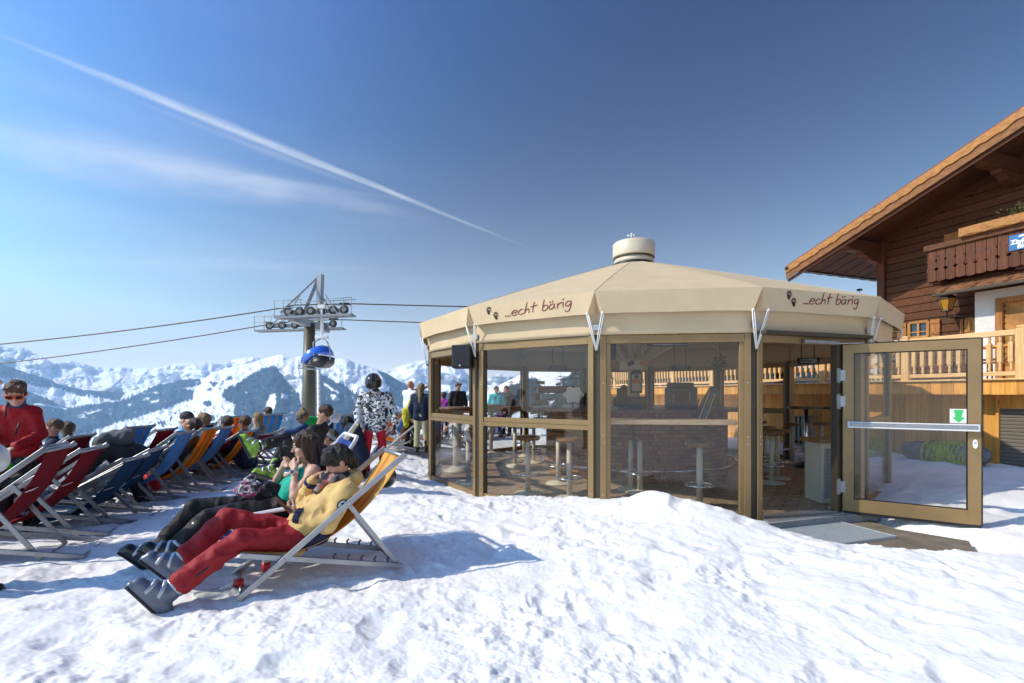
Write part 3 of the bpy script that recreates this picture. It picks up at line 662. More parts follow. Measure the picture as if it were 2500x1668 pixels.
# the entrance: narrow fixed light beside the hinge post, hinge post, and the open door
a, b, d, o = side(0)
mb = MB(); mb.beam(HINGE + Vector((0, 0, ZF)), HINGE + Vector((0, 0, ZH - 0.11)), 0.10, 0.10, up=o); mb.build('hinge_post', M['dark_bronze'], pav, 0.004)
m2 = MB(); e0, e1 = HINGE + d * 0.05, b - d * 0.115; m2.beam(e0 + Vector((0, 0, (ZF + ZH - 0.11) / 2)), e1 + Vector((0, 0, (ZF + ZH - 0.11) / 2)), 0.01, ZH - 0.11 - ZF); m2.build('window_pane', M['glass'], pav)
mb = MB(); mb.beam(a + d * 0.115 + Vector((0, 0, ZF - 0.004)), HINGE - d * 0.05 + Vector((0, 0, ZF - 0.004)), 0.30, 0.02); mb.build('threshold', M['galv'], pav)
# rain gutter over the door, with closer arm
mb = MB(); mb.beam(a + o * 0.14 - d * 0.0 + Vector((0, 0, ZH + 0.0)), b + o * 0.14 - d * 0.10 + Vector((0, 0, ZH + 0.0)), 0.16, 0.045); mb.build('door_canopy', M['dark_bronze'], pav, 0.004)
hd0 = HINGE + o * 0.10; hz0, hz1 = -0.17, 2.09
dd = (DEDGE - HINGE); dd.z = 0; DW = dd.length - 0.02; dd.normalize(); dn = Vector((dd.y, -dd.x, 0))       # dn faces the camera side
P0 = HINGE + o * 0.02 + dd * 0.055
def DP(s, z, off=0.0): return P0 + dd * s + dn * off + Vector((0, 0, z))
DL = DW - 0.055; FW = 0.125; ZD0, ZD1 = -0.21, 2.085
mb = MB()
mb.beam(DP(FW / 2, ZD0), DP(FW / 2, ZD1), FW, 0.07, up=dn); mb.beam(DP(DL - FW / 2, ZD0), DP(DL - FW / 2, ZD1), FW, 0.07, up=dn)
mb.beam(DP(FW, ZD1 - FW / 2), DP(DL - FW, ZD1 - FW / 2), 0.07, FW); mb.beam(DP(FW, ZD0 + 0.085), DP(DL - FW, ZD0 + 0.085), 0.07, 0.17)
mb.mi = 1; mb.beam(DP(DL + 0.006, ZD0 - 0.01), DP(DL + 0.006, ZD1 + 0.008), 0.012, 0.075, up=dn); mb.beam(DP(0.01, ZD1 + 0.007), DP(DL, ZD1 + 0.007), 0.075, 0.014); mb.beam(DP(0.01, ZD0 - 0.02), DP(DL, ZD0 - 0.02), 0.06, 0.04)
for s0, s1, z in ((FW, DL - FW, ZD1 - FW - 0.005), (FW, DL - FW, ZD0 + 0.175)): mb.beam(DP(s0, z), DP(s1, z), 0.03, 0.012)
for s in (FW + 0.005, DL - FW - 0.005): mb.beam(DP(s, ZD0 + 0.17), DP(s, ZD1 - FW), 0.012, 0.03, up=dn)
door = mb.build('door', [M['bronze'], M['black']], pav, 0.004); door['label'] = 'glazed bronze door standing wide open'
m2 = MB(); m2.beam(DP(FW + 0.008, (ZD0 + 0.17 + ZD1 - FW) / 2), DP(DL - FW - 0.008, (ZD0 + 0.17 + ZD1 - FW) / 2), 0.010, ZD1 - FW - ZD0 - 0.18); m2.build('door_pane', M['glass'], door)
mb = MB(); zb = 0.985
mb.beam(DP(0.06, zb, 0.085), DP(DL - 0.03, zb, 0.085), 0.075, 0.085); mb.mi = 1; mb.beam(DP(0.075, zb + 0.006, 0.125), DP(DL - 0.045, zb + 0.006, 0.125), 0.012, 0.05)
mb.mi = 2
for s in (0.07, DL - 0.04): mb.box(DP(s, zb, 0.05), (0.05, 0.06, 0.10), frame(dd, dn, Vector((0, 0, 1)), (0, 0, 0)).to_3x3())
mb.build('push_bar', [M['white_paint'], M['alu'], M['galv']], door, 0.008)
for z in (1.66, 1.30, 0.12):
    mb = MB(); q = DP(-0.045, z, 0.03); mb.cyl(q - Vector((0, 0, 0.11)), q + Vector((0, 0, 0.11)), 0.017, n=10); mb.box(q + dd * 0.04 + dn * 0.012, (0.07, 0.012, 0.15), frame(dd, dn, Vector((0, 0, 1)), (0, 0, 0)).to_3x3()); mb.box(q - d * 0.03 + o * 0.02, (0.06, 0.012, 0.20), frame(d, o, Vector((0, 0, 1)), (0, 0, 0)).to_3x3())
    mb.build('hinge', M['alu'], door)
mb = MB(); poly = [(0.024 * math.cos(t), 0.06 * math.sin(t)) if abs(math.sin(t)) < .8 else (0.024 * math.cos(t), 0.056 * math.sin(t)) for t in np.linspace(0, 2 * math.pi, 17)[:-1]]
mb.prism(poly, frame(dd, Vector((0, 0, 1)), dn, DP(DL - 0.06, zb - 0.20, 0.035)), 0.012); mb.mi = 1; mb.cyl(DP(DL - 0.06, zb - 0.185, 0.047), DP(DL - 0.06, zb - 0.185, 0.052), 0.012); mb.build('lock_plate', [M['white_paint'], M['galv']], door)
M['green'] = mat('green print', (0.05, 0.50, 0.12), 0.5)
mb = MB(); cs = DP(DL - FW - 0.085, 1.125, 0.010)
mb.box(cs, (0.165, 0.005, 0.18), frame(dd, dn, Vector((0, 0, 1)), (0, 0, 0)).to_3x3()); mb.mi = 1
mb.prism([(-.045, .078), (.045, .078), (.028, -.01), (.06, -.02), (0, -.08), (-.06, -.02), (-.028, -.01)], frame(dd, Vector((0, 0, 1)), -dd.cross(Vector((0, 0, 1))) if (-dd.cross(Vector((0, 0, 1)))).dot(dn) > 0 else dd.cross(Vector((0, 0, 1))), cs + dn * 0.003), 0.002)
mb.build('arrow_sticker', [M['white_paint'], M['green']], door)
mb = MB(); mb.beam(a.lerp(HINGE, 0.52) + o * 0.10 + Vector((0, 0, ZH - 0.085)), a.lerp(HINGE, 0.93) + o * 0.10 + Vector((0, 0, ZH - 0.085)), 0.045, 0.05); mb.build('door_closer', M['alu'], pav, 0.004)
mb = MB(); mb.beam(a.lerp(HINGE, 0.90) + o * 0.12 + Vector((0, 0, ZH - 0.10)), DP(0.30, ZD1 + 0.01), 0.02, 0.012); mb.build('closer_arm', M['alu'], pav)
# grating mat in the entrance
M['zinc'] = mat('sun-lightened zinc grating', (0.52, 0.56, 0.58), 0.5, 0.25, 0.15, 20)  # lighter than the other galvanised steel; sunlight on it put into the colour
def grate():
    rows, cols = 26, 44; g = thing('door_grating', 'galvanised steel mesh mat lying on the concrete before the door', 'floor grating', (3.93, 6.12, -0.348), math.atan2(d.y, d.x)); L_, W_ = 1.25, 0.78
    mb = MB()
    for i in range(cols + 1): x = -L_ / 2 + L_ * i / cols; mb.box((x, 0, 0.014), (0.010, W_, 0.022))
    for i in range(rows + 1): y = -W_ / 2 + W_ * i / rows; mb.box((0, y, 0.016), (L_, 0.010, 0.022))
    mb.build('mesh_bars', M['zinc'], g, world=False, fix=False); m2 = MB()
    for s in (-1, 1): m2.box((s * (L_ / 2 + 0.008), 0, 0.016), (0.012, W_ + 0.03, 0.032)); m2.box((0, s * (W_ / 2 + 0.008), 0.016), (L_, 0.012, 0.032))
    m2.build('edge_frame', M['zinc'], g, world=False)
grate()
# ---------------------------------------------------------------- things inside and on the pavilion
M['seat_wood'] = wood('brown stool wood', (0.30, 0.155, 0.065), (0.16, 0.075, 0.03), 'X', 0.45)
M['counter_wood'] = wood('dark counter wood', (0.20, 0.115, 0.065), (0.10, 0.055, 0.03), 'X', 0.35)
M['pale_wood'] = wood('pale larch board', (0.62, 0.42, 0.23), (0.45, 0.28, 0.13), 'X', 0.6)
def bar_front():
    m = bpy.data.materials.new('split wood block cladding'); m.use_nodes = True; t = m.node_tree; b = t.nodes['Principled BSDF']
    tc = N('ShaderNodeTexCoord', t); br = N('ShaderNodeTexBrick', t); t.links.new(tc.outputs['UV'], br.inputs['Vector'])
    br.inputs['Scale'].default_value = 1; br.inputs['Brick Width'].default_value = 0.28; br.inputs['Row Height'].default_value = 0.075; br.inputs['Mortar Size'].default_value = 0.004
    br.inputs['Color1'].default_value = (0.40, 0.19, 0.06, 1); br.inputs['Color2'].default_value = (0.15, 0.06, 0.018, 1); br.inputs['Mortar'].default_value = (0.05, 0.025, 0.012, 1)
    t.links.new(br.outputs['Color'], b.inputs['Base Color']); b.inputs['Roughness'].default_value = 0.6
    return m
mb = MB()
bar = thing('bar_counter', 'round bar counter clad in brown split wood under the central mast', 'bar counter', (PC.x, PC.y, ZF))
RB = 2.05
M['bar_front'] = bar_front()
o = MB()
for j in range(NS): o.add([pv(j, RB - 0.12, ZF), pv(j + 1, RB - 0.12, ZF), pv(j + 1, RB - 0.12, 1.07), pv(j, RB - 0.12, 1.07)], [(0, 1, 2, 3)], False)
fo = o.build('front', M['bar_front'], bar); uv = fo.data.uv_layers.new(name='UVMap')
for p in fo.data.polygons:
    for li in p.loop_indices:
        co = fo.data.vertices[fo.data.loops[li].vertex_index].co; uv.data[li].uv = (math.atan2(co.x, co.y) * RB, co.z)
mb = MB(); mb.prism([(pv(j, RB + 0.22).x, pv(j, RB + 0.22).y) for j in range(NS)], Matrix.Translation((0, 0, 1.07)), 0.055)
mb.build('counter_top', M['counter_wood'], bar, 0.006)
mb = MB()
for j in range(NS): mb.cyl(pv(j, RB + 0.08, 0.02), pv(j + 1, RB + 0.08, 0.02), 0.02, n=8)
mb.build('foot_rail', M['chrome'], bar)
# window shelf
a, b, d, o = side(NS - 1)
t = thing('window_shelf', 'pale wooden shelf board running along the large front window', 'shelf', tuple(a.lerp(b, .5)))
mb = MB(); mb.beam(a + d * 0.16 - o * 0.24 + Vector((0, 0, 1.02)), b - d * 0.16 - o * 0.24 + Vector((0, 0, 1.02)), 0.30, 0.065); mb.build('board', M['pale_wood'], t, 0.005)
for f in (0.25, 0.75):
    mb = MB(); mb.beam(a.lerp(b, f) - o * 0.12 + Vector((0, 0, 0.72)), a.lerp(b, f) - o * 0.34 + Vector((0, 0, 0.985)), 0.04, 0.04); mb.build('bracket', M['dark_bronze'], t)
def make_stool():
    t = thing('bar_stool', 'x', 'bar stool', (0, 0, 0), 0, 'bar stools in the pavilion')
    mb = MB(); mb.lathe([(0.0, .885), (0.185, .885), (0.20, .90), (0.20, .935), (0.185, .95), (0, .953)], n=28); mb.build('seat', M['seat_wood'], t)
    mb = MB(); mb.lathe([(0.042, 0.03), (0.042, .885)], n=14); mb.build('post', M['cream'], t)
    mb = MB(); mb.lathe([(0.23, 0), (0.235, 0.012), (0.20, 0.03), (0.06, 0.045), (0.05, 0.06)], n=28); mb.build('base', M['cream'], t)
    mb = MB(); mb.ring((0, 0, 0.33), 0.20, 0.013); 
    for k in range(3):
        a_ = k * 2.09; mb.cyl((0.04 * math.cos(a_), 0.04 * math.sin(a_), 0.33), (0.2 * math.cos(a_), 0.2 * math.sin(a_), 0.33), 0.009, n=6)
    mb.build('foot_ring', M['chrome'], t)
    return t
st0 = make_stool()
STOOLS = [(1143, 1180, 'bar stool alone behind the narrow window left of the speaker'), (1289, 1206, 'bar stool with grey post standing mid-window behind the second pane'), (1363, 1181, 'bar stool with orange-lit seat beside the counter behind the second pane'),
          (1390, 1218, 'bar stool nearest the glass at the right end of the second pane'), (1257, 1139, 'bar stool with pale base in the sun on the paving'), (1303, 1130, 'bar stool half hidden behind the sunlit stool by the counter'), (1279, 1114, 'bar stool farthest in, at the left end of the counter'),
          (1540, 1197, 'left one of the two bar stools close together behind the large pane'), (1562, 1204, 'right one of the two bar stools close together behind the large pane'), (1708, 1240, 'bar stool alone at the right of the large pane'),
          (1884, 1180, 'bar stool nearest the open doorway'), (1898, 1168, 'bar stool just behind the one nearest the doorway'), (1868, 1150, 'bar stool half hidden by the left door post'), (1934, 1132, 'bar stool beside the chrome table near the back'), (2006, 1128, 'bar stool behind the grille cabinet'), (1851, 1118, 'bar stool deepest inside beside the left door post')]
for i, (u, v, lab) in enumerate(STOOLS):
    s = st0 if i == 0 else copy_tree(st0); p = G(u, v, ZF); s.location = (p.x, p.y, ZF); s.rotation_euler = (0, 0, i * 1.3); s['label'] = lab
def make_table(rp, mp, top):
    t = thing('bar_table', 'x', 'bar table', (0, 0, 0), 0, 'round standing tables in the pavilion')
    mb = MB(); mb.lathe([(0, 1.30), (0.36, 1.30), (0.375, 1.315), (0.375, 1.345), (0.36, 1.36), (0, 1.36)], n=36); mb.build('table_top', top, t)
    mb = MB(); mb.lathe([(rp, 0.02), (rp, 1.30)], n=18); mb.build('post', mp, t)
    mb = MB(); mb.lathe([(0.29, 0), (0.29, 0.015), (0.16, 0.07), (rp + 0.01, 0.12)], n=30); mb.build('base', M['black'] if mp is M['chrome'] else M['cream'], t)
    return t
tb = make_table(0.045, M['chrome'], M['counter_wood']); p = G(1968, 1140, ZF); tb.location = (p.x, p.y, ZF); tb['label'] = 'round standing table on a chrome post with black foot by the back panes'
t2 = copy_tree(tb); p = G(2040, 1143, ZF); t2.location = (p.x, p.y, ZF); t2['label'] = 'round standing table mostly hidden behind the hinge post'
t3 = make_table(0.09, M['cream'], M['counter_wood']); p = G(1116, 1150, ZF); t3.location = (p.x, p.y, ZF); t3['label'] = 'round standing table on a thick beige post behind the narrow left window'
t4 = make_table(0.05, M['cream'], M['counter_wood']); p = G(1199, 1112, ZF); t4.location = (p.x, p.y, ZF); t4['label'] = 'round standing table on a thin beige post at the far left panes'
# grille cabinet beside the door
gc = G(2021, 1222, ZF); t = thing('grille_cabinet', 'cream cabinet with wire grille front and wooden lid beside the door', 'heater cabinet', (gc.x, gc.y, ZF), R(2))
mb = MB(); 
for x, y, dx, dy in ((-.21, 0, .05, .4), (.21, 0, .05, .4)): mb.box((x, y, .45), (dx, dy, .9))
mb.box((0, -.18, .03), (.372, .04, .06)); mb.box((0, -.18, .86), (.372, .04, .08)); mb.box((0, .18, .45), (.372, .03, .88)); mb.build('body', M['cream'], t, 0.004, world=False)
mb = MB(); 
for i in range(19): mb.box((-.185 + i * .0205, -.185, .44), (.004, .005, .78))
for i in range(37): mb.box((0, -.189, .06 + i * .021), (.372, .004, .004))
mb.build('grille', M['white_paint'], t, world=False, fix=False)
mb = MB(); mb.box((0, .03, .5), (.36, .2, .7)); mb.build('radiator', M['black'], t, 0.01, world=False)
mb = MB(); mb.box((0, 0, .93), (.58, .48, .06)); mb.build('lid', M['seat_wood'], t, 0.006, world=False)
# infrared heaters under the canvas
def heater(u, v, y, wid, lab, rz=0, fin=True):
    p = W(u, v, y); t = thing('infrared_heater', lab, 'heater', p, rz, 'infrared heaters under the canvas'); mb = MB()
    mb.prism([(-.07, -.045), (.05, -.06), (.07, .0), (.05, .06), (-.06, .05)], frame(Vector((0, -1, 0)), Vector((0, 0, 1)), Vector((-1, 0, 0)), (wid / 2, 0, 0)), wid); mb.build('housing', M['black'], t, 0.006, world=False)
    mb = MB()
    for k in range(3): mb.cyl((-wid * .4, -.072, -.03 + .03 * k), (wid * .4, -.072, -.03 + .03 * k), 0.008, n=6)
    mb.build('tube_bars', M['galv'], t, world=False)
    mb = MB()
    for s in (-1, 1): mb.cyl((s * wid * .3, 0, .05), (s * wid * .3, 0.03, .62), 0.008, n=6)
    mb.build('hanger', M['black'], t, world=False)
heater(1362, 899, 12.6, .44, 'black infrared heater seen through the second pane'); heater(1661, 899, 12.3, .46, 'black infrared heater over the counter behind the large pane')
heater(1972, 882, 8.9, .34, 'black infrared heater above the chrome table seen through the doorway', R(-25)); heater(1630, 837, 6.9, .56, 'wide blue-grey infrared heater just under the large window header', R(4))
# loudspeakers on the posts
def speaker(p, rz, s, lab, grp=None):
    t = thing('loudspeaker', lab, 'loudspeaker', p, rz, 'loudspeakers on the pavilion posts'); mb = MB()
    mb.box((0, 0, 0), (.30 * s, .27 * s, .36 * s)); mb.build('cabinet', M['black'], t, 0.012, world=False)
    mb = MB(); mb.box((0, -.14 * s, .01), (.27 * s, .012, .32 * s)); mb.build('grille', M['speaker_cloth'], t, 0.004, world=False)
    mb = MB(); mb.box((0.03, .17 * s, 0), (.06, .09 * s, .09)); mb.build('wall_bracket', M['black'], t, world=False)
    mb = MB(); mb.box((-.02 * s, -.148 * s, -.14 * s), (.02, .004, .025)); mb.build('badge', M['white_paint'], t, world=False)
M['speaker_cloth'] = mat('speaker grille cloth', (0.022, 0.024, 0.03), 0.7, 0, 0.3, 90)
q = pv(NS - 2); o0 = (q - PC).normalized()
speaker(q + o0 * 0.22 - side(NS - 3)[2] * 0.20 + Vector((0, 0, 1.985)), R(-4), 1.0, 'black loudspeaker fixed outside on the second post from the left')
speaker(W(1474, 850, 7.1), R(10), .95, 'black loudspeaker inside the glass at the left end of the large pane')
# machines and boards on the counter
def on(u, v, y): return W(u, v, y)
t = thing('cash_register', 'dark till with sloping screen at the right end of the counter', 'cash register', on(1662, 1005, 9.15)); zc = 1.126
t.location.z = zc; mb = MB(); mb.box((0, 0, .2), (.50, .36, .40)); mb.box((0, .03, .44), (.44, .26, .10)); mb.build('body', M['black'], t, 0.02, world=False)
mb = MB(); mb.box((-.06, -.19, .25), (.26, .02, .17), Matrix.Rotation(R(-14), 3, 'X')); mb.build('screen', M['speaker_cloth'], t, 0.004, world=False)
mb = MB()
for k in range(4): mb.box((-.20, -.183, .16 + .04 * k), (.014, .006, .014)); mb.box((.10, -.183, .16 + .04 * k), (.014, .006, .014))
mb.build('key_row', M['white_paint'], t, world=False)
t = thing('till_monitor', 'black monitor seen from behind left of the mast', 'monitor', (on(1519, 990, 9.4).x, 9.4, zc)); mb = MB(); mb.box((0, 0, .22), (.20, .03, .34), Matrix.Rotation(R(-12), 3, 'X')); mb.build('screen', M['black'], t, 0.006, world=False); mb = MB(); mb.lathe([(.09, 0), (.09, .012), (.02, .03), (.02, .1)], n=16); mb.build('foot', M['black'], t, world=False)
t = thing('bottle_cooler', 'low black cooler box on the counter under the mast sticker', 'cooler', (on(1552, 990, 9.3).x, 9.3, zc)); mb = MB(); mb.box((0, 0, .10), (.34, .3, .20)); mb.build('body', M['black'], t, 0.01, world=False); mb = MB(); mb.box((0, 0, .215), (.36, .32, .03)); mb.build('lid', M['speaker_cloth'], t, 0.006, world=False)
t = thing('scalloped_board', 'cream scallop-edged board standing on the counter behind the second pane', 'display board', on(1400, 964, 9.7)); mb = MB()
poly = [((.17 + .022 * math.cos(6 * k)) * math.cos(k) * 1.12, (.155 + .02 * math.cos(6 * k)) * math.sin(k)) for k in np.linspace(0, 2 * math.pi, 49)[:-1]]
mb.prism(poly, frame(Vector((1, 0, 0)), Vector((0, 0, 1)), Vector((0, -1, 0)), (0, 0, 0)), 0.02); mb.build('board', M['white_paint'], t, world=False); mb = MB(); mb.beam((0, .03, .05), (0, .12, -.27), .03, .02); mb.build('stay', M['black'], t, world=False)
M['pale_blue'] = mat('pale blue laminate', (0.34, 0.55, 0.66), 0.4, 0, 0.05)
t = thing('display_counter', 'pale blue display unit with dark canopy on the far counter', 'display unit', (on(1352, 985, 11.4).x, 11.4, zc)); mb = MB(); mb.box((0.06, 0, -.02), (.22, .25, .16)); mb.box((-.03, 0, .22), (.56, .3, .13)); mb.box((.06, .05, .11), (.06, .1, .12)); mb.build('body', M['pale_blue'], t, 0.006, world=False); mb = MB(); mb.box((-.03, 0, .38), (.70, .42, .16)); mb.build('canopy', M['counter_wood'], t, 0.01, world=False)
# menu board leaning at the counter: board with coloured stripes
M['yellow_ink'] = mat('yellow print', (0.52, 0.36, 0.04), 0.6); M['blue_ink'] = mat('blue print', (0.03, 0.12, 0.30), 0.6)
t = thing('menu_board', 'tall dark striped board leaning beside the till behind the large pane', 'board', on(1706, 1040, 8.2)); Mx = Matrix.Rotation(R(20), 3, 'Y')
mb = MB(); poly = [(-.11, 0), (.07, 0), (.13, .5), (.12, .66), (.04, .72), (-.05, .68), (-.10, .4)]
Fr = frame(Mx @ Vector((1, 0, 0)), Mx @ Vector((0, 0, 1)), Vector((0, -1, 0)), (0, 0, 0)); mb.prism(poly, Fr, 0.025); mb.mi = 1
for k, (x, mi) in enumerate(((-.055, 1), (0.0, 2), (.045, 1))): mb.mi = mi; mb.prism([(x, .06), (x + .018, .06), (x + .03, .6), (x + .012, .6)], Fr @ Matrix.Translation((0, 0, .026)), .002)
mb.build('board', [M['black'], M['yellow_ink'], M['blue_ink']], t, world=False)
mb = MB(); mb.tube([(0.02, .05, .45), (.05, .25, .12)], .01, 6); mb.build('prop', M['black'], t, world=False)
# bottle-shaped sign on the mast
M['dark_green'] = mat('dark green enamel', (0.012, 0.03, 0.014), 0.4); M['label_cream'] = mat('cream label', (0.62, 0.56, 0.42), 0.5); M['orange_ink'] = mat('orange print', (0.62, 0.16, 0.03), 0.5)
t = thing('bottle_sign', 'dark green bottle-shaped sign with cream label fixed on the mast', 'sign', (PC.x + .02, PC.y - 0.15, 1.70)); Fr = frame(Vector((1, 0, 0)), Vector((0, 0, 1)), Vector((0, -1, 0)), (0, 0, 0))
mb = MB(); mb.prism([(-.13, -.28), (.13, -.28), (.13, .14), (.10, .21), (.05, .25), (.04, .33), (-.04, .33), (-.05, .25), (-.10, .21), (-.13, .14)], Fr, .012); mb.build('plate', M['dark_green'], t, world=False)
mb = MB(); mb.prism([(-.10, -.23), (.10, -.23), (.10, .13), (-.10, .13)], Fr @ Matrix.Translation((0, 0, .013)), .002); mb.mi = 1; mb.prism([(-.085, -.06), (.085, -.06), (.085, .02), (-.085, .02)], Fr @ Matrix.Translation((0, 0, .016)), .002); mb.mi = 2; mb.prism([(.05 * math.cos(k), .075 + .045 * math.sin(k)) for k in np.linspace(0, 6.28, 13)[:-1]], Fr @ Matrix.Translation((0, 0, .016)), .002)
mb.build('paper_label', [M['label_cream'], M['orange_ink'], M['dark_green']], t, world=False)
for x, m_, rot, lab in ((-.14, M['black'], .35, 'small black tilted card stuck on the mast collar'), (.13, M['orange_ink'], -.2, 'small orange tilted card stuck on the mast collar')):
    mb = MB(); Fr2 = Fr @ Matrix.Rotation(rot, 4, 'Z'); mb.prism([(-.075, -.045), (.075, -.045), (.075, .045), (-.075, .045)], Matrix.Translation((PC.x + x, PC.y - .325, 2.06)) @ Fr2, .004)
    tag(mb.build('beer_mat_card', m_), lab, 'card')
# hanging ornament
t = thing('hanging_wreath', 'dark leafy wreath hanging from the canvas behind the large pane', 'wreath', on(1756, 885, 8.6)); mb = MB(); rg = random.Random(3)
for k in range(150):
    a_ = rg.uniform(0, 6.28); r_ = rg.gauss(.09, .025); p = Vector((r_ * math.cos(a_), rg.gauss(0, .025), r_ * math.sin(a_))); q = p + Vector((rg.gauss(0, .03), rg.gauss(0, .02), rg.gauss(0, .03))); s = Vector((rg.gauss(0, .01), .006, rg.gauss(0, .01)))
    mb.add([p, (p + q) / 2 + s, q, (p + q) / 2 - s], [(0, 1, 2, 3)], False)
mb.build('leaves', mat('dark wreath leaves', (0.02, 0.035, 0.012), 0.7), t, world=False, fix=False); mb = MB(); mb.cyl((0, 0, .09), (0, 0, .55), .004, n=5); mb.build('cord', M['black'], t, world=False)
# ---------------------------------------------------------------- sun terrace in front of the chalet
M['larch'] = wood('new larch boards', (0.68, 0.335, 0.078), (0.53, 0.225, 0.042), 'Z', 0.62)
M['larch_pale'] = wood('pale turned larch', (0.66, 0.42, 0.19), (0.52, 0.30, 0.11), 'Z', 0.6)
M['larch_rail'] = wood('pale larch rail', (0.68, 0.45, 0.22), (0.53, 0.32, 0.13), 'Y', 0.6)
M['old_wood'] = wood('sun-browned old timber', (0.125, 0.048, 0.018), (0.065, 0.023, 0.009), 'Y', 0.7)
M['old_wood_v'] = wood('dark red-brown balcony boards', (0.15, 0.05, 0.02), (0.075, 0.024, 0.010), 'Z', 0.65)
M['soffit'] = wood('dark soffit boards', (0.115, 0.042, 0.018), (0.065, 0.022, 0.010), 'X', 0.7)
M['verge'] = wood('golden carved verge board', (0.44, 0.20, 0.055), (0.25, 0.10, 0.028), 'Y', 0.6)
M['verge_dark'] = wood('brown verge plank', (0.27, 0.115, 0.036), (0.15, 0.06, 0.02), 'Y', 0.6)
M['shutter'] = wood('orange-brown shutters', (0.40, 0.17, 0.05), (0.27, 0.105, 0.03), 'Z', 0.55)
M['plaster'] = mat('rough white plaster', (0.72, 0.70, 0.66), 0.9, 0, 0.08, 3, 0.5, 18)
def TP(t, off=0.0, z=0.0): return TA + TD * t + TN * off + Vector((0, 0, z))
T0, T1, OFFW, ZT = -3.6, 16.0, 0.52, 1.66
ter = thing('sun_terrace', 'raised timber-clad terrace wall with overhanging board fascia beside the pavilion', 'terrace', tuple(TP(3, 0, 0)))
rg = random.Random(5)
mb = MB(); t = T0
while t < T1:
    wd = rg.uniform(0.17, 0.22); mb.beam(TP(t + wd / 2, 0.012 + rg.uniform(0, .006), 1.395 + rg.uniform(-.004, .004)), TP(t + wd / 2, 0.012, 1.665), wd - 0.006, 0.024, up=TN); t += wd
mb.build('fascia', M['larch'], ter)
mb = MB(); mb.beam(TP(T0, 0.06, 1.685), TP(T1, 0.06, 1.685), 0.24, 0.035); mb.build('edge_board', M['larch_rail'], ter, 0.005)
mb = MB(); t = 0.62
while t < T1 + 1:
    wd = rg.uniform(0.19, 0.26); mb.beam(TP(t + wd / 2, OFFW + rg.uniform(-.006, .006), -0.9), TP(t + wd / 2, OFFW, 1.40), wd - 0.008, 0.03, up=TN); t += wd
mb.build('wall_cladding', M['larch'], ter)
mb = MB(); mb.add([TP(T0, OFFW + .03, -.9), TP(T1 + 1, OFFW + .03, -.9), TP(T1 + 1, OFFW + .03, 1.4), TP(T0, OFFW + .03, 1.4)], [(0, 1, 2, 3)]); mb.build('wall_backing', M['old_wood'], ter)
mb = MB(); mb.prism([(TP(T0, .03).x, TP(T0, .03).y), (TP(T1, .03).x, TP(T1, .03).y), (TP(T1, 5).x, TP(T1, 5).y), (TP(T0, 5).x, TP(T0, 5).y)], Matrix.Translation((0, 0, 1.54)), 0.10); mb.build('deck', M['larch_rail'], ter)
# roller shutter in the terrace wall
rs = thing('roller_shutter', 'grey-brown horizontal roller shutter set in the terrace wall', 'roller shutter', tuple(TP(-1, OFFW, 0)))
M['shutter_grey'] = mat('grey brown shutter slats', (0.17, 0.145, 0.115), 0.55, 0.2, 0.08, 2)
mb = MB(); z = -0.6
while z < 1.12: mb.prism([(0, 0), (.016, .012), (.018, .05), (0, .07)], frame(-TN, Vector((0, 0, 1)), TD, TP(T0, OFFW - .01, z)), 0.56 - T0); z += 0.07
mb.build('slat_curtain', M['shutter_grey'], rs)
mb = MB(); mb.beam(TP(0.59, OFFW - .02, -.8), TP(0.59, OFFW - .02, 1.4), 0.05, 0.10, up=TN); mb.beam(TP(T0, OFFW - 0.005, 1.26), TP(0.56, OFFW - 0.005, 1.26), 0.05, 0.28); mb.build('surround', M['larch'], rs)
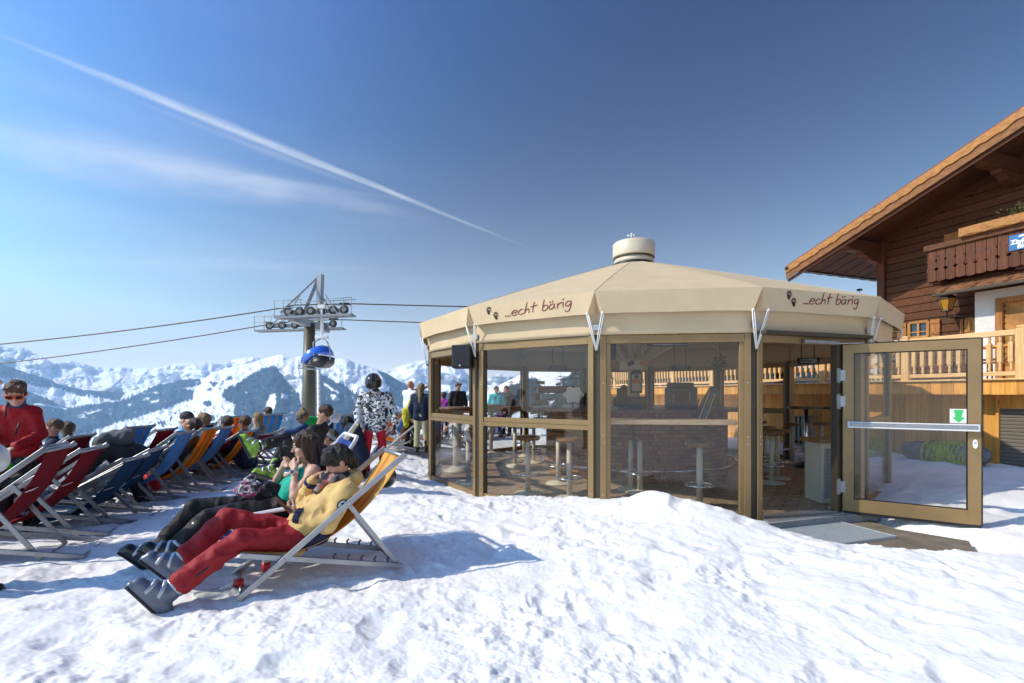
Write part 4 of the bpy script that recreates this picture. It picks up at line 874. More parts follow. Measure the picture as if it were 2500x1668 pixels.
# balustrade, bay by bay
BAY = 1.93
def bal_mesh():
    mb = MB(); s = .038
    def sq(z0, z1, s0, s1): mb.add([(x * s0, y * s0, z0) for x, y in ((-1, -1), (1, -1), (1, 1), (-1, 1))] + [(x * s1, y * s1, z1) for x, y in ((-1, -1), (1, -1), (1, 1), (-1, 1))], [(0, 1, 5, 4), (1, 2, 6, 5), (2, 3, 7, 6), (3, 0, 4, 7), (3, 2, 1, 0), (4, 5, 6, 7)], False)
    sq(0.20, 0.54, .036, .036); sq(0.165, 0.20, .022, .036); sq(0.54, 0.575, .036, .022)
    mb.lathe([(.018, 0.0), (.020, .03), (.030, .06), (.022, .10), (.018, .13), (.024, .165)], n=10); mb.lathe([(.022, .575), (.018, .60), (.028, .64), (.022, .68), (.018, .72)], n=10)
    return mb
bal0 = None
for k in range(-1, 8):
    ta = 0.05 + BAY * k
    rl = thing('balustrade', ['leftmost', 'second', 'third'][0] + ' x', 'balustrade', tuple(TP(ta, .06, 1.70)), math.atan2(TD.y, TD.x), 'balustrade bays along the terrace edge')
    mb = MB(); mb.box((0, 0, .46), (.15, .15, .94)); mb.box((0, 0, .955), (.125, .125, .05)); mb.build('post', M['larch_pale'], rl, 0.012, world=False)
    mb = MB(); mb.box((BAY / 2, 0, .86), (BAY - .15, .085, .11)); rr = mb.build('top_rail', M['larch_rail2'] if 'larch_rail2' in M else M.setdefault('larch_rail2', wood('pale larch rail lengthwise', (0.68, 0.45, 0.22), (0.53, 0.32, 0.13), 'X', 0.6)), rl, 0.01, world=False)
    mb = MB(); mb.box((BAY / 2, 0, .09), (BAY - .15, .08, .08)); mb.build('bottom_rail', M['larch_rail2'], rl, 0.008, world=False)
    mb = MB(); mb.mi = 0
    for z in (.2, .75): mb.cyl((-.0, -.0755, z), (0, -.085, z), .012, n=8)
    mb.build('bolt', M['galv'], rl, world=False)
    nb = 11
    for i in range(nb):
        if bal0 is None: bal0 = bal_mesh().build('baluster', M['larch_pale'], rl, world=False); b_ = bal0
        else: b_ = bal0.copy(); COL.objects.link(b_); b_.parent = rl
        b_.location = (.075 + (BAY - .15) * (i + .5) / nb, 0, .115)
    rl['label'] = {-1: 'balustrade bay of turned balusters nearest the camera at the right edge', 0: 'balustrade bay above the open door glass, its thick post at the right edge', 1: 'balustrade bay seen through the left half of the door glass', 2: 'balustrade bay seen through the doorway beside the hinge post', 3: 'balustrade bay seen through the left half of the doorway',
                   4: 'balustrade bay behind the right end of the large pane', 5: 'balustrade bay behind the middle of the large pane', 6: 'balustrade bay just right of the pavilion mast', 7: 'farthest balustrade bay, where the terrace ends behind the mast'}[k]
# ---------------------------------------------------------------- the chalet
CD = 3.5
def CP(t, off=0.0, z=0.0): return TP(t, CD + off, z)
def cpx(u, v, off=0.0): return onplane(u, v, TP(0, CD + off), TN)
def tof(p): return (p - TP(0, CD)).dot(TD)
cor = cpx(2147, 760); TC = tof(cor)                        # the far corner of the front wall
OG, OE = 1.8, 1.5
tip = cpx(1919, 655, -OG); tpz = tip.z; tt = tof(tip)
near = cpx(2500, 266, -OG); tn, zn = tof(near), near.z
SL = (zn - tpz) / (tn - tt)                                 # slope per metre along the front
TR = -3.0                                                   # ridge position
def roof_z(t): return tpz + SL * ((t if t > TR else 2 * TR - t) - tt)
TL = 2 * TR - tt
ch = thing('chalet', 'dark timber alpine chalet with broad carved gable roof above the terrace', 'chalet', tuple(CP(4, 0, 0)))
DEP = 9.0
M['tile'] = mat('dark red roof sheet', (0.19, 0.035, 0.028), 0.6, 0.0, 0.15, 3)
mb = MB()
for (ta, tb_) in ((tt, TR), (TR, TL)):
    a, b = CP(ta, -OG, roof_z(ta)), CP(tb_, -OG, roof_z(tb_)); c, e = CP(tb_, DEP, roof_z(tb_)), CP(ta, DEP, roof_z(ta))
    up = Vector((0, 0, 0.075)); mb.add([a, b, c, e, a + up, b + up, c + up, e + up], [(0, 1, 2, 3), (7, 6, 5, 4), (0, 4, 5, 1), (1, 5, 6, 2), (2, 6, 7, 3), (3, 7, 4, 0)], False)
mb.build('roof', M['tile'], ch)
mb = MB()                                                    # soffit boards run up the slope
nb = 34
for i in range(nb):
    o0, o1 = -OG + 0.05 + (DEP) * i / nb, -OG + 0.05 + (DEP) * (i + 1) / nb - 0.012
    for (ta, tb_) in ((tt + .03, TR), (TR, TL)):
        z0 = -0.035 - (0.012 if i % 2 else 0.0); mb.beam(CP(ta, (o0 + o1) / 2, roof_z(ta) + z0), CP(tb_, (o0 + o1) / 2, roof_z(tb_) + z0), o1 - o0, 0.03)
mb.build('soffit', M['soffit'], ch)
# rafters under the soffit, purlins, verge boards
mb = MB()
for off in (0.05,):
    mb.beam(CP(TC + .3, off, roof_z(TC + .3) - .14), CP(TR, off, roof_z(TR) - .14), 0.13, 0.17)
mb.build('rafter', M['soffit'], ch)
VT = 0.31                                                    # carved verge, in two layers
def verge(off, z0, z1, th, wav, name, mm):
    mb = MB(); n = 180; pts = []
    for (ta, tb_) in ((tt, TR), (TL, TR)):
        vs = []
        for i in range(n + 1):
            t = ta + (tb_ - ta) * i / n; s = abs(t - ta); zz = roof_z(t); ww = 0
            if wav: x = (s / 0.62) % 1.0; ww = 0.03 * abs(math.sin(math.pi * x)) + 0.014 * math.sin(4 * math.pi * x)
            vs += [CP(t, off, zz + z1), CP(t, off, zz + z0 - ww + (0.03 if wav else 0)), CP(t, off + th, zz + z1), CP(t, off + th, zz + z0 - ww + (0.03 if wav else 0))]
        fs = []
        for i in range(n):
            b = 4 * i; fs += [(b, b + 4, b + 5, b + 1), (b + 2, b + 3, b + 7, b + 6), (b + 1, b + 5, b + 7, b + 3), (b, b + 2, b + 6, b + 4)]
        fs += [(0, 1, 3, 2), (4 * n, 4 * n + 2, 4 * n + 3, 4 * n + 1)]
        mb.add(vs, fs, False)
    mb.build(name, mm, ch)
verge(-OG - .035, -0.17, 0.03, .032, True, 'verge_board', M['verge']); verge(-OG, -0.345, 0.0, .03, False, 'lower_verge_board', M['verge_dark'])
verge(-OG + .07, -0.43, -0.345, .05, False, 'verge_batten', M['soffit'])
mb = MB(); mb.beam(CP(tt - .06, -OG - .08, tpz - .02), CP(tt - .06, DEP, tpz - .02), 0.10, 0.08); mb.build('gutter', M['black'], ch, 0.01)
# front wall: upper logs dark, gable to the roof
def cwall(name, poly, m_, off=0.0, th=0.2, par=None):
    F_ = frame(TD, Vector((0, 0, 1)), TN, CP(0, off, 0)); mb = MB(); FF = F_
    if TD.cross(Vector((0, 0, 1))).dot(TN) < 0: FF = F_
    mb.prism(poly, FF, th); return mb.build(name, m_, par or ch)
M['logs'] = None
def logs():
    m = wood('dark log wall', (0.135, 0.05, 0.019), (0.06, 0.021, 0.009), 'X', 0.7); t = m.node_tree; b = t.nodes['Principled BSDF']
    return m
gable = [(TC, 0.9), (TC, roof_z(TC) - .05), (TR, roof_z(TR) - .05), (2 * TR - TC, roof_z(TC) - .05), (2 * TR - TC, 0.9)]
M['logs'] = logs()
mb = MB(); z = 0.9
zmax = roof_z(TR) - .06
while z < zmax - .05:
    h = 0.215; lim = None
    zt_ = z + h
    if zt_ <= roof_z(TC) - .06: ta_, tb_ = TC, 2 * TR - TC
    else: ta_ = tt + (zt_ + .06 - tpz) / SL; tb_ = 2 * TR - ta_
    mb.beam(CP(ta_, 0.07, z + h / 2), CP(tb_, 0.07, z + h / 2), 0.14, h - 0.012); z += h
mb.build('log_wall', M['logs'], ch, 0.012)
mb = MB(); mb.beam(CP(TC - .09, 0.0, .9), CP(TC - .09, 0.0, roof_z(TC) - .1), 0.2, 0.2, up=TN); mb.build('corner_post', M['old_wood_v'], ch)
cwall('wall_backing', gable, M['soffit'], 0.15, 0.05)
mb = MB(); mb.add([CP(TC - .1, .1, .9), CP(TC - .1, DEP, .9), CP(TC - .1, DEP, roof_z(TC) - .05), CP(TC - .1, .1, roof_z(TC) - .05)], [(0, 1, 2, 3)]); s_ = mb.build('side_wall', M['logs'], ch)
# purlins with carved brackets carrying the verge
for (u, v) in ((2100, 640), (2440, 450)):
    t_ = tof(cpx(u, v, -1.0)); t_ = max(min(t_, TC - .12), TR) if u < 2300 else t_
    z_ = roof_z(t_) - .32; mb = MB()
    prof = [(0.3, -.16), (0.3, .16), (-OG + .12, .16), (-OG + .10, .06), (-OG + .2, 0.0), (-OG + .16, -.07), (-OG + .32, -.12), (-OG + .42, -.16)]
    mb.prism(prof, frame(TN, Vector((0, 0, 1)), TD, CP(t_, 0, z_)), .24)
    prof = [(0.2, -.20), (0.2, -.165), (-.9, -.165), (-.86, -.24), (-.7, -.26), (-.55, -.36), (-.2, -.42), (0.2, -.44)]
    mb.prism(prof, frame(TN, Vector((0, 0, 1)), TD, CP(t_ + .02, 0, z_)), .20)
    mb.build('purlin', M['soffit'], ch)
# windows with shutters
M['win_glass'] = mat('window glass reflecting sky', (0.03, 0.05, 0.08), 0.06, 0, spec=0.8); M['win_frame'] = wood('orange window frame', (0.46, 0.22, 0.06), (0.34, 0.15, 0.04), 'Z', 0.5)
def cwin(u0, v0, u1, v1, shutters=True, dark=False):
    p, q = cpx(u0, v1), cpx(u1, v0); ta_, tb_, z0, z1 = tof(p), tof(q), p.z, q.z; tm = (ta_ + tb_) / 2; wd = abs(ta_ - tb_); h = z1 - z0
    mb = MB(); fm = M['win_frame'] if not dark else M['old_wood_v']
    for t_ in (ta_, tb_, tm): mb.beam(CP(t_, -.03, z0), CP(t_, -.03, z1), 0.07 if t_ != tm else .05, 0.06, up=TN)
    for z_ in (z0, z1): mb.beam(CP(ta_, -.032, z_), CP(tb_, -.032, z_), 0.06, 0.07)
    mb.beam(CP(ta_, -.026, z0 + h * .35), CP(tb_, -.026, z0 + h * .35), .04, .03)
    f = mb.build('window', fm, ch); mb = MB(); mb.add([CP(ta_, -.012, z0), CP(tb_, -.012, z0), CP(tb_, -.012, z1), CP(ta_, -.012, z1)], [(0, 1, 2, 3)]); mb.build('pane', M['win_glass'], f)
    mb = MB(); mb.beam(CP(ta_ + .05, -.07, z0 - .05), CP(tb_ - .05, -.07, z0 - .05), .12, .04); mb.build('sill', fm, f)
    if shutters:
        for sgn, t_ in ((1, ta_), (-1, tb_)):
            mb = MB(); c0 = t_ + sgn * (wd * .25 + .06)
            for k in range(4): mb.beam(CP(c0 + (k - 1.5) * wd * .12, -.05, z0 - .02), CP(c0 + (k - 1.5) * wd * .12, -.05, z1 + .02), wd * .118, .03, up=TN)
            for zz in (.15, .85): mb.beam(CP(c0 - wd * .24, -.075, z0 + h * zz), CP(c0 + wd * .24, -.075, z0 + h * zz), .02, .06)
            mb.build('shutter', M['shutter'], f)
cwin(2222, 784, 2268, 826); cwin(2352, 545, 2432, 640, True, True); cwin(2362, 778, 2378, 826, True)
# balcony
BO = -1.15
bl, br_ = cpx(2263, 606, BO), cpx(2500, 548, BO); tb0, tb1 = tof(bl), tof(br_) - 3.0; zb1 = bl.z; zb0 = cpx(2268, 690, BO).z; 
bal = MB(); t = tb0; rgb = random.Random(9)
while t > tb1:
    wd = 0.20; z0 = zb0 + rgb.uniform(-.01, .01)
    c = t - wd / 2; zt_ = zb1 - .10; gap = .03
    poly = [(-wd / 2 + .006, 0.02), (-.03, 0), (.03, 0), (wd / 2 - .006, .02), (wd / 2 - .006, .25), (wd / 2 - .05, .31), (wd / 2 - .006, .35), (wd / 2 - .006, .48), (wd / 2 - .03, .52), (wd / 2 - .006, .56), (wd / 2 - .006, zt_ - z0), (-wd / 2 + .006, zt_ - z0), (-wd / 2 + .006, .56), (-wd / 2 + .03, .52), (-wd / 2 + .006, .48), (-wd / 2 + .006, .35), (-wd / 2 + .05, .31), (-wd / 2 + .006, .25)]
    bal.prism(poly, frame(TD, Vector((0, 0, 1)), TN, CP(c, BO, z0)), .03); t -= wd
bc = bal.build('balcony', M['old_wood_v'], ch)
mb = MB(); mb.beam(CP(tb0 + .05, BO + .02, zb1 - .03), CP(tb1, BO + .02, zb1 - .03), .16, .14); mb.build('handrail', M['old_wood'], bc, 0.01)
mb = MB(); mb.beam(CP(tb0, BO / 2, zb0 + .12), CP(tb1, BO / 2, zb0 + .12), -BO - .06, .06); mb.build('balcony_floor', M['soffit'], bc)
mb = MB()
for k in range(4): mb.beam(CP(tb0 - .15 - 1.6 * k, BO + .1, zb0 + .03), CP(tb0 - .15 - 1.6 * k, .1, zb0 + .03), .16, .18)
mb.build('balcony_beam', M['soffit'], bc)
mb = MB(); t = tb0
for k in range(5): mb.beam(CP(tb0 - .015, BO + .1 + k * .22, zb0), CP(tb0 - .015, BO + .1 + k * .22, zb1 - .1), .03, .20, up=TN)
mb.build('balcony_side', M['old_wood_v'], bc)
pl = cpx(2341, 594, BO - .14); tp0 = tof(pl)                 # carved flower box on the rail
mb = MB(); nn = 60; L_ = 6.0; poly = [(0, .26)] + [(-L_, .26)] + [(-L_ * i / nn, .05 + .03 * abs(math.sin(i * .62))) for i in range(nn, -1, -1)]
mb.prism(poly, frame(TD, Vector((0, 0, 1)), TN, CP(tp0, BO - .16, zb1 - .02)), .03); mb.beam(CP(tp0, BO - .05, zb1 + .12), CP(tp0 - L_, BO - .05, zb1 + .12), .18, .18); mb.build('flower_box', M['verge'], bc)
M['pine_twigs'] = mat('green brown twigs', (0.10, 0.085, 0.02), 0.8, 0, 0.4, 20)
mb = MB(); fl = cpx(2500, 545, BO - .05); t_f = tof(fl); rgf = random.Random(11)
for k in range(700):
    p = CP(t_f - .25 + rgf.gauss(0, .22), BO - .07 + rgf.gauss(0, .07), zb1 + .26 + abs(rgf.gauss(0, .10))); q = p + Vector((rgf.gauss(0, .06), rgf.gauss(0, .06), rgf.gauss(.03, .05))); s = Vector((rgf.gauss(0, .012), rgf.gauss(0, .012), rgf.gauss(0, .012)))
    mb.add([p, (p + q) / 2 + s, q, (p + q) / 2 - s], [(0, 1, 2, 3)], False)
mb.build('planting', M['pine_twigs'], bc, fix=False)
# sign on the balcony
M['sign_blue'] = mat('enamel sign blue', (0.035, 0.15, 0.36), 0.35); M['sign_white'] = mat('enamel sign white', (0.8, 0.82, 0.84), 0.35)
sg0, sg1 = cpx(2463, 614, BO - .03), cpx(2463, 577, BO - .03); tsg = tof(sg0); hs = sg1.z - sg0.z; ws = hs * 1.75
sgn = thing('beer_sign', 'blue enamel sign reading Zipfer Bier on the balcony boards', 'sign', tuple(CP(tsg - ws / 2, BO - .03, sg0.z)))
F_ = frame(-TD, Vector((0, 0, 1)), -TN, CP(tsg, BO - .012, sg0.z)); mb = MB(); mb.prism([(0, 0), (ws, 0), (ws, hs), (0, hs)], F_, .014); mb.build('plate', M['sign_blue'], sgn)
def text_mesh(s, size, m_, Fm, par, name='lettering', ext=.002, align='LEFT', bold=0.0):
    cu = bpy.data.curves.new('t', 'FONT'); cu.body = s; cu.size = size; cu.extrude = ext; cu.align_x = align; cu.offset = bold; cu.resolution_u = 2
    ob = bpy.data.objects.new('t', cu); COL.objects.link(ob); dg = bpy.context.evaluated_depsgraph_get(); me = bpy.data.meshes.new_from_object(ob.evaluated_get(dg)); bpy.data.objects.remove(ob); bpy.data.curves.remove(cu)
    me.transform(Fm); me.transform(Matrix.Translation(-origin(par))); me.name = name; me.materials.clear(); return link_mesh(name, me, par, [m_])
text_mesh('Zipfer', hs * .40, M['sign_white'], F_ @ Matrix.Translation((ws * .05, hs * .40, .018)), sgn, bold=.006)
text_mesh('Bier', hs * .40, M['sign_white'], F_ @ Matrix.Translation((ws * .24, hs * .08, .018)), sgn, bold=.006)
mb = MB(); mb.prism([(ws * .25, hs * .80), (ws * .5, hs * .80), (ws * .5, hs * .84), (ws * .45, hs * .84), (ws * .45, hs * .92), (ws * .30, hs * .92), (ws * .30, hs * .84), (ws * .25, hs * .84)], F_ @ Matrix.Translation((0, 0, .016)), .003); mb.build('emblem', M['sign_white'], sgn)
# shingled porch roof, white walled entrance with the door
PO = -1.35
q0, q1 = cpx(2282, 722, PO), cpx(2500, 680, PO); tq0 = tof(q0); zq = q0.z; tq1 = tq0 - 7.0
M['shingle'] = wood('grey brown shingles', (0.30, 0.135, 0.06), (0.15, 0.06, 0.028), 'Y', 0.75)
mb = MB(); rgs = random.Random(4)
for r_ in range(9):
    f = r_ / 9; o_ = PO + (1.35) * f; t = tq0 + .12 * (r_ % 2) - f * .15
    while t > tq1:
        wd = rgs.uniform(.09, .16); a_ = CP(t - wd / 2, o_, zq + .80 * f + .03 + rgs.uniform(0, .008)); b_ = CP(t - wd / 2, o_ + .26, zq + .80 * f + .16); mb.beam(a_, b_, wd - .006, .014); t -= wd
pr = mb.build('porch_roof', M['shingle'], ch)
mb = MB(); mb.beam(CP(tq0 + .03, PO - .04, zq), CP(tq1, PO - .04, zq), .10, .07); mb.build('porch_gutter', M['dark_bronze'], pr, 0.01)
mb = MB()
for k in range(12): mb.beam(CP(tq0 - .12 - .6 * k, PO + .02, zq + .0), CP(tq0 - .12 - .6 * k, .05, zq + .76), .09, .10)
mb.build('porch_rafter', M['soffit'], pr)
mb = MB(); mb.add([CP(tq0, PO + .02, zq + .02), CP(tq1, PO + .02, zq + .02), CP(tq1, 0, zq + .80), CP(tq0, 0, zq + .80)], [(0, 1, 2, 3)]); s_ = mb.build('porch_lining', M['soffit'], pr)
WO = -0.75
w0, w1 = tof(cpx(2380, 760, WO)), tof(cpx(2434, 760, WO)); wt = cpx(2380, 715, WO).z
mb = MB()
F_ = frame(TD, Vector((0, 0, 1)), TN, CP(0, WO, 0)); mb.prism([(w0, 1.6), (w0, wt), (w1, wt), (w1, 1.6)], F_, -WO - .01); mb.prism([(w1 - 1.3, 1.6), (w1 - 1.3, wt), (w1 - 6, wt), (w1 - 6, 1.6)], F_, -WO - .01); mb.prism([(w1, wt - .22), (w1, wt), (w1 - 1.3, wt), (w1 - 1.3, wt - .22)], F_, -WO - .01); mb.build('entrance_wall', M['plaster'], ch)
mb = MB()
for t_ in (w1 - .06, w1 - 1.24): mb.beam(CP(t_, WO - .01, 1.6), CP(t_, WO - .01, wt - .22), .13, .12, up=TN)
mb.beam(CP(w1 - .125, WO - .012, wt - .28), CP(w1 - 1.175, WO - .012, wt - .28), .12, .12); dr = mb.build('door', M['shutter'], ch)
mb = MB(); 
for k in range(16):
    z_ = 1.6 + k * .14; mb.beam(CP(w1 - .13, WO + .03, z_), CP(w1 - .65, WO + .03, z_ - .30), .03, .13); mb.beam(CP(w1 - 1.17, WO + .03, z_), CP(w1 - .65, WO + .03, z_ - .30), .03, .13)
mb.build('door_leaf', M['win_frame'], dr)
# lantern on its bracket
lp = cpx(2312, 742, -.55); ln = thing('wall_lantern', 'black iron wall lantern with amber panes under the porch roof', 'lantern', tuple(lp)); M['amber'] = mat('amber lantern glass', (0.45, 0.22, 0.03), 0.3)
mb = MB(); mb.lathe([(.10, -.16), (.19, .12), (.02, .26)], tuple(lp), 6, False); mb.build('panes', M['amber'], ln)
mb = MB(); mb.lathe([(.12, -.19), (.115, -.16)], tuple(lp), 6, False); mb.lathe([(.22, .12), (.20, .15), (.04, .28), (.02, .34)], tuple(lp), 6, False)
for k in range(6): a_ = k * math.pi / 3; mb.cyl(lp + Vector((.105 * math.cos(a_), .105 * math.sin(a_), -.16)), lp + Vector((.195 * math.cos(a_), .195 * math.sin(a_), .12)), .008, n=5)
mb.tube([lp + Vector((0, 0, -.18)), lp + Vector((0, 0, -.34)), lp + Vector((0, 0, -.34)) + TN * .55], .018, 6); mb.tube([lp + Vector((0, 0, -.30)) + TD * .25, lp + Vector((0, 0, -.36)), lp + Vector((0, 0, -.30)) - TD * .25], .012, 6); mb.build('iron_frame', M['black'], ln)
# ---------------------------------------------------------------- deck chairs
def striped(name, cols, widths, trans=0.0):
    """cloth striped across its width; the stripes are woven colours along local y"""
    m = bpy.data.materials.new(name); m.use_nodes = True; t = m.node_tree; b = t.nodes['Principled BSDF']
    tc = N('ShaderNodeTexCoord', t); sx = N('ShaderNodeSeparateXYZ', t); t.links.new(tc.outputs['UV'], sx.inputs[0])
    rp = N('ShaderNodeValToRGB', t); cr = rp.color_ramp; cr.interpolation = 'CONSTANT'; t.links.new(sx.outputs[0], rp.inputs[0])
    pos = 0; cr.elements[0].position = 0; cr.elements[0].color = (*cols[0], 1); tot = sum(widths); cr.elements.remove(cr.elements[1])
    for c, wd in list(zip(cols, widths)):
        if pos > 0: e = cr.elements.new(pos / tot); e.color = (*c, 1)
        pos += wd
    nz = N('ShaderNodeTexNoise', t); nz.inputs['Scale'].default_value = 5; nz.inputs['Detail'].default_value = 4; t.links.new(tc.outputs['Object'], nz.inputs['Vector'])
    hv = N('ShaderNodeHueSaturation', t); t.links.new(rp.outputs[0], hv.inputs['Color']); t.links.new(math_n('MULTIPLY_ADD', nz.outputs['Fac'], 0.35, 0.82, tree=t), hv.inputs['Value'])
    t.links.new(hv.outputs[0], b.inputs['Base Color']); b.inputs['Roughness'].default_value = 0.85; b.inputs['Specular IOR Level'].default_value = 0.12
    tl = N('ShaderNodeBsdfTranslucent', t); t.links.new(hv.outputs[0], tl.inputs['Color']); ms = N('ShaderNodeMixShader', t); ms.inputs[0].default_value = trans
    o = t.nodes['Material Output']; t.links.new(b.outputs[0], ms.inputs[1]); t.links.new(tl.outputs[0], ms.inputs[2]); t.links.new(ms.outputs[0], o.inputs['Surface'])
    return m
OR, YE, RD = (0.72, 0.27, 0.015), (0.86, 0.55, 0.15), (0.66, 0.085, 0.012)
BL, GR, NV = (0.045, 0.26, 0.60), (0.25, 0.24, 0.25), (0.014, 0.048, 0.115)
CL = {'red': striped('dark red deck chair cloth', [(0.20, 0.014, 0.022)] * 2, [1, 1], .22), 'navy': striped('navy deck chair cloth', [NV] * 2, [1, 1], .22),
      'orange': striped('orange and yellow striped cloth', [OR, RD, OR, RD, OR], [2.2, 1.5, 2.6, 1.5, 2.2], .35),
      'yellow': striped('yellow and orange striped cloth', [YE, (0.80, 0.33, 0.09), YE, (0.80, 0.33, 0.09), YE], [3, 1.6, 2.6, 1.6, 3], .4),
      'blue': striped('blue and grey striped cloth', [BL, GR, BL, GR, BL], [2.2, 1.5, 2.6, 1.5, 2.2], .35),
      'green': striped('green and white striped cloth', [(0.5, 0.5, 0.42), (0.05, 0.11, 0.08)] * 5, [1] * 10, .3), 'ylstripe': striped('pale yellow striped cloth', [(0.75, 0.62, 0.28), (0.78, 0.74, 0.6)] * 4, [1] * 8, .35)}
M['tagwhite'] = mat('white strap end', (0.75, 0.75, 0.75), 0.7)
LA, PV = 1.51, 0.372
def chair_geo(al, tail):
    ca, sa = math.cos(al), math.sin(al); P = (PV * ca, PV * sa); rear = (P[0] + math.sqrt(.9 ** 2 - (P[1] - .02) ** 2), .02)
    bd = ((P[0] - rear[0]) / .9, (P[1] - rear[1]) / .9); Bf = (P[0] + bd[0] * .27, P[1] + bd[1] * .27); Br = (rear[0] + tail, .02) if tail else rear
    C0 = (.94 * ca, .94 * sa); best = None
    for k in range(60):
        q = (P[0] - bd[0] * (.35 + .55 * k / 59), P[1] - bd[1] * (.35 + .55 * k / 59)); e = abs(math.hypot(q[0] - C0[0], q[1] - C0[1]) - .685)
        if best is None or e < best[0]: best = (e, q)
    return dict(top=(LA * ca, LA * sa), P=P, Bf=Bf, Br=Br, C0=C0, C1=best[1], bd=bd, dir=(ca, sa))
def deck_chair(al, kind, label, wid=.56, tail=.25, sag=.10, strap=False, group='deck chairs on the snow', detail=True):
    g = chair_geo(al, tail); t = thing('deck_chair', label, 'deck chair', (0, 0, 0), 0, group); FR = M['alu']; h = wid / 2
    def V3(p, y): return Vector((p[0], y, p[1]))
    up = (-g['dir'][1], 0, g['dir'][0])
    for s in (-1, 1):
        y = s * h; mb = MB(); mb.beam(V3((0, 0), y), V3(g['top'], y), .022, .042, up=up); mb.cyl(V3(g['P'], y + s * .016), V3(g['P'], y - s * .012), .010, n=8); mb.build('long_rail', FR, t, 0.003, world=False)
        y2 = s * (h - .028); mb = MB(); mb.beam(V3(g['Bf'], y2), V3(g['Br'], y2), .022, .040, up=(-g['bd'][1], 0, g['bd'][0]))
        if detail:
            mb.mi = 1
            for k in range(5):
                f = .36 + .105 * k; q = (g['P'][0] - g['bd'][0] * f, g['P'][1] - g['bd'][1] * f); a_ = Vector((q[0], y2, q[1] + .015)); mb.tube([a_, a_ + Vector((-.004, 0, .028)), a_ + Vector((.014, 0, .045))], .009, 6)
        mb.build('seat_rail', [FR, M['dark_bronze']], t, 0.003, world=False)
        mb = MB(); y3 = s * (h - .054); mb.beam(V3(g['C0'], y3), V3(g['C1'], y3), .018, .034, up=(1, 0, .6)); mb.mi = 1
        mb.cyl(V3(g['C0'], y + s * .016), V3(g['C0'], y3 - s * .012), .010, n=8); mb.build('prop', [FR, M['galv']], t, world=False)
    for nm, p, r_, in (('top_bar', (g['top'][0] - .01 * g['dir'][0] , g['top'][1] - .02), .019), ('seat_bar', g['Bf'], .016)):
        mb = MB(); mb.cyl(V3(p, -h + .01), V3(p, h - .01), r_, n=10); mb.build(nm, FR, t, world=False)
    mb = MB(); mb.cyl(V3((g['Br'][0] - .02, .02), -h + .03), V3((g['Br'][0] - .02, .02), h - .03), .014, n=8); mb.cyl(V3(g['C1'], -h + .05), V3(g['C1'], h - .05), .009, n=8); mb.cyl(V3((.03 * g['dir'][0], .03 * g['dir'][1]), -h + .01), V3((.03 * g['dir'][0], .03 * g['dir'][1]), h - .01), .012, n=8); mb.build('cross_bar', FR, t, world=False)
    # the hanging cloth
    a, b = Vector((g['top'][0], 0, g['top'][1] - .015)), Vector((g['Bf'][0], 0, g['Bf'][1] + .015)); n, k = 22, 7; hw = h - .045
    L = (a - b).length; dn = Vector((b - a)).cross(Vector((0, 1, 0))).normalized(); dn = dn if dn.z < 0 else -dn
    vs, uvs = [], []
    for i in range(n + 1):
        f = i / n; s_ = 4 * f * (1 - f) * (0.7 + 0.62 * f); p = a.lerp(b, f) + dn * (sag * 2.1 * s_)
        for j in range(k + 1):
            e = j / k; wv = .006 * math.sin(9 * f + 5 * e); vs.append(p + Vector((0, (e - .5) * 2 * hw * (1 - .06 * math.sin(math.pi * f)), 0)) + dn * (wv + .02 * math.sin(math.pi * e) * math.sin(math.pi * f))); uvs.append((e, f))
    mb = MB(); mb.add(vs, [(i * (k + 1) + j, i * (k + 1) + j + 1, (i + 1) * (k + 1) + j + 1, (i + 1) * (k + 1) + j) for i in range(n) for j in range(k)], True)
    cl = mb.build('cloth', CL[kind], t, world=False, fix=False); uv = cl.data.uv_layers.new(name='UVMap')
    for li, lp_ in enumerate(cl.data.loops): uv.data[li].uv = uvs[lp_.vertex_index]
    sm = cl.modifiers.new('thick', 'SOLIDIFY'); sm.thickness = .003; sm.offset = 0
    if strap:
        i = 5; p = a.lerp(b, i / n) + dn * (sag * 2.1 * 4 * i / n * (1 - i / n) * .83 + .026); dr = (b - a).normalized(); mb = MB()
        mb.prism([(0, -.015), (.13, -.025), (.13, .025), (0, .015)], frame(Vector((0, 1, 0)), dr, dn, p + Vector((0, -.22, 0))), .004); mb.build('strap_end', M['tagwhite'], cl, world=False)
    t['geo'] = None; del t['geo']
    return t, g
def place(t, g, u, y, phi, z=None):
    """put a chair so that its near top corner stands at column u, distance y"""
    h = .28; X = (u - CU) / FPX * y; c, s = math.cos(phi), math.sin(phi); tx, ty = g['top'][0], -h
    ox, oy = X - (tx * c - ty * s), y - (tx * s + ty * c); zz = gz(ox + .6 * c, oy + .6 * s) - .02 if z is None else z
    t.location = (ox, oy, zz); t.rotation_euler = (0, 0, phi); return t
CH = []
def aim(u, y, u2, wid=.56):
    """heading that brings the far end of the top bar to column u2"""
    X = (u - CU) / FPX * y; best = min(((abs(((X - wid * math.sin(R(a))) / (y + wid * math.cos(R(a)))) * FPX + CU - u2)), a) for a in range(-75, 76)); return best[1]
def row(u, v, y, kind, label, phi=17, tail=.25, sag=.165, strap=False, detail=True, spare=0):
    if phi > 90: phi = aim(u, y, phi)
    z = EYE + (HV - v) / FPX * y; X = (u - CU) / FPX * y; z0 = gz(X, y); al = math.asin(min(.8, max(.35, (z - z0 + .02) / LA)))
    t, g = deck_chair(al, kind, label, tail=tail, sag=sag, strap=strap, detail=detail); place(t, g, u, y, R(phi)); CH.append((t, g)); return t, g
NEAR, NG = deck_chair(R(38), 'yellow', 'yellow and orange striped deck chair nearest the camera, woman in red trousers sitting in it', tail=0, sag=.12)
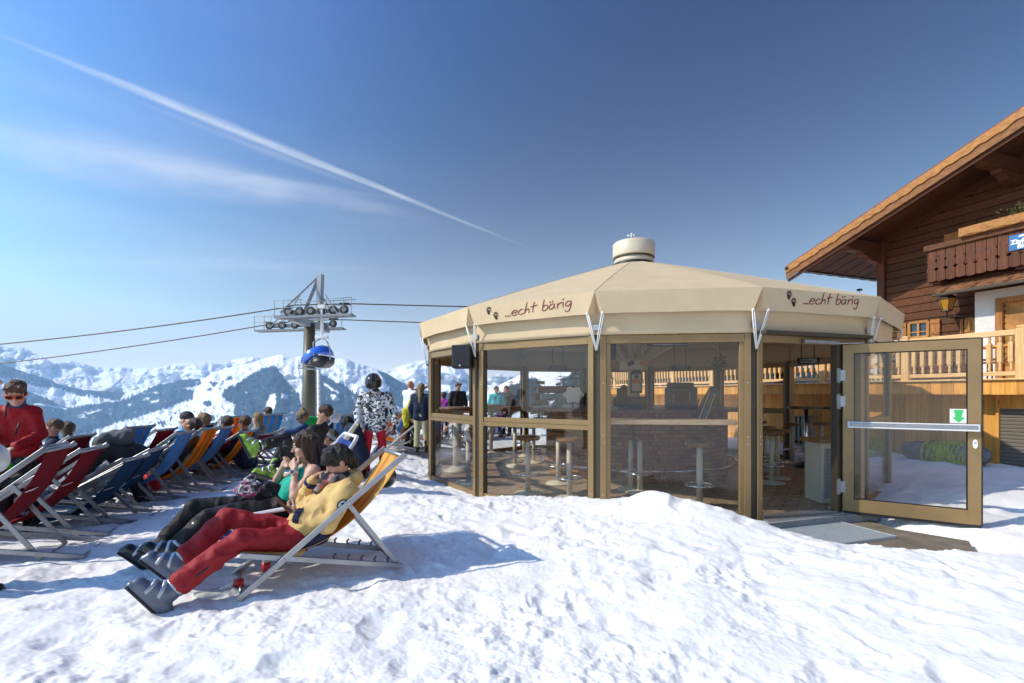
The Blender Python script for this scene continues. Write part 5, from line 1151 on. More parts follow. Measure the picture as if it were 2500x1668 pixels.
NEAR.location = (-1.886 + .28 * -.513, 3.37 + .28 * .858, -0.015); NEAR.rotation_euler = (0, 0, math.atan2(.512, .859))
row(112, 1095, 4.10, 'red', 'dark red deck chair with white strap, nearest at the left edge', 186, strap=True)
row(200, 1099, 4.75, 'red', 'dark red deck chair between the nearest red one and the navy ones', 265, strap=True)
row(303, 1114, 5.30, 'navy', 'navy deck chair beside the two dark red ones in the front row', 365, strap=True)
row(368, 1092, 5.95, 'navy', 'navy deck chair under the bending person in dark jacket', 411, strap=True)
row(434, 1052, 6.55, 'blue', 'empty blue and grey striped deck chair in the front row beside the navy ones', 477)
row(496, 1045, 7.10, 'orange', 'orange striped deck chair in the front row with man in grey top', 538)
row(537, 1045, 7.75, 'blue', 'blue and grey striped deck chair in the front row with person in white vest', 574)
row(592, 1052, 8.30, 'orange', 'orange striped deck chair in the front row with person in red jacket', 626)
row(632, 1059, 8.90, 'red', 'dark red deck chair behind the green ski boots', 677)
row(110, 1080, 5.10, 'red', 'dark red deck chair just behind the nearest red one, beside the boy', 166)
row(172, 1063, 6.00, 'red', 'dark red deck chair in front of the grinning man in navy jacket', 234, strap=True)
row(310, 1045, 7.00, 'blue', 'empty blue striped deck chair standing alone in the back row at the left', 379)
row(382, 1049, 7.60, 'red', 'empty dark red deck chair in the back row beside the blue striped one', 434, strap=True)
row(475, 1035, 8.60, 'navy', 'navy deck chair in the back row beside the man in black beanie', 530)
row(542, 1016, 10.2, 'orange', 'orange striped deck chair in the back row behind the man with sunglasses', 603)
row(641, 1010, 11.4, 'blue', 'upright blue striped deck chair in the back row beside the blond person in grey', 697)
row(826, 1014, 10.8, 'blue', 'blue striped deck chair beside the white helmet and black rucksack', 872)
row(690, 1045, 9.8, 'orange', 'orange striped deck chair under the blond person in grey', 697)
row(993, 1008, 12.2, 'orange', 'sunlit orange striped deck chair with empty seat beside the pavilion corner', 1029)
row(955, 1014, 13.2, 'orange', 'orange striped deck chair half hidden behind the standing skier in red trousers', 985)
row(985, 1012, 14.6, 'blue', 'blue striped deck chair behind the empty sunlit orange one', 1012)
for (u, v, y, k, lab) in ((1046, 1022, 12.0, 'green', 'green striped deck chair standing against the pavilion corner post'), (1110, 1016, 14.2, 'orange', 'orange deck chair seen through the narrow left pane'), (1150, 1022, 13.2, 'green', 'green striped deck chair seen through the narrow left pane'),
                          (1215, 1012, 15.5, 'green', 'green striped deck chair seen through the second pane, left end'), (1255, 1008, 16.4, 'blue', 'blue deck chair seen through the second pane'), (1240, 1015, 17.0, 'orange', 'orange deck chair seen through the second pane')):
    row(u, v, y, k, lab, 10 + (u * 7 % 30), tail=.1, detail=False)
row(1985, 1015, 13.4, 'green', 'green striped deck chair leaning by the terrace wall seen through the doorway', 60, detail=False)
# white plastic relaxer chairs
M['plastic'] = mat('white garden plastic', (0.80, 0.80, 0.79), 0.35); M['blue_cloth'] = mat('royal blue cloth', (0.012, 0.045, 0.26), 0.8, 0, 0.2, 5, 0.2, 12)
def relaxer(cloth, label, sc_=1.0, arms=True):
    t = thing('relaxer_chair', label, 'garden chair', (0, 0, 0), 0, 'white plastic relaxer chairs'); h = .29
    S = [(-.02, .30), (.30, .27), (.55, .30), (1.02, .98)]
    for s in (-1, 1):
        mb = MB(); mb.tube([Vector((x, s * h, z)) for x, z in ((-.05, .28), (.28, .265), (.52, .29), (.62, .40), (1.03, .99))], .017, 8); mb.build('side_rail', M['plastic'], t, world=False)
        mb = MB(); mb.tube([Vector((.05, s * (h + .01), .44)), Vector((.22, s * (h + .01), .24)), Vector((.55, s * (h + .01), .01))], .013, 8); mb.build('rear_leg', M['plastic'], t, world=False)
        mb = MB(); mb.tube([Vector((.62, s * (h + .01), .46)), Vector((.42, s * (h + .01), .24)), Vector((.08, s * (h + .01), .01))], .013, 8); mb.build('front_leg', M['plastic'], t, world=False)
        if arms: mb = MB(); mb.box((.33, s * (h + .03), .475), (.50, .055, .028), Matrix.Rotation(R(-5), 3, 'Y')); mb.build('armrest', M['plastic'], t, 0.012, world=False)
    mb = MB(); mb.tube([Vector((1.03, -h, .99)), Vector((1.07, -h + .05, 1.04)), Vector((1.07, h - .05, 1.04)), Vector((1.03, h, .99))], .017, 8); mb.build('top_bow', M['plastic'], t, world=False)
    mb = MB()
    for yy, x in ((0, .04), (0, .56)): mb.cyl((x, -h - .01, .012), (x, h + .01, .012), .012, n=8)
    mb.build('ground_bar', M['plastic'], t, world=False)
    P = [(-.03, .285), (.25, .245), (.45, .26), (.60, .36), (.80, .64), (1.04, 1.0)]; vs, uvs = [], []; k = 6
    for i, (x, z) in enumerate(P):
        for j in range(k + 1): e = j / k; vs.append((x + .03 * math.sin(math.pi * e) * (z > .3), (e - .5) * 2 * (h - .03), z - .025 * math.sin(math.pi * e))); uvs.append((e, i / 5))
    mb = MB(); mb.add(vs, [(i * (k + 1) + j, i * (k + 1) + j + 1, (i + 1) * (k + 1) + j + 1, (i + 1) * (k + 1) + j) for i in range(len(P) - 1) for j in range(k)], True); cl = mb.build('cloth', cloth, t, world=False, fix=False)
    uv = cl.data.uv_layers.new(name='UVMap')
    for li, lp_ in enumerate(cl.data.loops): uv.data[li].uv = uvs[lp_.vertex_index]
    sm = cl.modifiers.new('thick', 'SOLIDIFY'); sm.thickness = .006
    return t
rc = relaxer(M['blue_cloth'], 'white plastic relaxer chair with blue cloth, woman in turquoise top sitting in it'); rc.location = (-2.42, 4.02, -.02); rc.rotation_euler = (0, 0, R(31))
rc2 = relaxer(CL['ylstripe'], 'empty white relaxer chair with pale yellow striped cloth in front of the standing skier', arms=False); p = W(862, 1060, 7.0); rc2.location = (p.x - .98, p.y - .2, -.02); rc2.rotation_euler = (0, 0, R(14))
rc3 = relaxer(CL['blue'], 'white relaxer chair with low blue seat behind the pale yellow one', arms=False); p = W(870, 1110, 8.6); rc3.location = (p.x - .5, p.y, -.25); rc3.rotation_euler = (0, 0, R(10))
# folded white chairs leaning in a bundle
for k in range(3):
    t = thing('folded_chair', ['longest white folded chair of the leaning bundle beside the skier', 'middle white folded chair of the leaning bundle beside the skier', 'lowest white folded chair of the leaning bundle beside the skier'][k], 'folded chair', tuple(W(800 + 18 * k, 1110, 8.9)), R(12), 'white folded chairs leaning together'); mb = MB()
    t.location.z = .02; L_ = 1.28 - .14 * k; a_ = R(38)
    for s in (-1, 1): mb.beam((-.35, s * .24, .12), (-.35 + L_ * math.cos(a_), s * .24, .12 + L_ * math.sin(a_)), .03, .05)
    for f in (.05, .5, .97): mb.beam((-.35 + L_ * f * math.cos(a_), -.24, .12 + L_ * f * math.sin(a_)), (-.35 + L_ * f * math.cos(a_), .24, .12 + L_ * f * math.sin(a_)), .03, .03)
    mb.build('frame', M['plastic'], t, .004, world=False); mb = MB()
    for s in (-1, 1): mb.beam((-.05, s * .27, .40), (.42, s * .27, .0), .022, .03)
    mb.build('leg', M['plastic'], t, world=False)
# ---------------------------------------------------------------- chair lift
YL, YF = 38.0, 44.5; ZC = 7.72
M['steel_grey'] = mat('dull zinc steel', (0.27, 0.285, 0.30), 0.5, 0.25, 0.2, 3)
M['olive'] = mat('olive painted steel', (0.085, 0.075, 0.042), 0.45, 0.0, 0.12, 1.0)
pc = W(754, 900, 41.0); lt = thing('lift_pylon', 'olive lift pylon with galvanised crossarm, catwalks and sheave trains', 'lift pylon', (pc.x, 41.0, -14))
mb = MB(); mb.tube([(pc.x, 41, -14), (pc.x, 41, 0), (pc.x + .05, 41, 7.3)], [.66, .54, .44], 24); mb.build('pole', M['olive'], lt)
mb = MB()
for k in range(30): mb.cyl((pc.x + .48, 41, -4 + .36 * k), (pc.x + .62, 41, -4 + .36 * k), .02, n=6)
mb.build('rung', M['steel_grey'], lt)
xc = pc.x + .05
mb = MB(); mb.beam((xc, YL - .4, ZC - .45), (xc, YF + .4, ZC - .45), .5, .55); mb.build('crossarm', M['steel_grey'], lt)
apex = W(785, 672, 41.0)
mb = MB(); mb.beam((apex.x - .05, 40.6, ZC - .1), (apex.x, 40.8, apex.z), .42, .42); mb.beam((xc - .35, 40.5, ZC + .1), (apex.x - .2, 41, apex.z - .15), .24, .26); mb.beam((xc + .45, 41.6, apex.z - 1.0), (xc + 2.3, 40.0, ZC + .2), .1, .1); mb.beam((apex.x - .25, 41, apex.z - .1), (xc - 1.3, 38.6, ZC + .1), .12, .12); mb.build('lifting_frame', M['steel_grey'], lt)
def catwalk(x0, x1, y, z, skew):
    mb = MB(); n = 9; L = x1 - x0
    mb.beam((x0, y - .5, z - .55 - skew), (x1, y - .5, z - .55), .5, .05); 
    for yy in (y - .78, y - .22):
        mb.beam((x0, yy, z - .62 - skew), (x1, yy, z - .62), .09, .16)
    for i in range(n + 1):
        f = i / n; x = x0 + L * f; zz = z - .55 - skew * (1 - f)
        if i in (0, 1, 3, 6, 8, n): mb.cyl((x, y - .78, zz), (x, y - .78, zz + 1.25), .03, n=6)
        if i < n: mb.beam((x, y - .78, zz - .1), (x + L / n, y - .22, zz - .1), .05, .05)
    for f in (.12, .25, .7, .85): mb.cyl((x0 + L * f, y + .32, z - .55 - skew * (1 - f)), (x0 + L * f, y + .32, z + .75 - skew * (1 - f)), .03, n=6)
    mb.cyl((x0, y + .32, z + .70 - skew), (x0 + L, y + .32, z + .70), .028, n=6); mb.beam((x0, y + .3, z - .60 - skew), (x0 + L, y + .3, z - .60), .09, .14)
    for f, g_ in ((.18, .34), (.82, .66)): mb.beam((x0 + L * f, y - .78, z - .6), (x0 + L * g_, y - .78, z + .9), .07, .07)
    for h_, f0, f1 in ((1.2, 0, .36), (.65, 0, .36), (1.2, .64, 1), (.65, .64, 1)): mb.cyl((x0 + L * f0, y - .78, z - .55 + h_ - skew * (1 - f0)), (x0 + L * f1, y - .78, z - .55 + h_ - skew * (1 - f1)), .028, n=6)
    mb.build('catwalk', M['steel_grey'], lt)
    # sheaves
    ns = 6; xs = [x0 + L * (.13 + .74 * i / (ns - 1)) for i in range(ns)]
    mb = MB(); mb.beam((xs[0] - .2, y, z - .18 - skew * .8), (xs[-1] + .2, y, z - .18), .16, .34); mb.build('sheave_beam', M['steel_grey'], lt)
    for i, x in enumerate(xs):
        mb = MB(); zz = z - .12 - skew * (1 - (x - x0) / L); mb.tube([(x, y - .19, zz), (x, y - .10, zz)], [.30, .30], 20); mb.mi = 1; mb.ring((x, y - .145, zz), .31, .045, 20, 6, Matrix.Rotation(R(90), 3, 'X')); mb.mi = 0; mb.mi = 2; mb.cyl((x, y - .23, zz), (x, y - .19, zz), .17, n=14)
        mb.build('sheave', [M['dark_bronze'], M['black'], M['steel_grey']], lt)
    mb = MB(); mb.box((xs[-1], y, z + .30), (.75, .4, .16)); mb.box((xs[0] - .1, y, z + .22 - skew), (.55, .4, .14)); mb.build('cable_catcher', M['black'], lt, .02)
za = W(775, 752, YL).z; zb_ = W(740, 787, YF).z
catwalk(W(682, 0, YL).x, W(866, 0, YL).x, YL, za, .25); catwalk(W(632, 0, YF).x, W(842, 0, YF).x, YF, zb_, .25)
def cable(pts, label, name='lift_cable'):
    mb = MB(); mb.tube(pts, .05, 6); tag(mb.build(name, M['dark_bronze']), label, 'cable', 'lift cables')
def sagged(a, b, s, n=24): return [a.lerp(b, i / n) - Vector((0, 0, 4 * s * (i / n) * (1 - i / n))) for i in range(n + 1)]
mid = Vector((xc, YL, za + .22)); 
cable(sagged(W(-260, 862, YL), W(690, 752, YL), .35) + [mid] + sagged(W(866, 742, YL), W(2700, 736, YL + 10), .6), 'upper lift cable, ending over the near catwalk of the pylon')
cable(sagged(W(-260, 915, YF), W(640, 795, YF), .35) + [W(740, 782, YF)] + sagged(W(842, 781, YF), W(2700, 800, YF + 10), .6), 'lower lift cable, running on the far catwalk of the pylon')
# the chair with its blue bubble
M['bubble'] = mat('blue polycarbonate bubble', (0.012, 0.10, 0.55), 0.10, 0, 0.1, .6, spec=0.9, coat=.5)
gc = W(775, 872, YL - .6); gd = thing('lift_chair', 'blue bubble chairlift chair hanging in front of the pylon', 'chairlift chair', tuple(gc))
mb = MB(); hp = W(786, 752, YL - .35); e0 = W(786, 828, YL - .5)
mb.tube([hp, hp - Vector((0, 0, 1.6)), e0], [.10, .13, .11], 8); mb.box(hp + Vector((0, 0, .1)), (.55, .3, .28)); mb.box(e0 + Vector((0, 0, .15)), (.9, .5, .22)); mb.build('hanger', M['white_paint'], gd)
mb = MB()
for s, uu in ((-1, 765), (1, 800)):
    mb.tube([e0 + Vector((.05, 0, .1)), W(uu, 836, YL - .6), W(806 if s > 0 else 766, 868, YL - .6 + s * .9)], .05, 6)
mb.tube([e0 + Vector((0, 0, .1)), W(792, 826, YL - 1.2), W(806, 850, YL - 1.4), W(806, 878, YL - 1.4)], .05, 6); mb.build('frame', M['steel_grey'], gd)
# bubble profile in the lift's side plane, swept over the chair's width (across the line)
prof = [(737, 890), (739, 878), (746, 866), (758, 855), (774, 847), (790, 843), (800, 846), (808, 858), (811, 870), (790, 866), (772, 872), (752, 888)]
P = [W(u, v, YL - .6) for u, v in prof]; mb = MB(); K = 9
def sweep(P, y0, y1, bulge, name, m_, rnd=.25):
    mb = MB(); n = len(P); c = sum(P, Vector()) / n; vs = []
    for k in range(K + 1):
        f = k / K; y = y0 + (y1 - y0) * f; s = 1 - rnd * abs(2 * f - 1) ** 3
        for p in P: q = c + (p - c) * s; vs.append(Vector((q.x + .10 * (f - .5), y, q.z)))
    fs = [(k * n + i, k * n + (i + 1) % n, (k + 1) * n + (i + 1) % n, (k + 1) * n + i) for k in range(K) for i in range(n)] + [tuple(range(n))[::-1], tuple(range(K * n, K * n + n))]
    mb.add(vs, fs, True); o = mb.build(name, m_, gd); return o
sweep(P, YL - 1.3, YL + .3, 0, 'bubble', M['bubble'])
seat = [(770, 878), (790, 868), (809, 872), (807, 888), (795, 898), (782, 899), (772, 893), (764, 888)]
sweep([W(u, v, YL - .6) for u, v in seat], YL - 1.25, YL + .25, 0, 'seat', M['black'], .1)
mb = MB()
for yy in (YL - 1.2, YL - .75, YL - .3, YL + .15):
    a = W(738, 893, YL - .6); b = W(775, 895, YL - .6); mb.tube([Vector((b.x, yy, b.z)), Vector((a.x, yy, a.z)), Vector((a.x + .1, yy, a.z - .2))], .04, 6); mb.tube([Vector((a.x + .3, yy, a.z + .05)), Vector((a.x + .5, yy, a.z + .7))], .05, 6)
a, b = W(737, 897, YL - .6), W(790, 901, YL - .6); mb.beam((a.x + .5, YL - 1.3, a.z - .12), (a.x + .5, YL + .3, a.z - .12), .9, .06); mb.build('footrest', M['steel_grey'], gd)
# slim white mast beside the pylon
sp = W(778, 1000, 34.0); t = thing('snow_lance', 'slim white mast with step rungs right beside the lift pylon', 'mast', (sp.x, 34, -12)); mb = MB()
mb.tube([(sp.x + .12, 34, -12), (sp.x, 34, W(776, 903, 34).z)], [.17, .12], 10); mb.build('mast', M['white_paint'], t); mb = MB()
for k in range(34): mb.cyl((sp.x - .12 + .04, 33.85, -9 + .36 * k), (sp.x + .20, 33.85, -9 + .36 * k), .015, n=5)
mb.build('rung', M['steel_grey'], t)
# ---------------------------------------------------------------- mountains across the valley
def mountain_mat():
    m = bpy.data.materials.new('snow and blue-shaded forest'); m.use_nodes = True; t = m.node_tree; b = t.nodes['Principled BSDF']
    at = N('ShaderNodeAttribute', t); at.attribute_name = 'forest'
    mx = N('ShaderNodeMix', t, data_type='RGBA'); t.links.new(at.outputs['Fac'], mx.inputs[0])
    mx.inputs[6].default_value = (0.90, 0.895, 0.885, 1); mx.inputs[7].default_value = (0.026, 0.045, 0.060, 1)  # forest tone is bluish: blue shade and haze are put into its colour
    t.links.new(mx.outputs[2], b.inputs['Base Color']); b.inputs['Roughness'].default_value = 0.9; b.inputs['Specular IOR Level'].default_value = 0.05
    return m
M['mountain'] = mountain_mat()
def inpoly(u, v, P): return poly_sd(u, v, P)
def massif(name, label, ridge, d_ridge, d_base, v_base, masks, clear=(), relief=0.06, rough=3.0, seed=0, u0=-420, u1=1800, nc=1000, nr=120, patch=None, kind='structure', cat='mountains'):
    """a mountain side: ridge gives the skyline as seen from the terrace, at its true distance; the back falls away behind it"""
    us = np.linspace(u0, u1, nc); ru = np.array([p[0] for p in ridge]); rv = np.array([p[1] for p in ridge], float)
    top = np.interp(us, ru, rv) + rough * fbm(us, us * 0, 0.035, 4, seed + 1) + rough * .35 * fbm(us, us * 0, 0.25, 2, seed + 4)
    ts = np.concatenate([[-.5, -.25, -.08], np.linspace(0, 1, nr)])
    U, T = np.meshgrid(us, ts); TOP = np.tile(top, (len(ts), 1))
    V = TOP + (v_base - TOP) * np.maximum(T, 0) ** 1.0
    Dist = d_ridge + (d_base - d_ridge) * np.maximum(T, 0) ** .8
    # gullies and spurs: the slope advances and recedes
    n = fbm(U * .9, V * 1.6, .020, 4, seed + 7, .5) + .5 * np.abs(fbm(U, V * .6, .035, 2, seed + 9))
    Dist = Dist * (1 + relief * n * np.clip(T * 6 + .3, 0, 1))
    back = T < 0
    Dist = np.where(back, d_ridge * (1 - T * .35), Dist)
    X = (U - CU) / FPX * Dist; Z = EYE + (HV - V) / FPX * Dist
    Z = np.where(back, EYE + (HV - TOP) / FPX * d_ridge + T * d_ridge * .22, Z)
    o = grid_mesh(name, X, Dist, Z, M['mountain'])
    # where the woods stand; ridge shading is painted in with them
    f = np.zeros(U.shape)
    sp = 8.5 * np.maximum(0, vnoise(U * .55, U * 0 + V * .03, seed + 20) - .35) + 5 * fbm(U, V, .05, 3, seed + 21)
    for P in masks: f = np.maximum(f, sstep(1.2, -1.2, inpoly(U + 2.5 * fbm(U, V, .12, 2, seed + 31), V + sp, P)))
    for P in clear: f = f * (1 - sstep(1.5, -1.5, inpoly(U + 4 * fbm(U, V, .16, 2, seed + 33), V + 3 * fbm(U, V, .1, 3, seed + 35), P)))
    if patch is not None: f = np.maximum(f, patch(U, V))
    f = f * (1 - 0.6 * sstep(.55, .66, fbm(U, V * 1.5, .10, 3, seed + 40, .6)))
    f[:3] = f[3]
    at = o.data.attributes.new('forest', 'FLOAT', 'POINT'); at.data.foreach_set('value', f.astype(np.float32).ravel())
    tag(o, label, cat, kind=kind); return o
R0 = [(-420, 838), (0, 842), (57, 848), (99, 868), (129, 887), (175, 881), (207, 889), (230, 896), (299, 897), (379, 898), (425, 889), (482, 886), (540, 889), (573, 878), (616, 870), (649, 874), (700, 885), (800, 900), (900, 906), (945, 907), (980, 893), (1025, 881), (1046, 877), (1080, 873), (1115, 884), (1145, 915), (1191, 925), (1219, 912), (1245, 918), (1300, 920), (1450, 905), (1800, 910)]
def far_patch(U, V):
    return sstep(.10, .28, fbm(U, V * 2.2, .022, 5, 77, .6)) * sstep(905, 935, V) * .8 + sstep(.34, .46, np.abs(fbm(U * 1.2, V * 2, .05, 4, 79, .6))) * .30 * sstep(860, 905, V)
massif('mountains', 'white snow peaks on the far skyline beyond the valley', R0, 7600, 6500, 975, [], relief=.06, rough=3.0, seed=100, patch=far_patch, nr=90)
S2 = [(-420, 800), (-100, 862), (0, 887), (34, 898), (69, 912), (103, 921), (149, 939), (195, 951), (253, 957), (306, 959), (340, 950), (380, 938), (430, 929), (482, 924), (540, 916), (620, 930), (800, 980), (1800, 1010)]
LM = [[(-420, 780), (0, 884), (34, 895), (103, 918), (149, 936), (253, 953), (310, 957), (290, 981), (240, 972), (198, 967), (149, 951), (92, 944), (53, 930), (-420, 880)],
      [(-420, 930), (0, 950), (60, 957), (110, 972), (165, 997), (198, 991), (240, 986), (290, 982), (330, 966), (380, 941), (430, 931), (482, 925), (497, 944), (440, 952), (472, 955), (472, 974), (420, 992), (368, 1010), (300, 1030), (200, 1060), (100, 1090), (-420, 1090)]]
LC = [[(372, 958), (384, 957), (380, 963)], [(349, 975), (366, 971), (360, 978), (352, 979)], [(365, 980), (390, 976), (386, 981), (368, 985)], [(186, 1016), (210, 1012), (204, 1018), (190, 1020)], [(80, 985), (164, 996), (160, 999), (82, 988)], [(210, 1008), (250, 1000), (248, 1003), (212, 1011)], [(310, 988), (320, 984), (318, 992)], [(95, 960), (150, 958), (200, 975), (255, 978), (215, 986), (165, 990), (110, 968)]]
massif('mountains', 'forested valley sides with white clearings at the left', S2, 6000, 4300, 1085, LM, LC, relief=.05, rough=2.0, seed=200, u1=900, nc=900)
S1 = [(-60, 1075), (60, 1064), (195, 1047), (273, 1031), (315, 1024), (368, 1008), (420, 990), (466, 974), (474, 956), (488, 940), (503, 922), (520, 909), (577, 893), (623, 884), (667, 870), (690, 866), (708, 871), (722, 872), (741, 868), (773, 870), (807, 874), (819, 873), (846, 876), (865, 885), (892, 893), (920, 902), (952, 916), (986, 936), (1014, 950), (1048, 954), (1110, 962), (1250, 975), (1800, 1000)]
F1 = [(667, 892), (630, 904), (605, 920), (577, 939), (547, 953), (539, 971), (575, 989), (570, 1012), (600, 1030), (610, 1100), (740, 1100), (738, 1000), (732, 964), (704, 936), (681, 907)]
F2 = [(735, 1100), (738, 925), (755, 908), (770, 905), (800, 925), (840, 945), (880, 967), (905, 985), (940, 1000), (1000, 1015), (1100, 1022), (1300, 1030), (1300, 1100)]
F3 = [(918, 900), (952, 914), (986, 934), (1014, 948), (1060, 952), (1120, 960), (1300, 972), (1300, 1040), (1000, 1015), (960, 985), (948, 950)]  # right ridge: its shading is painted in with the forest tone
small = []
rgm = random.Random(8)
for (cu_, cv_, rx, ry) in ((508, 985, 12, 10), (521, 937, 11, 5), (513, 952, 7, 3), (340, 1020, 11, 8), (427, 1005, 12, 9), (455, 992, 4, 4), (515, 1022, 10, 9), (396, 1034, 12, 5), (418, 1022, 3, 6), (330, 1045, 18, 7), (300, 1052, 20, 6), (470, 1040, 10, 6), (205, 1050, 14, 4), (236, 1037, 3, 4), (560, 925, 9, 6), (545, 935, 5, 3), (522, 942, 7, 4), (325, 1036, 5, 6)):
    small.append([(cu_ + rx * math.cos(a) * rgm.uniform(.8, 1.2), cv_ + ry * math.sin(a) * rgm.uniform(.7, 1.2)) for a in np.linspace(0, 6.28, 11)[:-1]])
def s1_patch(U, V):
    rock = sstep(.34, .46, np.abs(fbm(U * 1.3, V * 2.0, .06, 4, 83, .6))) * .3 * sstep(880, 900, V) * (1 - sstep(930, 960, V))
    dots = sstep(.80, .86, vnoise(U * .30, V * .22, 91)) * sstep(990, 1010, V) * sstep(600, 560, U) * .9
    return np.maximum(rock * (U > 560), dots)
massif('mountains', 'snowy mountain with dark forested triangle face and white pistes', S1, 5600, 3300, 1110, [F1, F2, F3] + small,
       [[(655, 966), (672, 962), (674, 985), (668, 1004), (655, 1020), (640, 1022), (652, 990)], [(690, 962), (705, 964), (700, 975), (688, 972)], [(806, 962), (818, 963), (834, 976), (818, 981), (812, 975)], [(860, 970), (880, 985), (866, 985)], [(790, 935), (830, 958), (826, 962), (792, 942)]],
       relief=.055, rough=1.6, seed=300, u0=-60, u1=1500, nc=1100, nr=150, patch=s1_patch)
S3 = [(1080, 1010), (1187, 958), (1230, 935), (1273, 914), (1330, 905), (1375, 899), (1440, 888), (1520, 884), (1700, 882), (2000, 900), (2400, 930)]
H1 = [(1222, 1010), (1218, 962), (1240, 946), (1276, 930), (1310, 925), (1330, 960), (1345, 1010)]
H2 = [(1350, 960), (1372, 925), (1410, 905), (1480, 900), (1480, 1010), (1350, 1010)]
massif('hillside', 'white slope with dark woods rising just behind the pavilion', S3, 420, 75, 1040, [H1, H2, [(1440, 870), (1560, 875), (2400, 915), (2400, 1020), (1440, 1020)]], relief=.05, rough=1.0, seed=400, u0=1080, u1=2400, nc=420, nr=70, cat='hillside')
# ---------------------------------------------------------------- trees
M['bark'] = mat('grey brown bark', (0.10, 0.07, 0.045), 0.9, 0, 0.4, 6); 
def needles(name, c): return mat(name, c, 0.75, 0, 0.55, 3.0)
M['needle'] = needles('dark spruce needles', (0.032, 0.050, 0.018)); M['needle_olive'] = needles('olive pine needles', (0.085, 0.085, 0.022))
def conifer_mesh(h, r, seed, dens=1.0, base=.12):
    rg = random.Random(seed); tr, cr = MB(), MB(); tr.tube([(0, 0, 0), (.02 * h * rg.uniform(-1, 1), 0, h * .55), (0, 0, h * .985)], [h * .018 + .03, h * .010 + .02, .012], 7)
    nz = int(17 * dens * (h / 6) ** .5)
    for i in range(nz):
        f = base + (1 - base) * (i + rg.random() * .6) / nz; z = h * f; L = r * (1 - f) ** .8 * rg.uniform(.75, 1.15) + .08
        nb = rg.randint(6, 9)
        for k in range(nb):
            a = 6.283 * (k + rg.random() * .7) / nb; l = L * rg.uniform(.65, 1.1); dx, dy = math.cos(a), math.sin(a); dr = -.22 - .2 * (1 - f)
            tip = Vector((dx * l, dy * l, z + dr * l + .18 * l)); root = Vector((0, 0, z)); tr.tube([root, tip], [.018, .005], 4, False)
            for q in range(int(7 * dens) + 2):
                s = (q + 1.2) / (int(7 * dens) + 2.5); p = root.lerp(tip, s); wd = .22 * l * (1.15 - s) + .06
                for sd in (-1, 1):
                    e = p + Vector((-dy * sd * wd + dx * .10, dx * sd * wd + dy * .10, rg.uniform(-.14, -.02) - .03)); mdl = (p + e) / 2 + Vector((dx * .05, dy * .05, .03))
                    cr.add([p, mdl + Vector((0, 0, .02)), e, mdl - Vector((dx * .10, dy * .10, .05))], [(0, 1, 2, 3)], False)
    return tr, cr
def conifer(name, loc, h, r, seed, label, m_=None, group='trees beyond the pavilion', dens=1.0, base=.12):
    t = thing(name, label, 'tree', loc, random.Random(seed).uniform(0, 6), group); a, b = conifer_mesh(h, r, seed, dens, base); a.build('trunk', M['bark'], t, world=False, fix=False); b.build('crown', m_ or M['needle'], t, world=False, fix=False); return t
def bare_tree(loc, h, seed, label):
    rg = random.Random(seed); t = thing('bare_larch', label, 'tree', loc, 0, 'trees beyond the pavilion'); mb = MB(); mb.tube([(0, 0, 0), (.05, 0, h * .5), (-.03, 0, h)], [.09, .06, .015], 6); tw = MB()
    for i in range(46):
        z = h * rg.uniform(.12, .98); a = rg.uniform(0, 6.28); l = (h * .24) * (1 - z / h) ** .6 * rg.uniform(.5, 1.2) + .1; p = Vector((0, 0, z)); q = p + Vector((math.cos(a) * l, math.sin(a) * l, l * rg.uniform(-.1, .4))); mb.tube([p, (p + q) / 2 + Vector((0, 0, -.05)), q], [.018, .012, .004], 4, False)
        for j in range(7):
            s = p.lerp(q, rg.uniform(.3, 1)); e = s + Vector((rg.gauss(0, .12), rg.gauss(0, .12), rg.gauss(.02, .12))); tw.tube([s, e], [.007, .003], 3, False)
            for k in range(3): c = s.lerp(e, rg.random()); d = Vector((rg.gauss(0, .03), rg.gauss(0, .03), rg.gauss(0, .03))); g_ = Vector((rg.gauss(0, .03), rg.gauss(0, .03), rg.gauss(0, .03))); tw.add([c, c + d, c + d + g_, c + g_], [(0, 1, 2, 3)], False)
    mb.build('trunk', M['bark'], t, world=False, fix=False); tw.build('crown', M['needle_olive'], t, world=False, fix=False)
def tz(x, y): return float(far_z(np.array([x]), np.array([y]))[0])
def tree_at(u, vtop, y, r, seed, label, kind='spruce', m_=None, base=.12):
    x = (u - CU) / FPX * y; zt = EYE + (HV - vtop) / FPX * y; z0 = max(tz(x, y), -6.5); 
    if kind == 'bare': bare_tree((x, y, z0), zt - z0, seed, label)
    else: conifer(kind + '_tree', (x, y, z0), zt - z0, r, seed, label, m_, base=base)
tree_at(1318, 918, 26, 1.0, 1, 'bushy olive spruce seen through the middle of the second pane', 'spruce', M['needle_olive'])
tree_at(1405, 898, 33, 2.3, 2, 'broad olive pine behind the scalloped board', 'pine', M['needle_olive']); tree_at(1338, 938, 44, 1.6, 3, 'dark spruce just right of the bushy olive one'); tree_at(1362, 928, 48, 1.7, 4, 'taller dark spruce in front of the white slope')
tree_at(1508, 880, 24, 1.3, 5, 'olive conifer just left of the pavilion mast', 'pine', M['needle_olive'], .3); tree_at(1488, 872, 22, 0, 6, 'bare larch with thin twigs at the left edge of the large pane', 'bare'); tree_at(1530, 885, 27, 0, 7, 'bare larch close behind the mast', 'bare'); tree_at(1446, 905, 30, 1.5, 12, 'dark conifer hidden by the second post', 'spruce')
tree_at(1578, 900, 30, 1.2, 8, 'dark spruce between mast and terrace end', 'spruce'); tree_at(2098, 700, 42, 1.3, 9, 'spruce tip showing above the pavilion roof beside the chalet'); tree_at(2080, 728, 44, 1.2, 10, 'lower spruce tip left of the one beside the chalet')
rgt = random.Random(21)
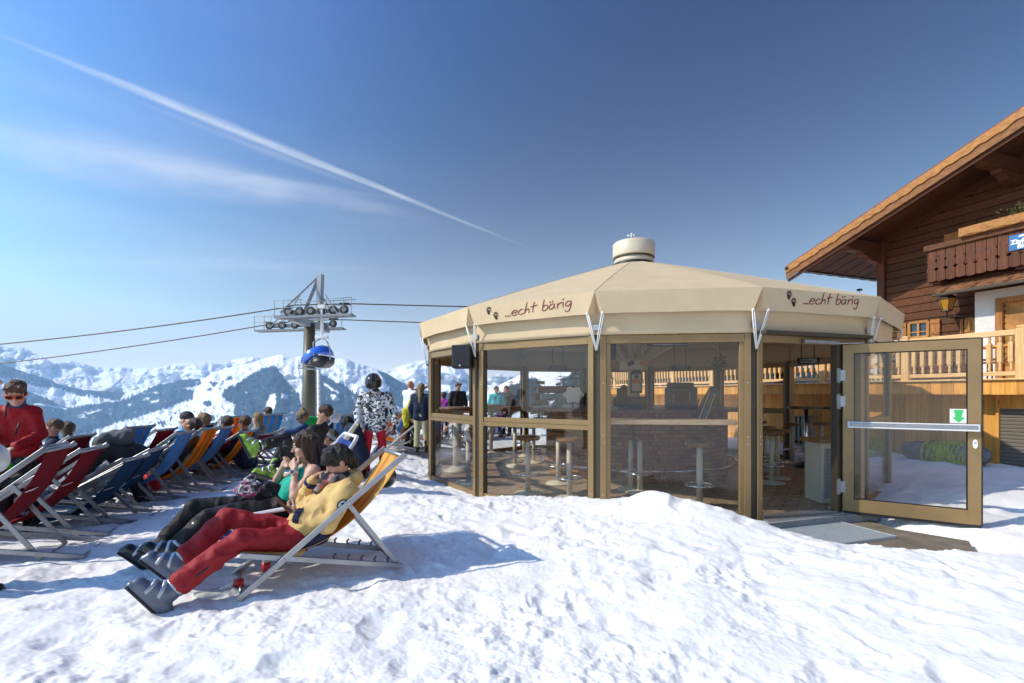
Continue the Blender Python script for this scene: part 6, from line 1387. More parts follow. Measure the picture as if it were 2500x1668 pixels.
PT = [conifer_mesh(7, 1.5, 60 + k, .55) for k in range(3)]; PT = [(a.build('trunk', M['bark'], None, world=False, fix=False), b.build('crown', M['needle'], None, world=False, fix=False)) for a, b in PT]
protos = []
LBL = ['dark spruce in the wood on the slope, low in the second pane', 'dark spruce at the upper edge of the wood on the slope', 'dark spruce in the middle of the wood on the slope']
first = [True] * 3
for k in range(34):
    kind = k % 3; u = rgt.uniform(1218, 1345) if k < 24 else rgt.uniform(1360, 1440); y = rgt.uniform(90, 170); v0 = np.interp(u, [1215, 1240, 1276, 1345, 1440], [965, 950, 936, 945, 930]) + rgt.uniform(0, 26)
    x = (u - CU) / FPX * y; zb = EYE + (HV - v0) / FPX * y
    t = thing('spruce_tree', LBL[kind], 'tree', (x, y, zb - 5), rgt.uniform(0, 6), 'spruces in the wood on the slope'); s = rgt.uniform(.7, 1.25); t.scale = (s, s, s)
    for o in PT[kind]:
        c = o if first[kind] else o.copy()
        if not first[kind]: COL.objects.link(c)
        c.parent = t
    first[kind] = False
# ---------------------------------------------------------------- the air
mb = MB(); mb.box((0, 3500, 330), (22000, 9600, 1320)); hz = mb.build('haze', [], None)
hm = bpy.data.materials.new('valley haze'); hm.use_nodes = True; t = hm.node_tree; t.nodes.remove(t.nodes['Principled BSDF']); pvn = N('ShaderNodeVolumePrincipled', t)
pvn.inputs['Color'].default_value = (0.38, 0.65, 1.0, 1); pvn.inputs['Density'].default_value = 0.66e-4; pvn.inputs['Anisotropy'].default_value = 0.0
t.links.new(pvn.outputs[0], t.nodes['Material Output'].inputs['Volume']); hz.data.materials.append(hm); tag(hz, 'pale blue haze filling the valley air', 'haze', kind='stuff'); hz.display_type = 'WIRE'
# ---------------------------------------------------------------- figures grown as one skin from a distance field
def _h3(ix, iy, iz, seed):
    h = (ix.astype(np.int64) * 374761393 + iy.astype(np.int64) * 668265263 + iz.astype(np.int64) * 2147483647 + seed * 1442695041) & 0xffffffff
    h = ((h ^ (h >> 13)) * 1274126177) & 0xffffffff
    return ((h ^ (h >> 16)) & 0xffff) / 65535.0
def noise3(P, f, seed=0):
    Q = P * f; I = np.floor(Q); F = Q - I; F = F * F * (3 - 2 * F); r = 0
    for dx in (0, 1):
        for dy in (0, 1):
            for dz in (0, 1):
                wt = (F[..., 0] if dx else 1 - F[..., 0]) * (F[..., 1] if dy else 1 - F[..., 1]) * (F[..., 2] if dz else 1 - F[..., 2])
                r = r + wt * _h3(I[..., 0] + dx, I[..., 1] + dy, I[..., 2] + dz, seed)
    return r * 2 - 1
def cap(a, b, ra, rb=None, k=.03, op='+'): return ('c', np.array(a, float), np.array(b, float), ra, ra if rb is None else rb, k, op)
def ell(c, r, X=None, k=.02, op='+'): return ('e', np.array(c, float), np.array(r, float), None if X is None else np.array(X, float), k, op)
def cut(p, n, k=.01): return ('p', np.array(p, float), np.array(n, float) / np.linalg.norm(n), None, k, 'x')
def field(P, prims):
    d = None
    for q in prims:
        if q[0] == 'c':
            a, b = q[1], q[2]; ab = b - a; l2 = ab @ ab + 1e-12; t = np.clip(((P - a) @ ab) / l2, 0, 1)
            e = np.sqrt(((P - a - t[..., None] * ab) ** 2).sum(-1)) - (q[3] + (q[4] - q[3]) * t); k, op = q[5], q[6]
        elif q[0] == 'e':
            L = P - q[1]
            if q[3] is not None: L = L @ q[3].T
            s = L / q[2]; n0 = np.sqrt((s * s).sum(-1)); n1 = np.sqrt(((s / q[2]) ** 2).sum(-1)) + 1e-9; e = n0 * (n0 - 1) / n1; k, op = q[4], q[5]
        else: e = (P - q[1]) @ q[2]; k, op = q[4], q[5]
        if d is None: d = e; continue
        if op == '+': h = np.clip(.5 + .5 * (d - e) / k, 0, 1); d = d + (e - d) * h - k * h * (1 - h)
        else:
            if op == '-': e = -e
            h = np.clip(.5 - .5 * (d - e) / k, 0, 1); d = d + (e - d) * h + k * h * (1 - h)
    return d
def skin(prims, vox, folds=0.0, ff=14.0, seed=0, aniso=None):
    lo = np.array([1e9] * 3); hi = -lo
    for q in prims:
        if q[-1] != '+': continue
        if q[0] == 'c': r = max(q[3], q[4]) + .03; lo = np.minimum(lo, np.minimum(q[1], q[2]) - r); hi = np.maximum(hi, np.maximum(q[1], q[2]) + r)
        else: r = q[2].max() + .03; lo = np.minimum(lo, q[1] - r); hi = np.maximum(hi, q[1] + r)
    B = 8; nb = np.ceil((hi - lo) / (vox * B)).astype(int) + 1; n = nb * B + 1
    g = [np.arange(nb[i]) for i in range(3)]; C = np.stack(np.meshgrid(*g, indexing='ij'), -1).reshape(-1, 3)
    cen = lo + (C + .5) * B * vox; dc = field(cen, prims); half = B * vox * .87
    keep = C[np.abs(dc) < half * 1.15 + .02 + folds]
    D_ = np.full(n, 1.0, np.float32)
    # sign of the blocks not refined
    sgn = np.where(dc < 0, -1.0, 1.0).reshape(nb); D_[:-1, :-1, :-1] = np.repeat(np.repeat(np.repeat(sgn, B, 0), B, 1), B, 2)
    o = np.stack(np.meshgrid(*[np.arange(B)] * 3, indexing='ij'), -1).reshape(-1, 3)
    for s in range(0, len(keep), 400):
        kk = keep[s:s + 400]; I = (kk[:, None, :] * B + o[None]).reshape(-1, 3); P = lo + I * vox; v = field(P, prims)
        if folds:
            Q = P if aniso is None else P * np.array(aniso)
            v = v - folds * (noise3(Q, ff, seed) * .55 + (.45 - 1.6 * np.abs(noise3(Q, ff * 1.25, seed + 5))) * .75 + noise3(Q, ff * 3, seed + 9) * .15)
        D_[I[:, 0], I[:, 1], I[:, 2]] = v
    S = D_ < 0
    c8 = [S[i:n[0] - 1 + i, j:n[1] - 1 + j, k:n[2] - 1 + k] for i in (0, 1) for j in (0, 1) for k in (0, 1)]
    al, an = np.logical_and.reduce(c8), np.logical_or.reduce(c8); act = an & ~al
    idx = np.full(act.shape, -1, np.int64); A_ = np.argwhere(act); idx[act] = np.arange(len(A_))
    acc = np.zeros((len(A_), 3)); cnt = np.zeros(len(A_))
    cor = [(i, j, k) for i in (0, 1) for j in (0, 1) for k in (0, 1)]
    for p in cor:
        for ax in range(3):
            if p[ax]: continue
            q = list(p); q[ax] = 1
            a = D_[A_[:, 0] + p[0], A_[:, 1] + p[1], A_[:, 2] + p[2]]; b = D_[A_[:, 0] + q[0], A_[:, 1] + q[1], A_[:, 2] + q[2]]
            m = (a < 0) != (b < 0); t = np.where(m, a / (a - b + 1e-12), 0); pt = np.tile(np.array(p, float), (len(A_), 1)); pt[:, ax] = t
            acc += pt * m[:, None]; cnt += m
    V = lo + (A_ + acc / np.maximum(cnt, 1)[:, None]) * vox
    F = []
    for ax in range(3):
        u, w_ = (ax + 1) % 3, (ax + 2) % 3
        a = S; sl0 = [slice(1, -1)] * 3; sl0[ax] = slice(0, -1); sl1 = [slice(1, -1)] * 3; sl1[ax] = slice(1, None)
        E = np.argwhere(S[tuple(sl0)] != S[tuple(sl1)]); 
        if not len(E): continue
        off = np.array([1, 1, 1]); off[ax] = 0; E = E + off
        inside = S[E[:, 0], E[:, 1], E[:, 2]]
        def cell(du, dw):
            q = E.copy(); q[:, u] += du; q[:, w_] += dw; return idx[q[:, 0], q[:, 1], q[:, 2]]
        f = np.stack([cell(-1, -1), cell(0, -1), cell(0, 0), cell(-1, 0)], -1); f[~inside] = f[~inside][:, ::-1]; F.append(f)
    F = np.concatenate(F); F = F[(F >= 0).all(1)]
    return V, F
def skin_obj(name, prims, vox, m, parent, folds=0.0, ff=14.0, seed=0, aniso=None):
    V, F = skin(prims, vox, folds, ff, seed, aniso)
    a, b, c = V[F[:, 0]], V[F[:, 1]], V[F[:, 2]]
    if (np.cross(b - a, c - a) * (a - V.mean(0))).sum() < 0: F = F[:, ::-1].copy()
    o0 = np.array(origin(parent)); V = V - o0
    me = bpy.data.meshes.new(name); me.vertices.add(len(V)); me.vertices.foreach_set('co', V.astype(np.float32).ravel())
    me.loops.add(F.size); me.loops.foreach_set('vertex_index', F.ravel().astype(np.int32)); me.polygons.add(len(F)); me.polygons.foreach_set('loop_start', np.arange(0, F.size, 4, dtype=np.int32))
    me.polygons.foreach_set('use_smooth', np.ones(len(F), bool)); me.update(calc_edges=True); me.validate()
    return link_mesh(name, me, parent, [m])
V_ = lambda *a: np.array(a if len(a) > 1 else a[0], float)
def unit(v): v = np.array(v, float); return v / (np.linalg.norm(v) + 1e-12)
M['skin'] = mat('tanned skin', (0.50, 0.27, 0.17), 0.5, 0, 0.10, 9); M['skin_pale'] = mat('fair skin', (0.60, 0.36, 0.26), 0.5, 0, 0.08, 9); M['skin_red'] = mat('sun-reddened skin', (0.52, 0.24, 0.155), 0.5, 0, 0.1, 9)
for sk_ in ('skin', 'skin_pale', 'skin_red'):
    b_ = M[sk_].node_tree.nodes['Principled BSDF']; b_.inputs['Subsurface Weight'].default_value = 0.12; b_.inputs['Subsurface Radius'].default_value = (.02, .008, .004)
def hairmat(name, c): return mat(name, c, 0.38, 0, 0.6, 10, 0.9, 30, stretch=(5, 5, .8), spec=0.5)
HAIR = {'black': hairmat('black hair', (0.012, 0.009, 0.008)), 'brown': hairmat('dark brown hair', (0.060, 0.028, 0.013)), 'mid': hairmat('brown hair', (0.135, 0.062, 0.026)), 'blond': hairmat('blond hair', (0.36, 0.22, 0.095)), 'ash': hairmat('ash blond hair', (0.28, 0.18, 0.08))}
M['eye_white'] = mat('eye', (0.5, 0.46, 0.42), 0.2); M['lens'] = mat('dark lens', (0.012, 0.012, 0.014), 0.08, spec=0.8)
def cloth(name, c, rough=0.75, bump=0.25, bs=26, var=.12, coat=0, sheen=0.0): return mat(name, c, rough, 0, var, 8, bump, bs, spec=0.25, coat=coat, sheen=sheen)
# head, hand and foot pieces ------------------------------------------------
def axes(f, u):
    f = unit(f); u = unit(u - f * np.dot(u, f)); r = np.cross(f, u); return r, f, u
def head_prims(c, f, u, s=1.0, detail=True):
    c = V_(c); r, f, u = axes(V_(f), V_(u)); X = np.stack([r, f, u])
    P = [ell(c + u * .018 * s - f * .008 * s, (.074 * s, .094 * s, .102 * s), X, .02), ell(c + f * .022 * s - u * .05 * s, (.058 * s, .066 * s, .076 * s), X, .03), ell(c + f * .066 * s - u * .098 * s, (.026 * s, .022 * s, .018 * s), X, .025)]
    if detail:
        P += [cap(c + f * .088 * s + u * .012 * s, c + f * .108 * s - u * .026 * s, .010 * s, .015 * s, .012), cap(c + f * .080 * s + u * .028 * s - r * .035 * s, c + f * .080 * s + u * .028 * s + r * .035 * s, .012 * s, None, .012),
              ell(c + f * .085 * s - u * .058 * s, (.024 * s, .013 * s, .007 * s), X, .008), ell(c + f * .083 * s - u * .070 * s, (.020 * s, .013 * s, .007 * s), X, .008)]
        for q in (-1, 1):
            P += [ell(c + r * q * .040 * s + f * .060 * s - u * .030 * s, (.026 * s, .024 * s, .024 * s), X, .02), ell(c + r * q * .076 * s - f * .008 * s - u * .012 * s, (.010 * s, .020 * s, .032 * s), X, .008), ell(c + r * q * .032 * s + f * .098 * s + u * .006 * s, (.017 * s, .016 * s, .011 * s), X, .012, '-')]
    return P
def eyes(c, f, u, par, s=1.0):
    c = V_(c); r, f, u = axes(V_(f), V_(u)); mb = MB()
    for q in (-1, 1):
        p = c + r * q * .032 * s + f * .080 * s + u * .006 * s; mb.mi = 0; mb.ball(p, .0115 * s, 8, 6); mb.mi = 1; mb.ball(p + f * .0085 * s, .0055 * s, 7, 5)
        mb.mi = 1; mb.tube([p + r * -.018 * s + u * .018 * s + f * .008 * s, p + u * .022 * s + f * .014 * s, p + r * .018 * s + u * .017 * s + f * .006 * s], .0035 * s, 5)
        mb.build('eye', [M['eye_white'], HAIR['brown']], par); mb = MB()
def glasses(c, f, u, par, m_, s=1.0, lens=None, name='sunglasses'):
    c = V_(c); r, f, u = axes(V_(f), V_(u)); mb = MB(); o = c + f * .104 * s + u * .006 * s
    for q in (-1, 1):
        ce = o + r * q * .034 * s; poly = [(.028 * s * math.copysign(abs(math.cos(t)) ** .7, math.cos(t)), .021 * s * math.copysign(abs(math.sin(t)) ** .7, math.sin(t))) for t in np.linspace(0, 6.283, 17)[:-1]]
        pts = [Vector(ce + r * x + u * y - f * abs(x + q * .034 * s) * .18) for x, y in poly]; mb.mi = 0; mb.tube(pts, .0045 * s, 6, closed=True); mb.mi = 1; mb.add(pts, [tuple(range(len(pts)))], True)
        mb.mi = 0; mb.tube([ce + r * q * .028 * s - f * .006 * s + u * .008 * s, c + r * q * .080 * s + f * .05 * s + u * .008 * s, c + r * q * .080 * s - f * .012 * s + u * .0 * s], .0042 * s, 6)
    mb.tube([o - r * .008 * s + u * .004 * s, o + f * .004 * s + u * .008 * s, o + r * .008 * s + u * .004 * s], .004 * s, 6)
    mb.build(name, [m_, lens or M['lens']], par)
def hand_prims(w_, h, n, s=1.0, curl=(.35, .4, .45, .5), thumb=.6, flip=1):
    """palm and five fingers: h points along the hand, n out of the palm; curl bends each finger towards n"""
    w_ = V_(w_); h = unit(h); n = unit(V_(n) - h * np.dot(n, h)); sd = np.cross(n, h) * flip; P = []
    L = (.070, .079, .074, .058); off = (.031, .011, -.010, -.030); base = (.083, .088, .084, .075)
    for i in range(4):
        kn = w_ + (h * base[i] + sd * off[i]) * s; P.append(cap(w_ + (h * .012 + sd * off[i] * .6) * s, kn, .0155 * s, .0125 * s, .012))
        d, p = h.copy(), kn; rr = (.0098, .0098, .0092, .0082)[i] * s
        for q in range(3):
            c = curl[i] * (1.0 if q else .8) * 1.3; d = unit(d * math.cos(c) + n * math.sin(c)) if q == 0 else unit(d * math.cos(c) + unit(n * np.dot(d, h) - h * np.dot(d, n)) * math.sin(c)); e = p + d * L[i] * (.46, .30, .24)[q] * s; P.append(cap(p, e, rr, rr * .9, .004)); p = e; rr *= .92
    t0 = w_ + (h * .025 + sd * .022 + n * .008) * s; t1 = t0 + (sd * .030 + h * .028 + n * .012 * thumb) * s; t2 = t1 + (h * .030 + sd * (.016 - .02 * thumb) + n * .016 * thumb) * s; t3 = t2 + (h * .022 - sd * .006 * thumb + n * .016 * thumb) * s
    return P + [cap(t0, t1, .0150 * s, .0120 * s, .012), cap(t1, t2, .0110 * s, .0105 * s, .005), cap(t2, t3, .0100 * s, .0085 * s, .004)]
def body_prims(J, s=1.0, thin=1.0):
    """bare body along the joints"""
    g = lambda a: V_(J[a]); P = []
    ch, pe = (g('shl') + g('shr')) / 2, (g('hil') + g('hir')) / 2; ax = unit(g('shl') - g('shr')); up = unit(ch - pe)
    wa = pe + (ch - pe) * .42
    for q in (-1, 1): P += [cap(pe + ax * q * .07 * s, wa + ax * q * .055 * s, .095 * s * thin, .085 * s * thin, .05), cap(wa + ax * q * .055 * s, ch - up * .06 * s + ax * q * .075 * s, .085 * s * thin, .088 * s * thin, .05)]
    P += [cap(g('shl'), g('shr'), .055 * s, None, .05), cap(ch + up * .0 * s, V_(J['head']) - up * .03 * s, .056 * s, .052 * s, .03)]
    for q in 'lr':
        P += [cap(g('sh' + q), g('el' + q), .047 * s, .038 * s, .03), cap(g('el' + q), g('el' + q) + (g('wr' + q) - g('el' + q)) * .35, .038 * s, .037 * s, .015), cap(g('el' + q) + (g('wr' + q) - g('el' + q)) * .3, g('wr' + q), .037 * s, .0245 * s, .015)]
        P += [cap(g('hi' + q), g('kn' + q), .078 * s * thin, .050 * s, .04), cap(g('kn' + q), g('an' + q), .052 * s, .036 * s, .02), cap(g('an' + q), g('an' + q) + unit(g('to' + q) - g('an' + q)) * .10 * s, .036 * s, .026 * s, .02)]
    return P
def torso_prims(J, fat=1.0, s=1.0, arms='lr', hem=.0, cuff=0.0, sleeve=1.0):
    g = lambda a: V_(J[a]); ch, pe = (g('shl') + g('shr')) / 2, (g('hil') + g('hir')) / 2; ax = unit(g('shl') - g('shr')); up = unit(ch - pe); wa = pe + (ch - pe) * .42; P = []
    lo_ = pe - up * hem
    for q in (-1, 1): P += [cap(lo_ + ax * q * .085 * s, wa + ax * q * .075 * s, .125 * fat * s, .118 * fat * s, .06), cap(wa + ax * q * .075 * s, ch - up * .07 * s + ax * q * .085 * s, .118 * fat * s, .112 * fat * s, .06)]
    P += [cap(g('shl'), g('shr'), .078 * fat * s, None, .06), cap(ch, ch + up * .085 * s, .085 * fat * s, .070 * fat * s, .04)]
    for q in arms: 
        e = g('el' + q); w_ = e + (g('wr' + q) - e) * sleeve; P += [cap(g('sh' + q), e, .074 * fat * s, .064 * fat * s, .035), cap(e, w_, .064 * fat * s, (.052 + cuff) * fat * s, .02)]
    return P
def leg_prims(J, fat=1.0, s=1.0, end=.86, flare=.0):
    g = lambda a: V_(J[a]); P = [cap(g('hil'), g('hir'), .112 * fat * s, None, .06)]; pe = (g('hil') + g('hir')) / 2; ch = (g('shl') + g('shr')) / 2; up = unit(ch - pe)
    P += [cap(pe, pe + up * .08 * s, .095 * fat * s, .085 * fat * s, .06)]
    for q in 'lr': k_, a_ = g('kn' + q), g('an' + q); P += [cap(g('hi' + q), k_, .100 * fat * s, .074 * fat * s, .035), cap(k_, k_ + (a_ - k_) * end, .074 * fat * s, (.070 + flare) * fat * s, .02)]
    return P
def boot_prims(an, to, kn, s=1.0, snow=False):
    an, to, kn = V_(an), V_(to), V_(kn); sh = unit(kn - an); fd = unit(to - an - sh * np.dot(to - an, sh) * .85); dn = -unit(sh - fd * np.dot(sh, fd)); heel = an - fd * .065 * s + dn * .075 * s; toe = an + fd * .165 * s + dn * .075 * s
    return [cap(an + sh * .21 * s, an, .066 * s, .060 * s, .02), cap(an, an + fd * .09 * s + dn * .04 * s, .062 * s, .050 * s, .03), cap(heel, toe, .047 * s, .044 * s, .02), cap(heel + dn * .03 * s, toe + dn * .03 * s + fd * .015 * s, .036 * s, .036 * s, .006), ('p', heel + dn * .055 * s, dn, None, .006, 'x')], (sh, fd, dn, heel, toe)
def helmet(c, f, u, par, m_, s=1.0, name='helmet', visor=True):
    c = V_(c); r, f, u = axes(V_(f), V_(u)); X = np.stack([r, f, u])
    P = [ell(c + u * .030 * s - f * .010 * s, (.107 * s, .128 * s, .122 * s), X), ('p', c + u * -.015 * s + f * .05 * s, unit(-u * .9 + f * .45), None, .015, 'x'), ('p', c - u * .075 * s, -u, None, .01, 'x')]
    h = skin_obj(name, P, .010 if s >= .9 else .012, m_, par); mb = MB()
    for q in (-.045, 0.0, .045):
        pts = []
        for t in np.linspace(-.5, 1.9, 12): pts.append(c + u * .030 * s - f * .010 * s + r * q * s + (f * math.cos(t) * .131 + u * math.sin(t) * .125) * s * math.sqrt(max(.1, 1 - (q / .107) ** 2)))
        mb.tube(pts, .004 * s, 5)
    mb.build('vent_strips', M['dark_bronze'], h)
    return h
def person(name_label, base, grp=None): return thing('person', name_label, 'person', tuple(base), 0, grp)
C_ = {}
C_['yellow'] = cloth('pale yellow quilted jacket', (0.66, 0.44, 0.165), .7, .5, 14); C_['navytrim'] = cloth('navy rib trim', (0.018, 0.022, 0.06)); C_['redski'] = cloth('dark red ski trousers', (0.30, 0.017, 0.022), .65, .7, 11)
C_['blackski'] = cloth('black ski trousers', (0.017, 0.016, 0.017), .6, .8, 12, .3); C_['teal'] = cloth('turquoise top', (0.012, 0.40, 0.27), .7, .2, 30); C_['navy'] = cloth('navy jacket', (0.02, 0.03, 0.06)); C_['darkgrey'] = cloth('dark grey jacket', (0.06, 0.058, 0.06), .7, .4, 16, .25)
C_['red'] = cloth('red ski jacket', (0.38, 0.012, 0.018), .6, .4, 16); C_['brightred'] = cloth('bright red trousers', (0.55, 0.014, 0.025), .6, .5, 15); C_['greyt'] = cloth('brown grey top', (0.10, 0.082, 0.07)); C_['white'] = cloth('white pullover', (0.74, 0.74, 0.72)); C_['greyblue'] = cloth('grey blue jacket', (0.16, 0.24, 0.28)); C_['green'] = cloth('bright green nylon', (0.01, 0.42, 0.05), .4, .5, 14); C_['pink'] = cloth('magenta nylon', (0.60, 0.02, 0.36), .4, .5, 14)
C_['denim'] = cloth('dark blue nylon', (0.025, 0.065, 0.15), .5, .4, 15); C_['skyblue'] = cloth('bright blue jacket', (0.02, 0.28, 0.60)); C_['beige'] = cloth('beige trousers', (0.50, 0.44, 0.26)); C_['limeyel'] = cloth('yellow jacket lining', (0.55, 0.48, 0.04)); C_['purple'] = cloth('purple jacket', (0.30, 0.04, 0.30)); C_['cyan'] = cloth('turquoise jacket', (0.06, 0.50, 0.55))
C_['bootblue'] = mat('blue grey ski boot plastic', (0.105, 0.135, 0.185), 0.3, 0, .15, 5, coat=.3); C_['bootblack'] = mat('black ski boot plastic', (0.014, 0.014, 0.015), 0.28, 0, .2, 6, coat=.3); C_['bootgreen'] = mat('lime ski boot plastic', (0.30, 0.50, 0.03), 0.3, 0, .9, 14, coat=.3, dark=(.03, .05, .03))
C_['helmetblack'] = mat('black helmet shell', (0.018, 0.018, 0.02), 0.25, 0, .1, 4, coat=.4); C_['helmetwhite'] = mat('white helmet shell', (0.72, 0.72, 0.73), 0.3, coat=.3)
def plaid(nm='plaid scarf', sc2=26, cl=((.03, .03, .04), (.16, .13, .12), (.42, .12, .11), (.32, .25, .22))):
    m = bpy.data.materials.new(nm); m.use_nodes = True; t = m.node_tree; b = t.nodes['Principled BSDF']; tc = N('ShaderNodeTexCoord', t); v = N('ShaderNodeTexVoronoi', t); v.distance = 'CHEBYCHEV'; v.inputs['Scale'].default_value = sc2; t.links.new(tc.outputs['Object'], v.inputs['Vector'])
    rp = N('ShaderNodeValToRGB', t); sp = N('ShaderNodeSeparateColor', t); t.links.new(v.outputs['Color'], sp.inputs[0]); t.links.new(sp.outputs[0], rp.inputs[0]); cr = rp.color_ramp; cr.interpolation = 'CONSTANT'; cr.elements[0].color = (*cl[0], 1); cr.elements[1].position = .35; cr.elements[1].color = (*cl[1], 1)
    for p, c in ((.6, (*cl[2], 1)), (.75, (*cl[3], 1))): e = cr.elements.new(p); e.color = c
    t.links.new(rp.outputs[0], b.inputs['Base Color']); b.inputs['Roughness'].default_value = .9; return m
C_['plaid'] = plaid()
def checks():
    m = bpy.data.materials.new('black and white block print'); m.use_nodes = True; t = m.node_tree; b = t.nodes['Principled BSDF']; tc = N('ShaderNodeTexCoord', t); fac = []
    mp_ = N('ShaderNodeMapping', t); mp_.inputs['Scale'].default_value = (1, .35, 1.15); t.links.new(tc.outputs['Object'], mp_.inputs[0])
    for sc_, th in ((15, .5), (27, .62)):
        v = N('ShaderNodeTexVoronoi', t); v.distance = 'CHEBYCHEV'; v.inputs['Scale'].default_value = sc_; v.inputs['Randomness'].default_value = .85; t.links.new(mp_.outputs[0], v.inputs['Vector']); s_ = N('ShaderNodeSeparateColor', t); t.links.new(v.outputs['Color'], s_.inputs[0]); fac.append(math_n('GREATER_THAN', s_.outputs[0], th, tree=t))
    x = math_n('ABSOLUTE', math_n('SUBTRACT', fac[0], math_n('MULTIPLY', fac[1], .9, tree=t), tree=t), tree=t); mx = N('ShaderNodeMix', t, data_type='RGBA'); t.links.new(x, mx.inputs[0]); mx.inputs[6].default_value = (.70, .70, .72, 1); mx.inputs[7].default_value = (.012, .012, .014, 1)
    t.links.new(mx.outputs[2], b.inputs['Base Color']); b.inputs['Roughness'].default_value = .6; return m
C_['checks'] = checks()
LAT, DIR = np.array([-.513, .858, 0]), np.array([.859, .512, 0])
def SP(u, v, off): return np.array(onplane(u, v, Vector((-1.886, 3.37, 0)) + Vector(LAT) * off, Vector(LAT)))
def boots(J, par, m_, vox=.010, s=1.0, detail=True, sole=None):
    for q in 'lr':
        P, (sh, fd, dn, heel, toe) = boot_prims(J['an' + q], J['to' + q], J['kn' + q], s); b = skin_obj('boot', P, vox, m_, par)
        if detail:
            an = V_(J['an' + q]); fat_ = [(p_[0], p_[1], p_[2], p_[3] + .006, p_[4] + .006, p_[5], p_[6]) if p_[0] == 'c' else p_ for p_ in P]
            for c, ax in ((an + sh * .045 * s, sh), (an + fd * .055 * s, unit(fd - sh * .55)), (an + fd * .110 * s + dn * .03, unit(fd - sh * .15))):
                bo = skin_obj('buckle', fat_ + [('p', c + ax * .013 * s, ax, None, .004, 'x'), ('p', c - ax * .013 * s, -ax, None, .004, 'x'), ('p', c + dn * .055 * s, dn, None, .004, 'x')], vox * .85, M['galv'], b)
            mb = MB(); mb.beam(Vector(heel + dn * .052 * s - fd * .035 * s), Vector(toe + dn * .052 * s + fd * .040 * s), .080 * s, .016 * s, up=Vector(-dn)); mb.build('sole', sole or M['seal'], b, .004)
def std_shoes(J, par, m_, vox=.02): boots(J, par, m_, vox, 1.0, False)
# ---------------------------------------------------------------- the woman in the near deck chair
J = dict(head=SP(826, 1127, .29), shl=SP(850, 1196, .12), ell=SP(799, 1283, .05), wrl=SP(722, 1258, .20), elr=SP(742, 1222, .56), wrr=SP(765, 1172, .40), hil=SP(722, 1316, .19), knl=SP(585, 1318, .13), anl=SP(412, 1446, .06), tol=SP(350, 1420, .05), knr=SP(556, 1264, .44), anr=SP(438, 1374, .42), tor=SP(388, 1350, .45))
J['shr'] = J['shl'] + LAT * .36; J['hir'] = J['hil'] + LAT * .20
A = person('woman in pale yellow jacket and dark red ski trousers in the nearest deck chair', (J['hil'] + J['hir']) / 2)
f, u = V_(-.72, -.44, -.52), V_(-.42, -.25, .86)
hl = unit(SP(700, 1236, .24) - J['wrl']); hr = unit(SP(790, 1146, .33) - J['wrr'])
P = body_prims(J, .97) + head_prims(J['head'], f, u) + hand_prims(J['wrl'], hl, unit(V_(.25, .75, .6)), .96, (.55, .6, .62, .6), .9, 1) + hand_prims(J['wrr'], hr, unit(V_(.55, -.25, -.8)), .96, (.30, .34, .36, .40), .5, -1)
skin_obj('body', P, .0072, M['skin'], A)
P = torso_prims(J, 1.02, .96, hem=.02, sleeve=.90, cuff=.006); ch = (J['shl'] + J['shr']) / 2; nk = unit(J['head'] - ch)
r_, f_, u_ = axes(f, u)
P += [cap(ch - DIR * .01 + nk * .05, ch + nk * .075, .082, .074, .03), cap(ch + DIR * .10 + LAT * -.07 + nk * .07, ch + DIR * .10 + LAT * .07 + nk * .07, .060, None, .03)]
jk = skin_obj('jacket', P, .0095, C_['yellow'], A, folds=.014, ff=13, seed=3)
for q, off in (('l', .052), ('r', .055)):
    a = J['el' + q]; d = unit(J['wr' + q] - a); L = np.linalg.norm(J['wr' + q] - a); skin_obj('cuff', [cap(a + d * L * .80, a + d * L * .97, .062, .060, .01), ('p', a + d * L * .985, d, None, .006, 'x'), ('p', a + d * L * .79, -d, None, .006, 'x')], .008, C_['navytrim'], A, .003, 40, 2)
pe = (J['hil'] + J['hir']) / 2; hz_ = J['hil'] + LAT * -.06
skin_obj('side_panel', [cap(hz_ + DIR * .02 + V_(0, 0, -.02), hz_ + DIR * .17 + V_(0, 0, .02), .060, .070, .02), ('p', hz_ + LAT * .05, LAT, None, .01, 'x')], .009, C_['navytrim'], jk)
mb = MB(); pc_ = Vector(J['ell'] + (J['shl'] - J['ell']) * .62 - LAT * .078); Fm = frame(Vector(DIR), Vector((0, 0, 1)), Vector(-LAT), pc_); mb.prism([(.043 * math.cos(a), .043 * math.sin(a)) for a in np.linspace(0, 6.28, 21)[:-1]], Fm, .006); mb.mi = 1; mb.prism([(.033 * math.cos(a), .033 * math.sin(a)) for a in np.linspace(0, 6.28, 21)[:-1]], Fm @ Matrix.Translation((0, 0, .006)), .002); mb.mi = 2
mb.prism([(-.016, -.018), (-.004, .004), (-.018, .012), (0, .02), (.018, .010), (.006, -.002), (.014, -.016)], Fm @ Matrix.Translation((0, 0, .0085)), .002); mb.build('sleeve_badge', [C_['darkgrey'], M['galv'], C_['navytrim']], jk)
tr = skin_obj('trousers', leg_prims(J, 1.02, 1.0, .80, .012), .0095, C_['redski'], A, folds=.015, ff=10, seed=9)
mb = MB(); k_, a_ = J['knl'], J['anl']; side_ = -LAT * .078; pts = [Vector(k_ + (a_ - k_) * t + side_ + V_(0, 0, -.02) - DIR * .02) for t in np.linspace(.30, .80, 8)]; mb.tube(pts, .007, 6); mb.build('zip', M['black'], tr)
boots(J, A, C_['bootblue'], .0085)
hc = J['head'] + u_ * .022 - f_ * .012; X = np.stack([r_, f_, u_])
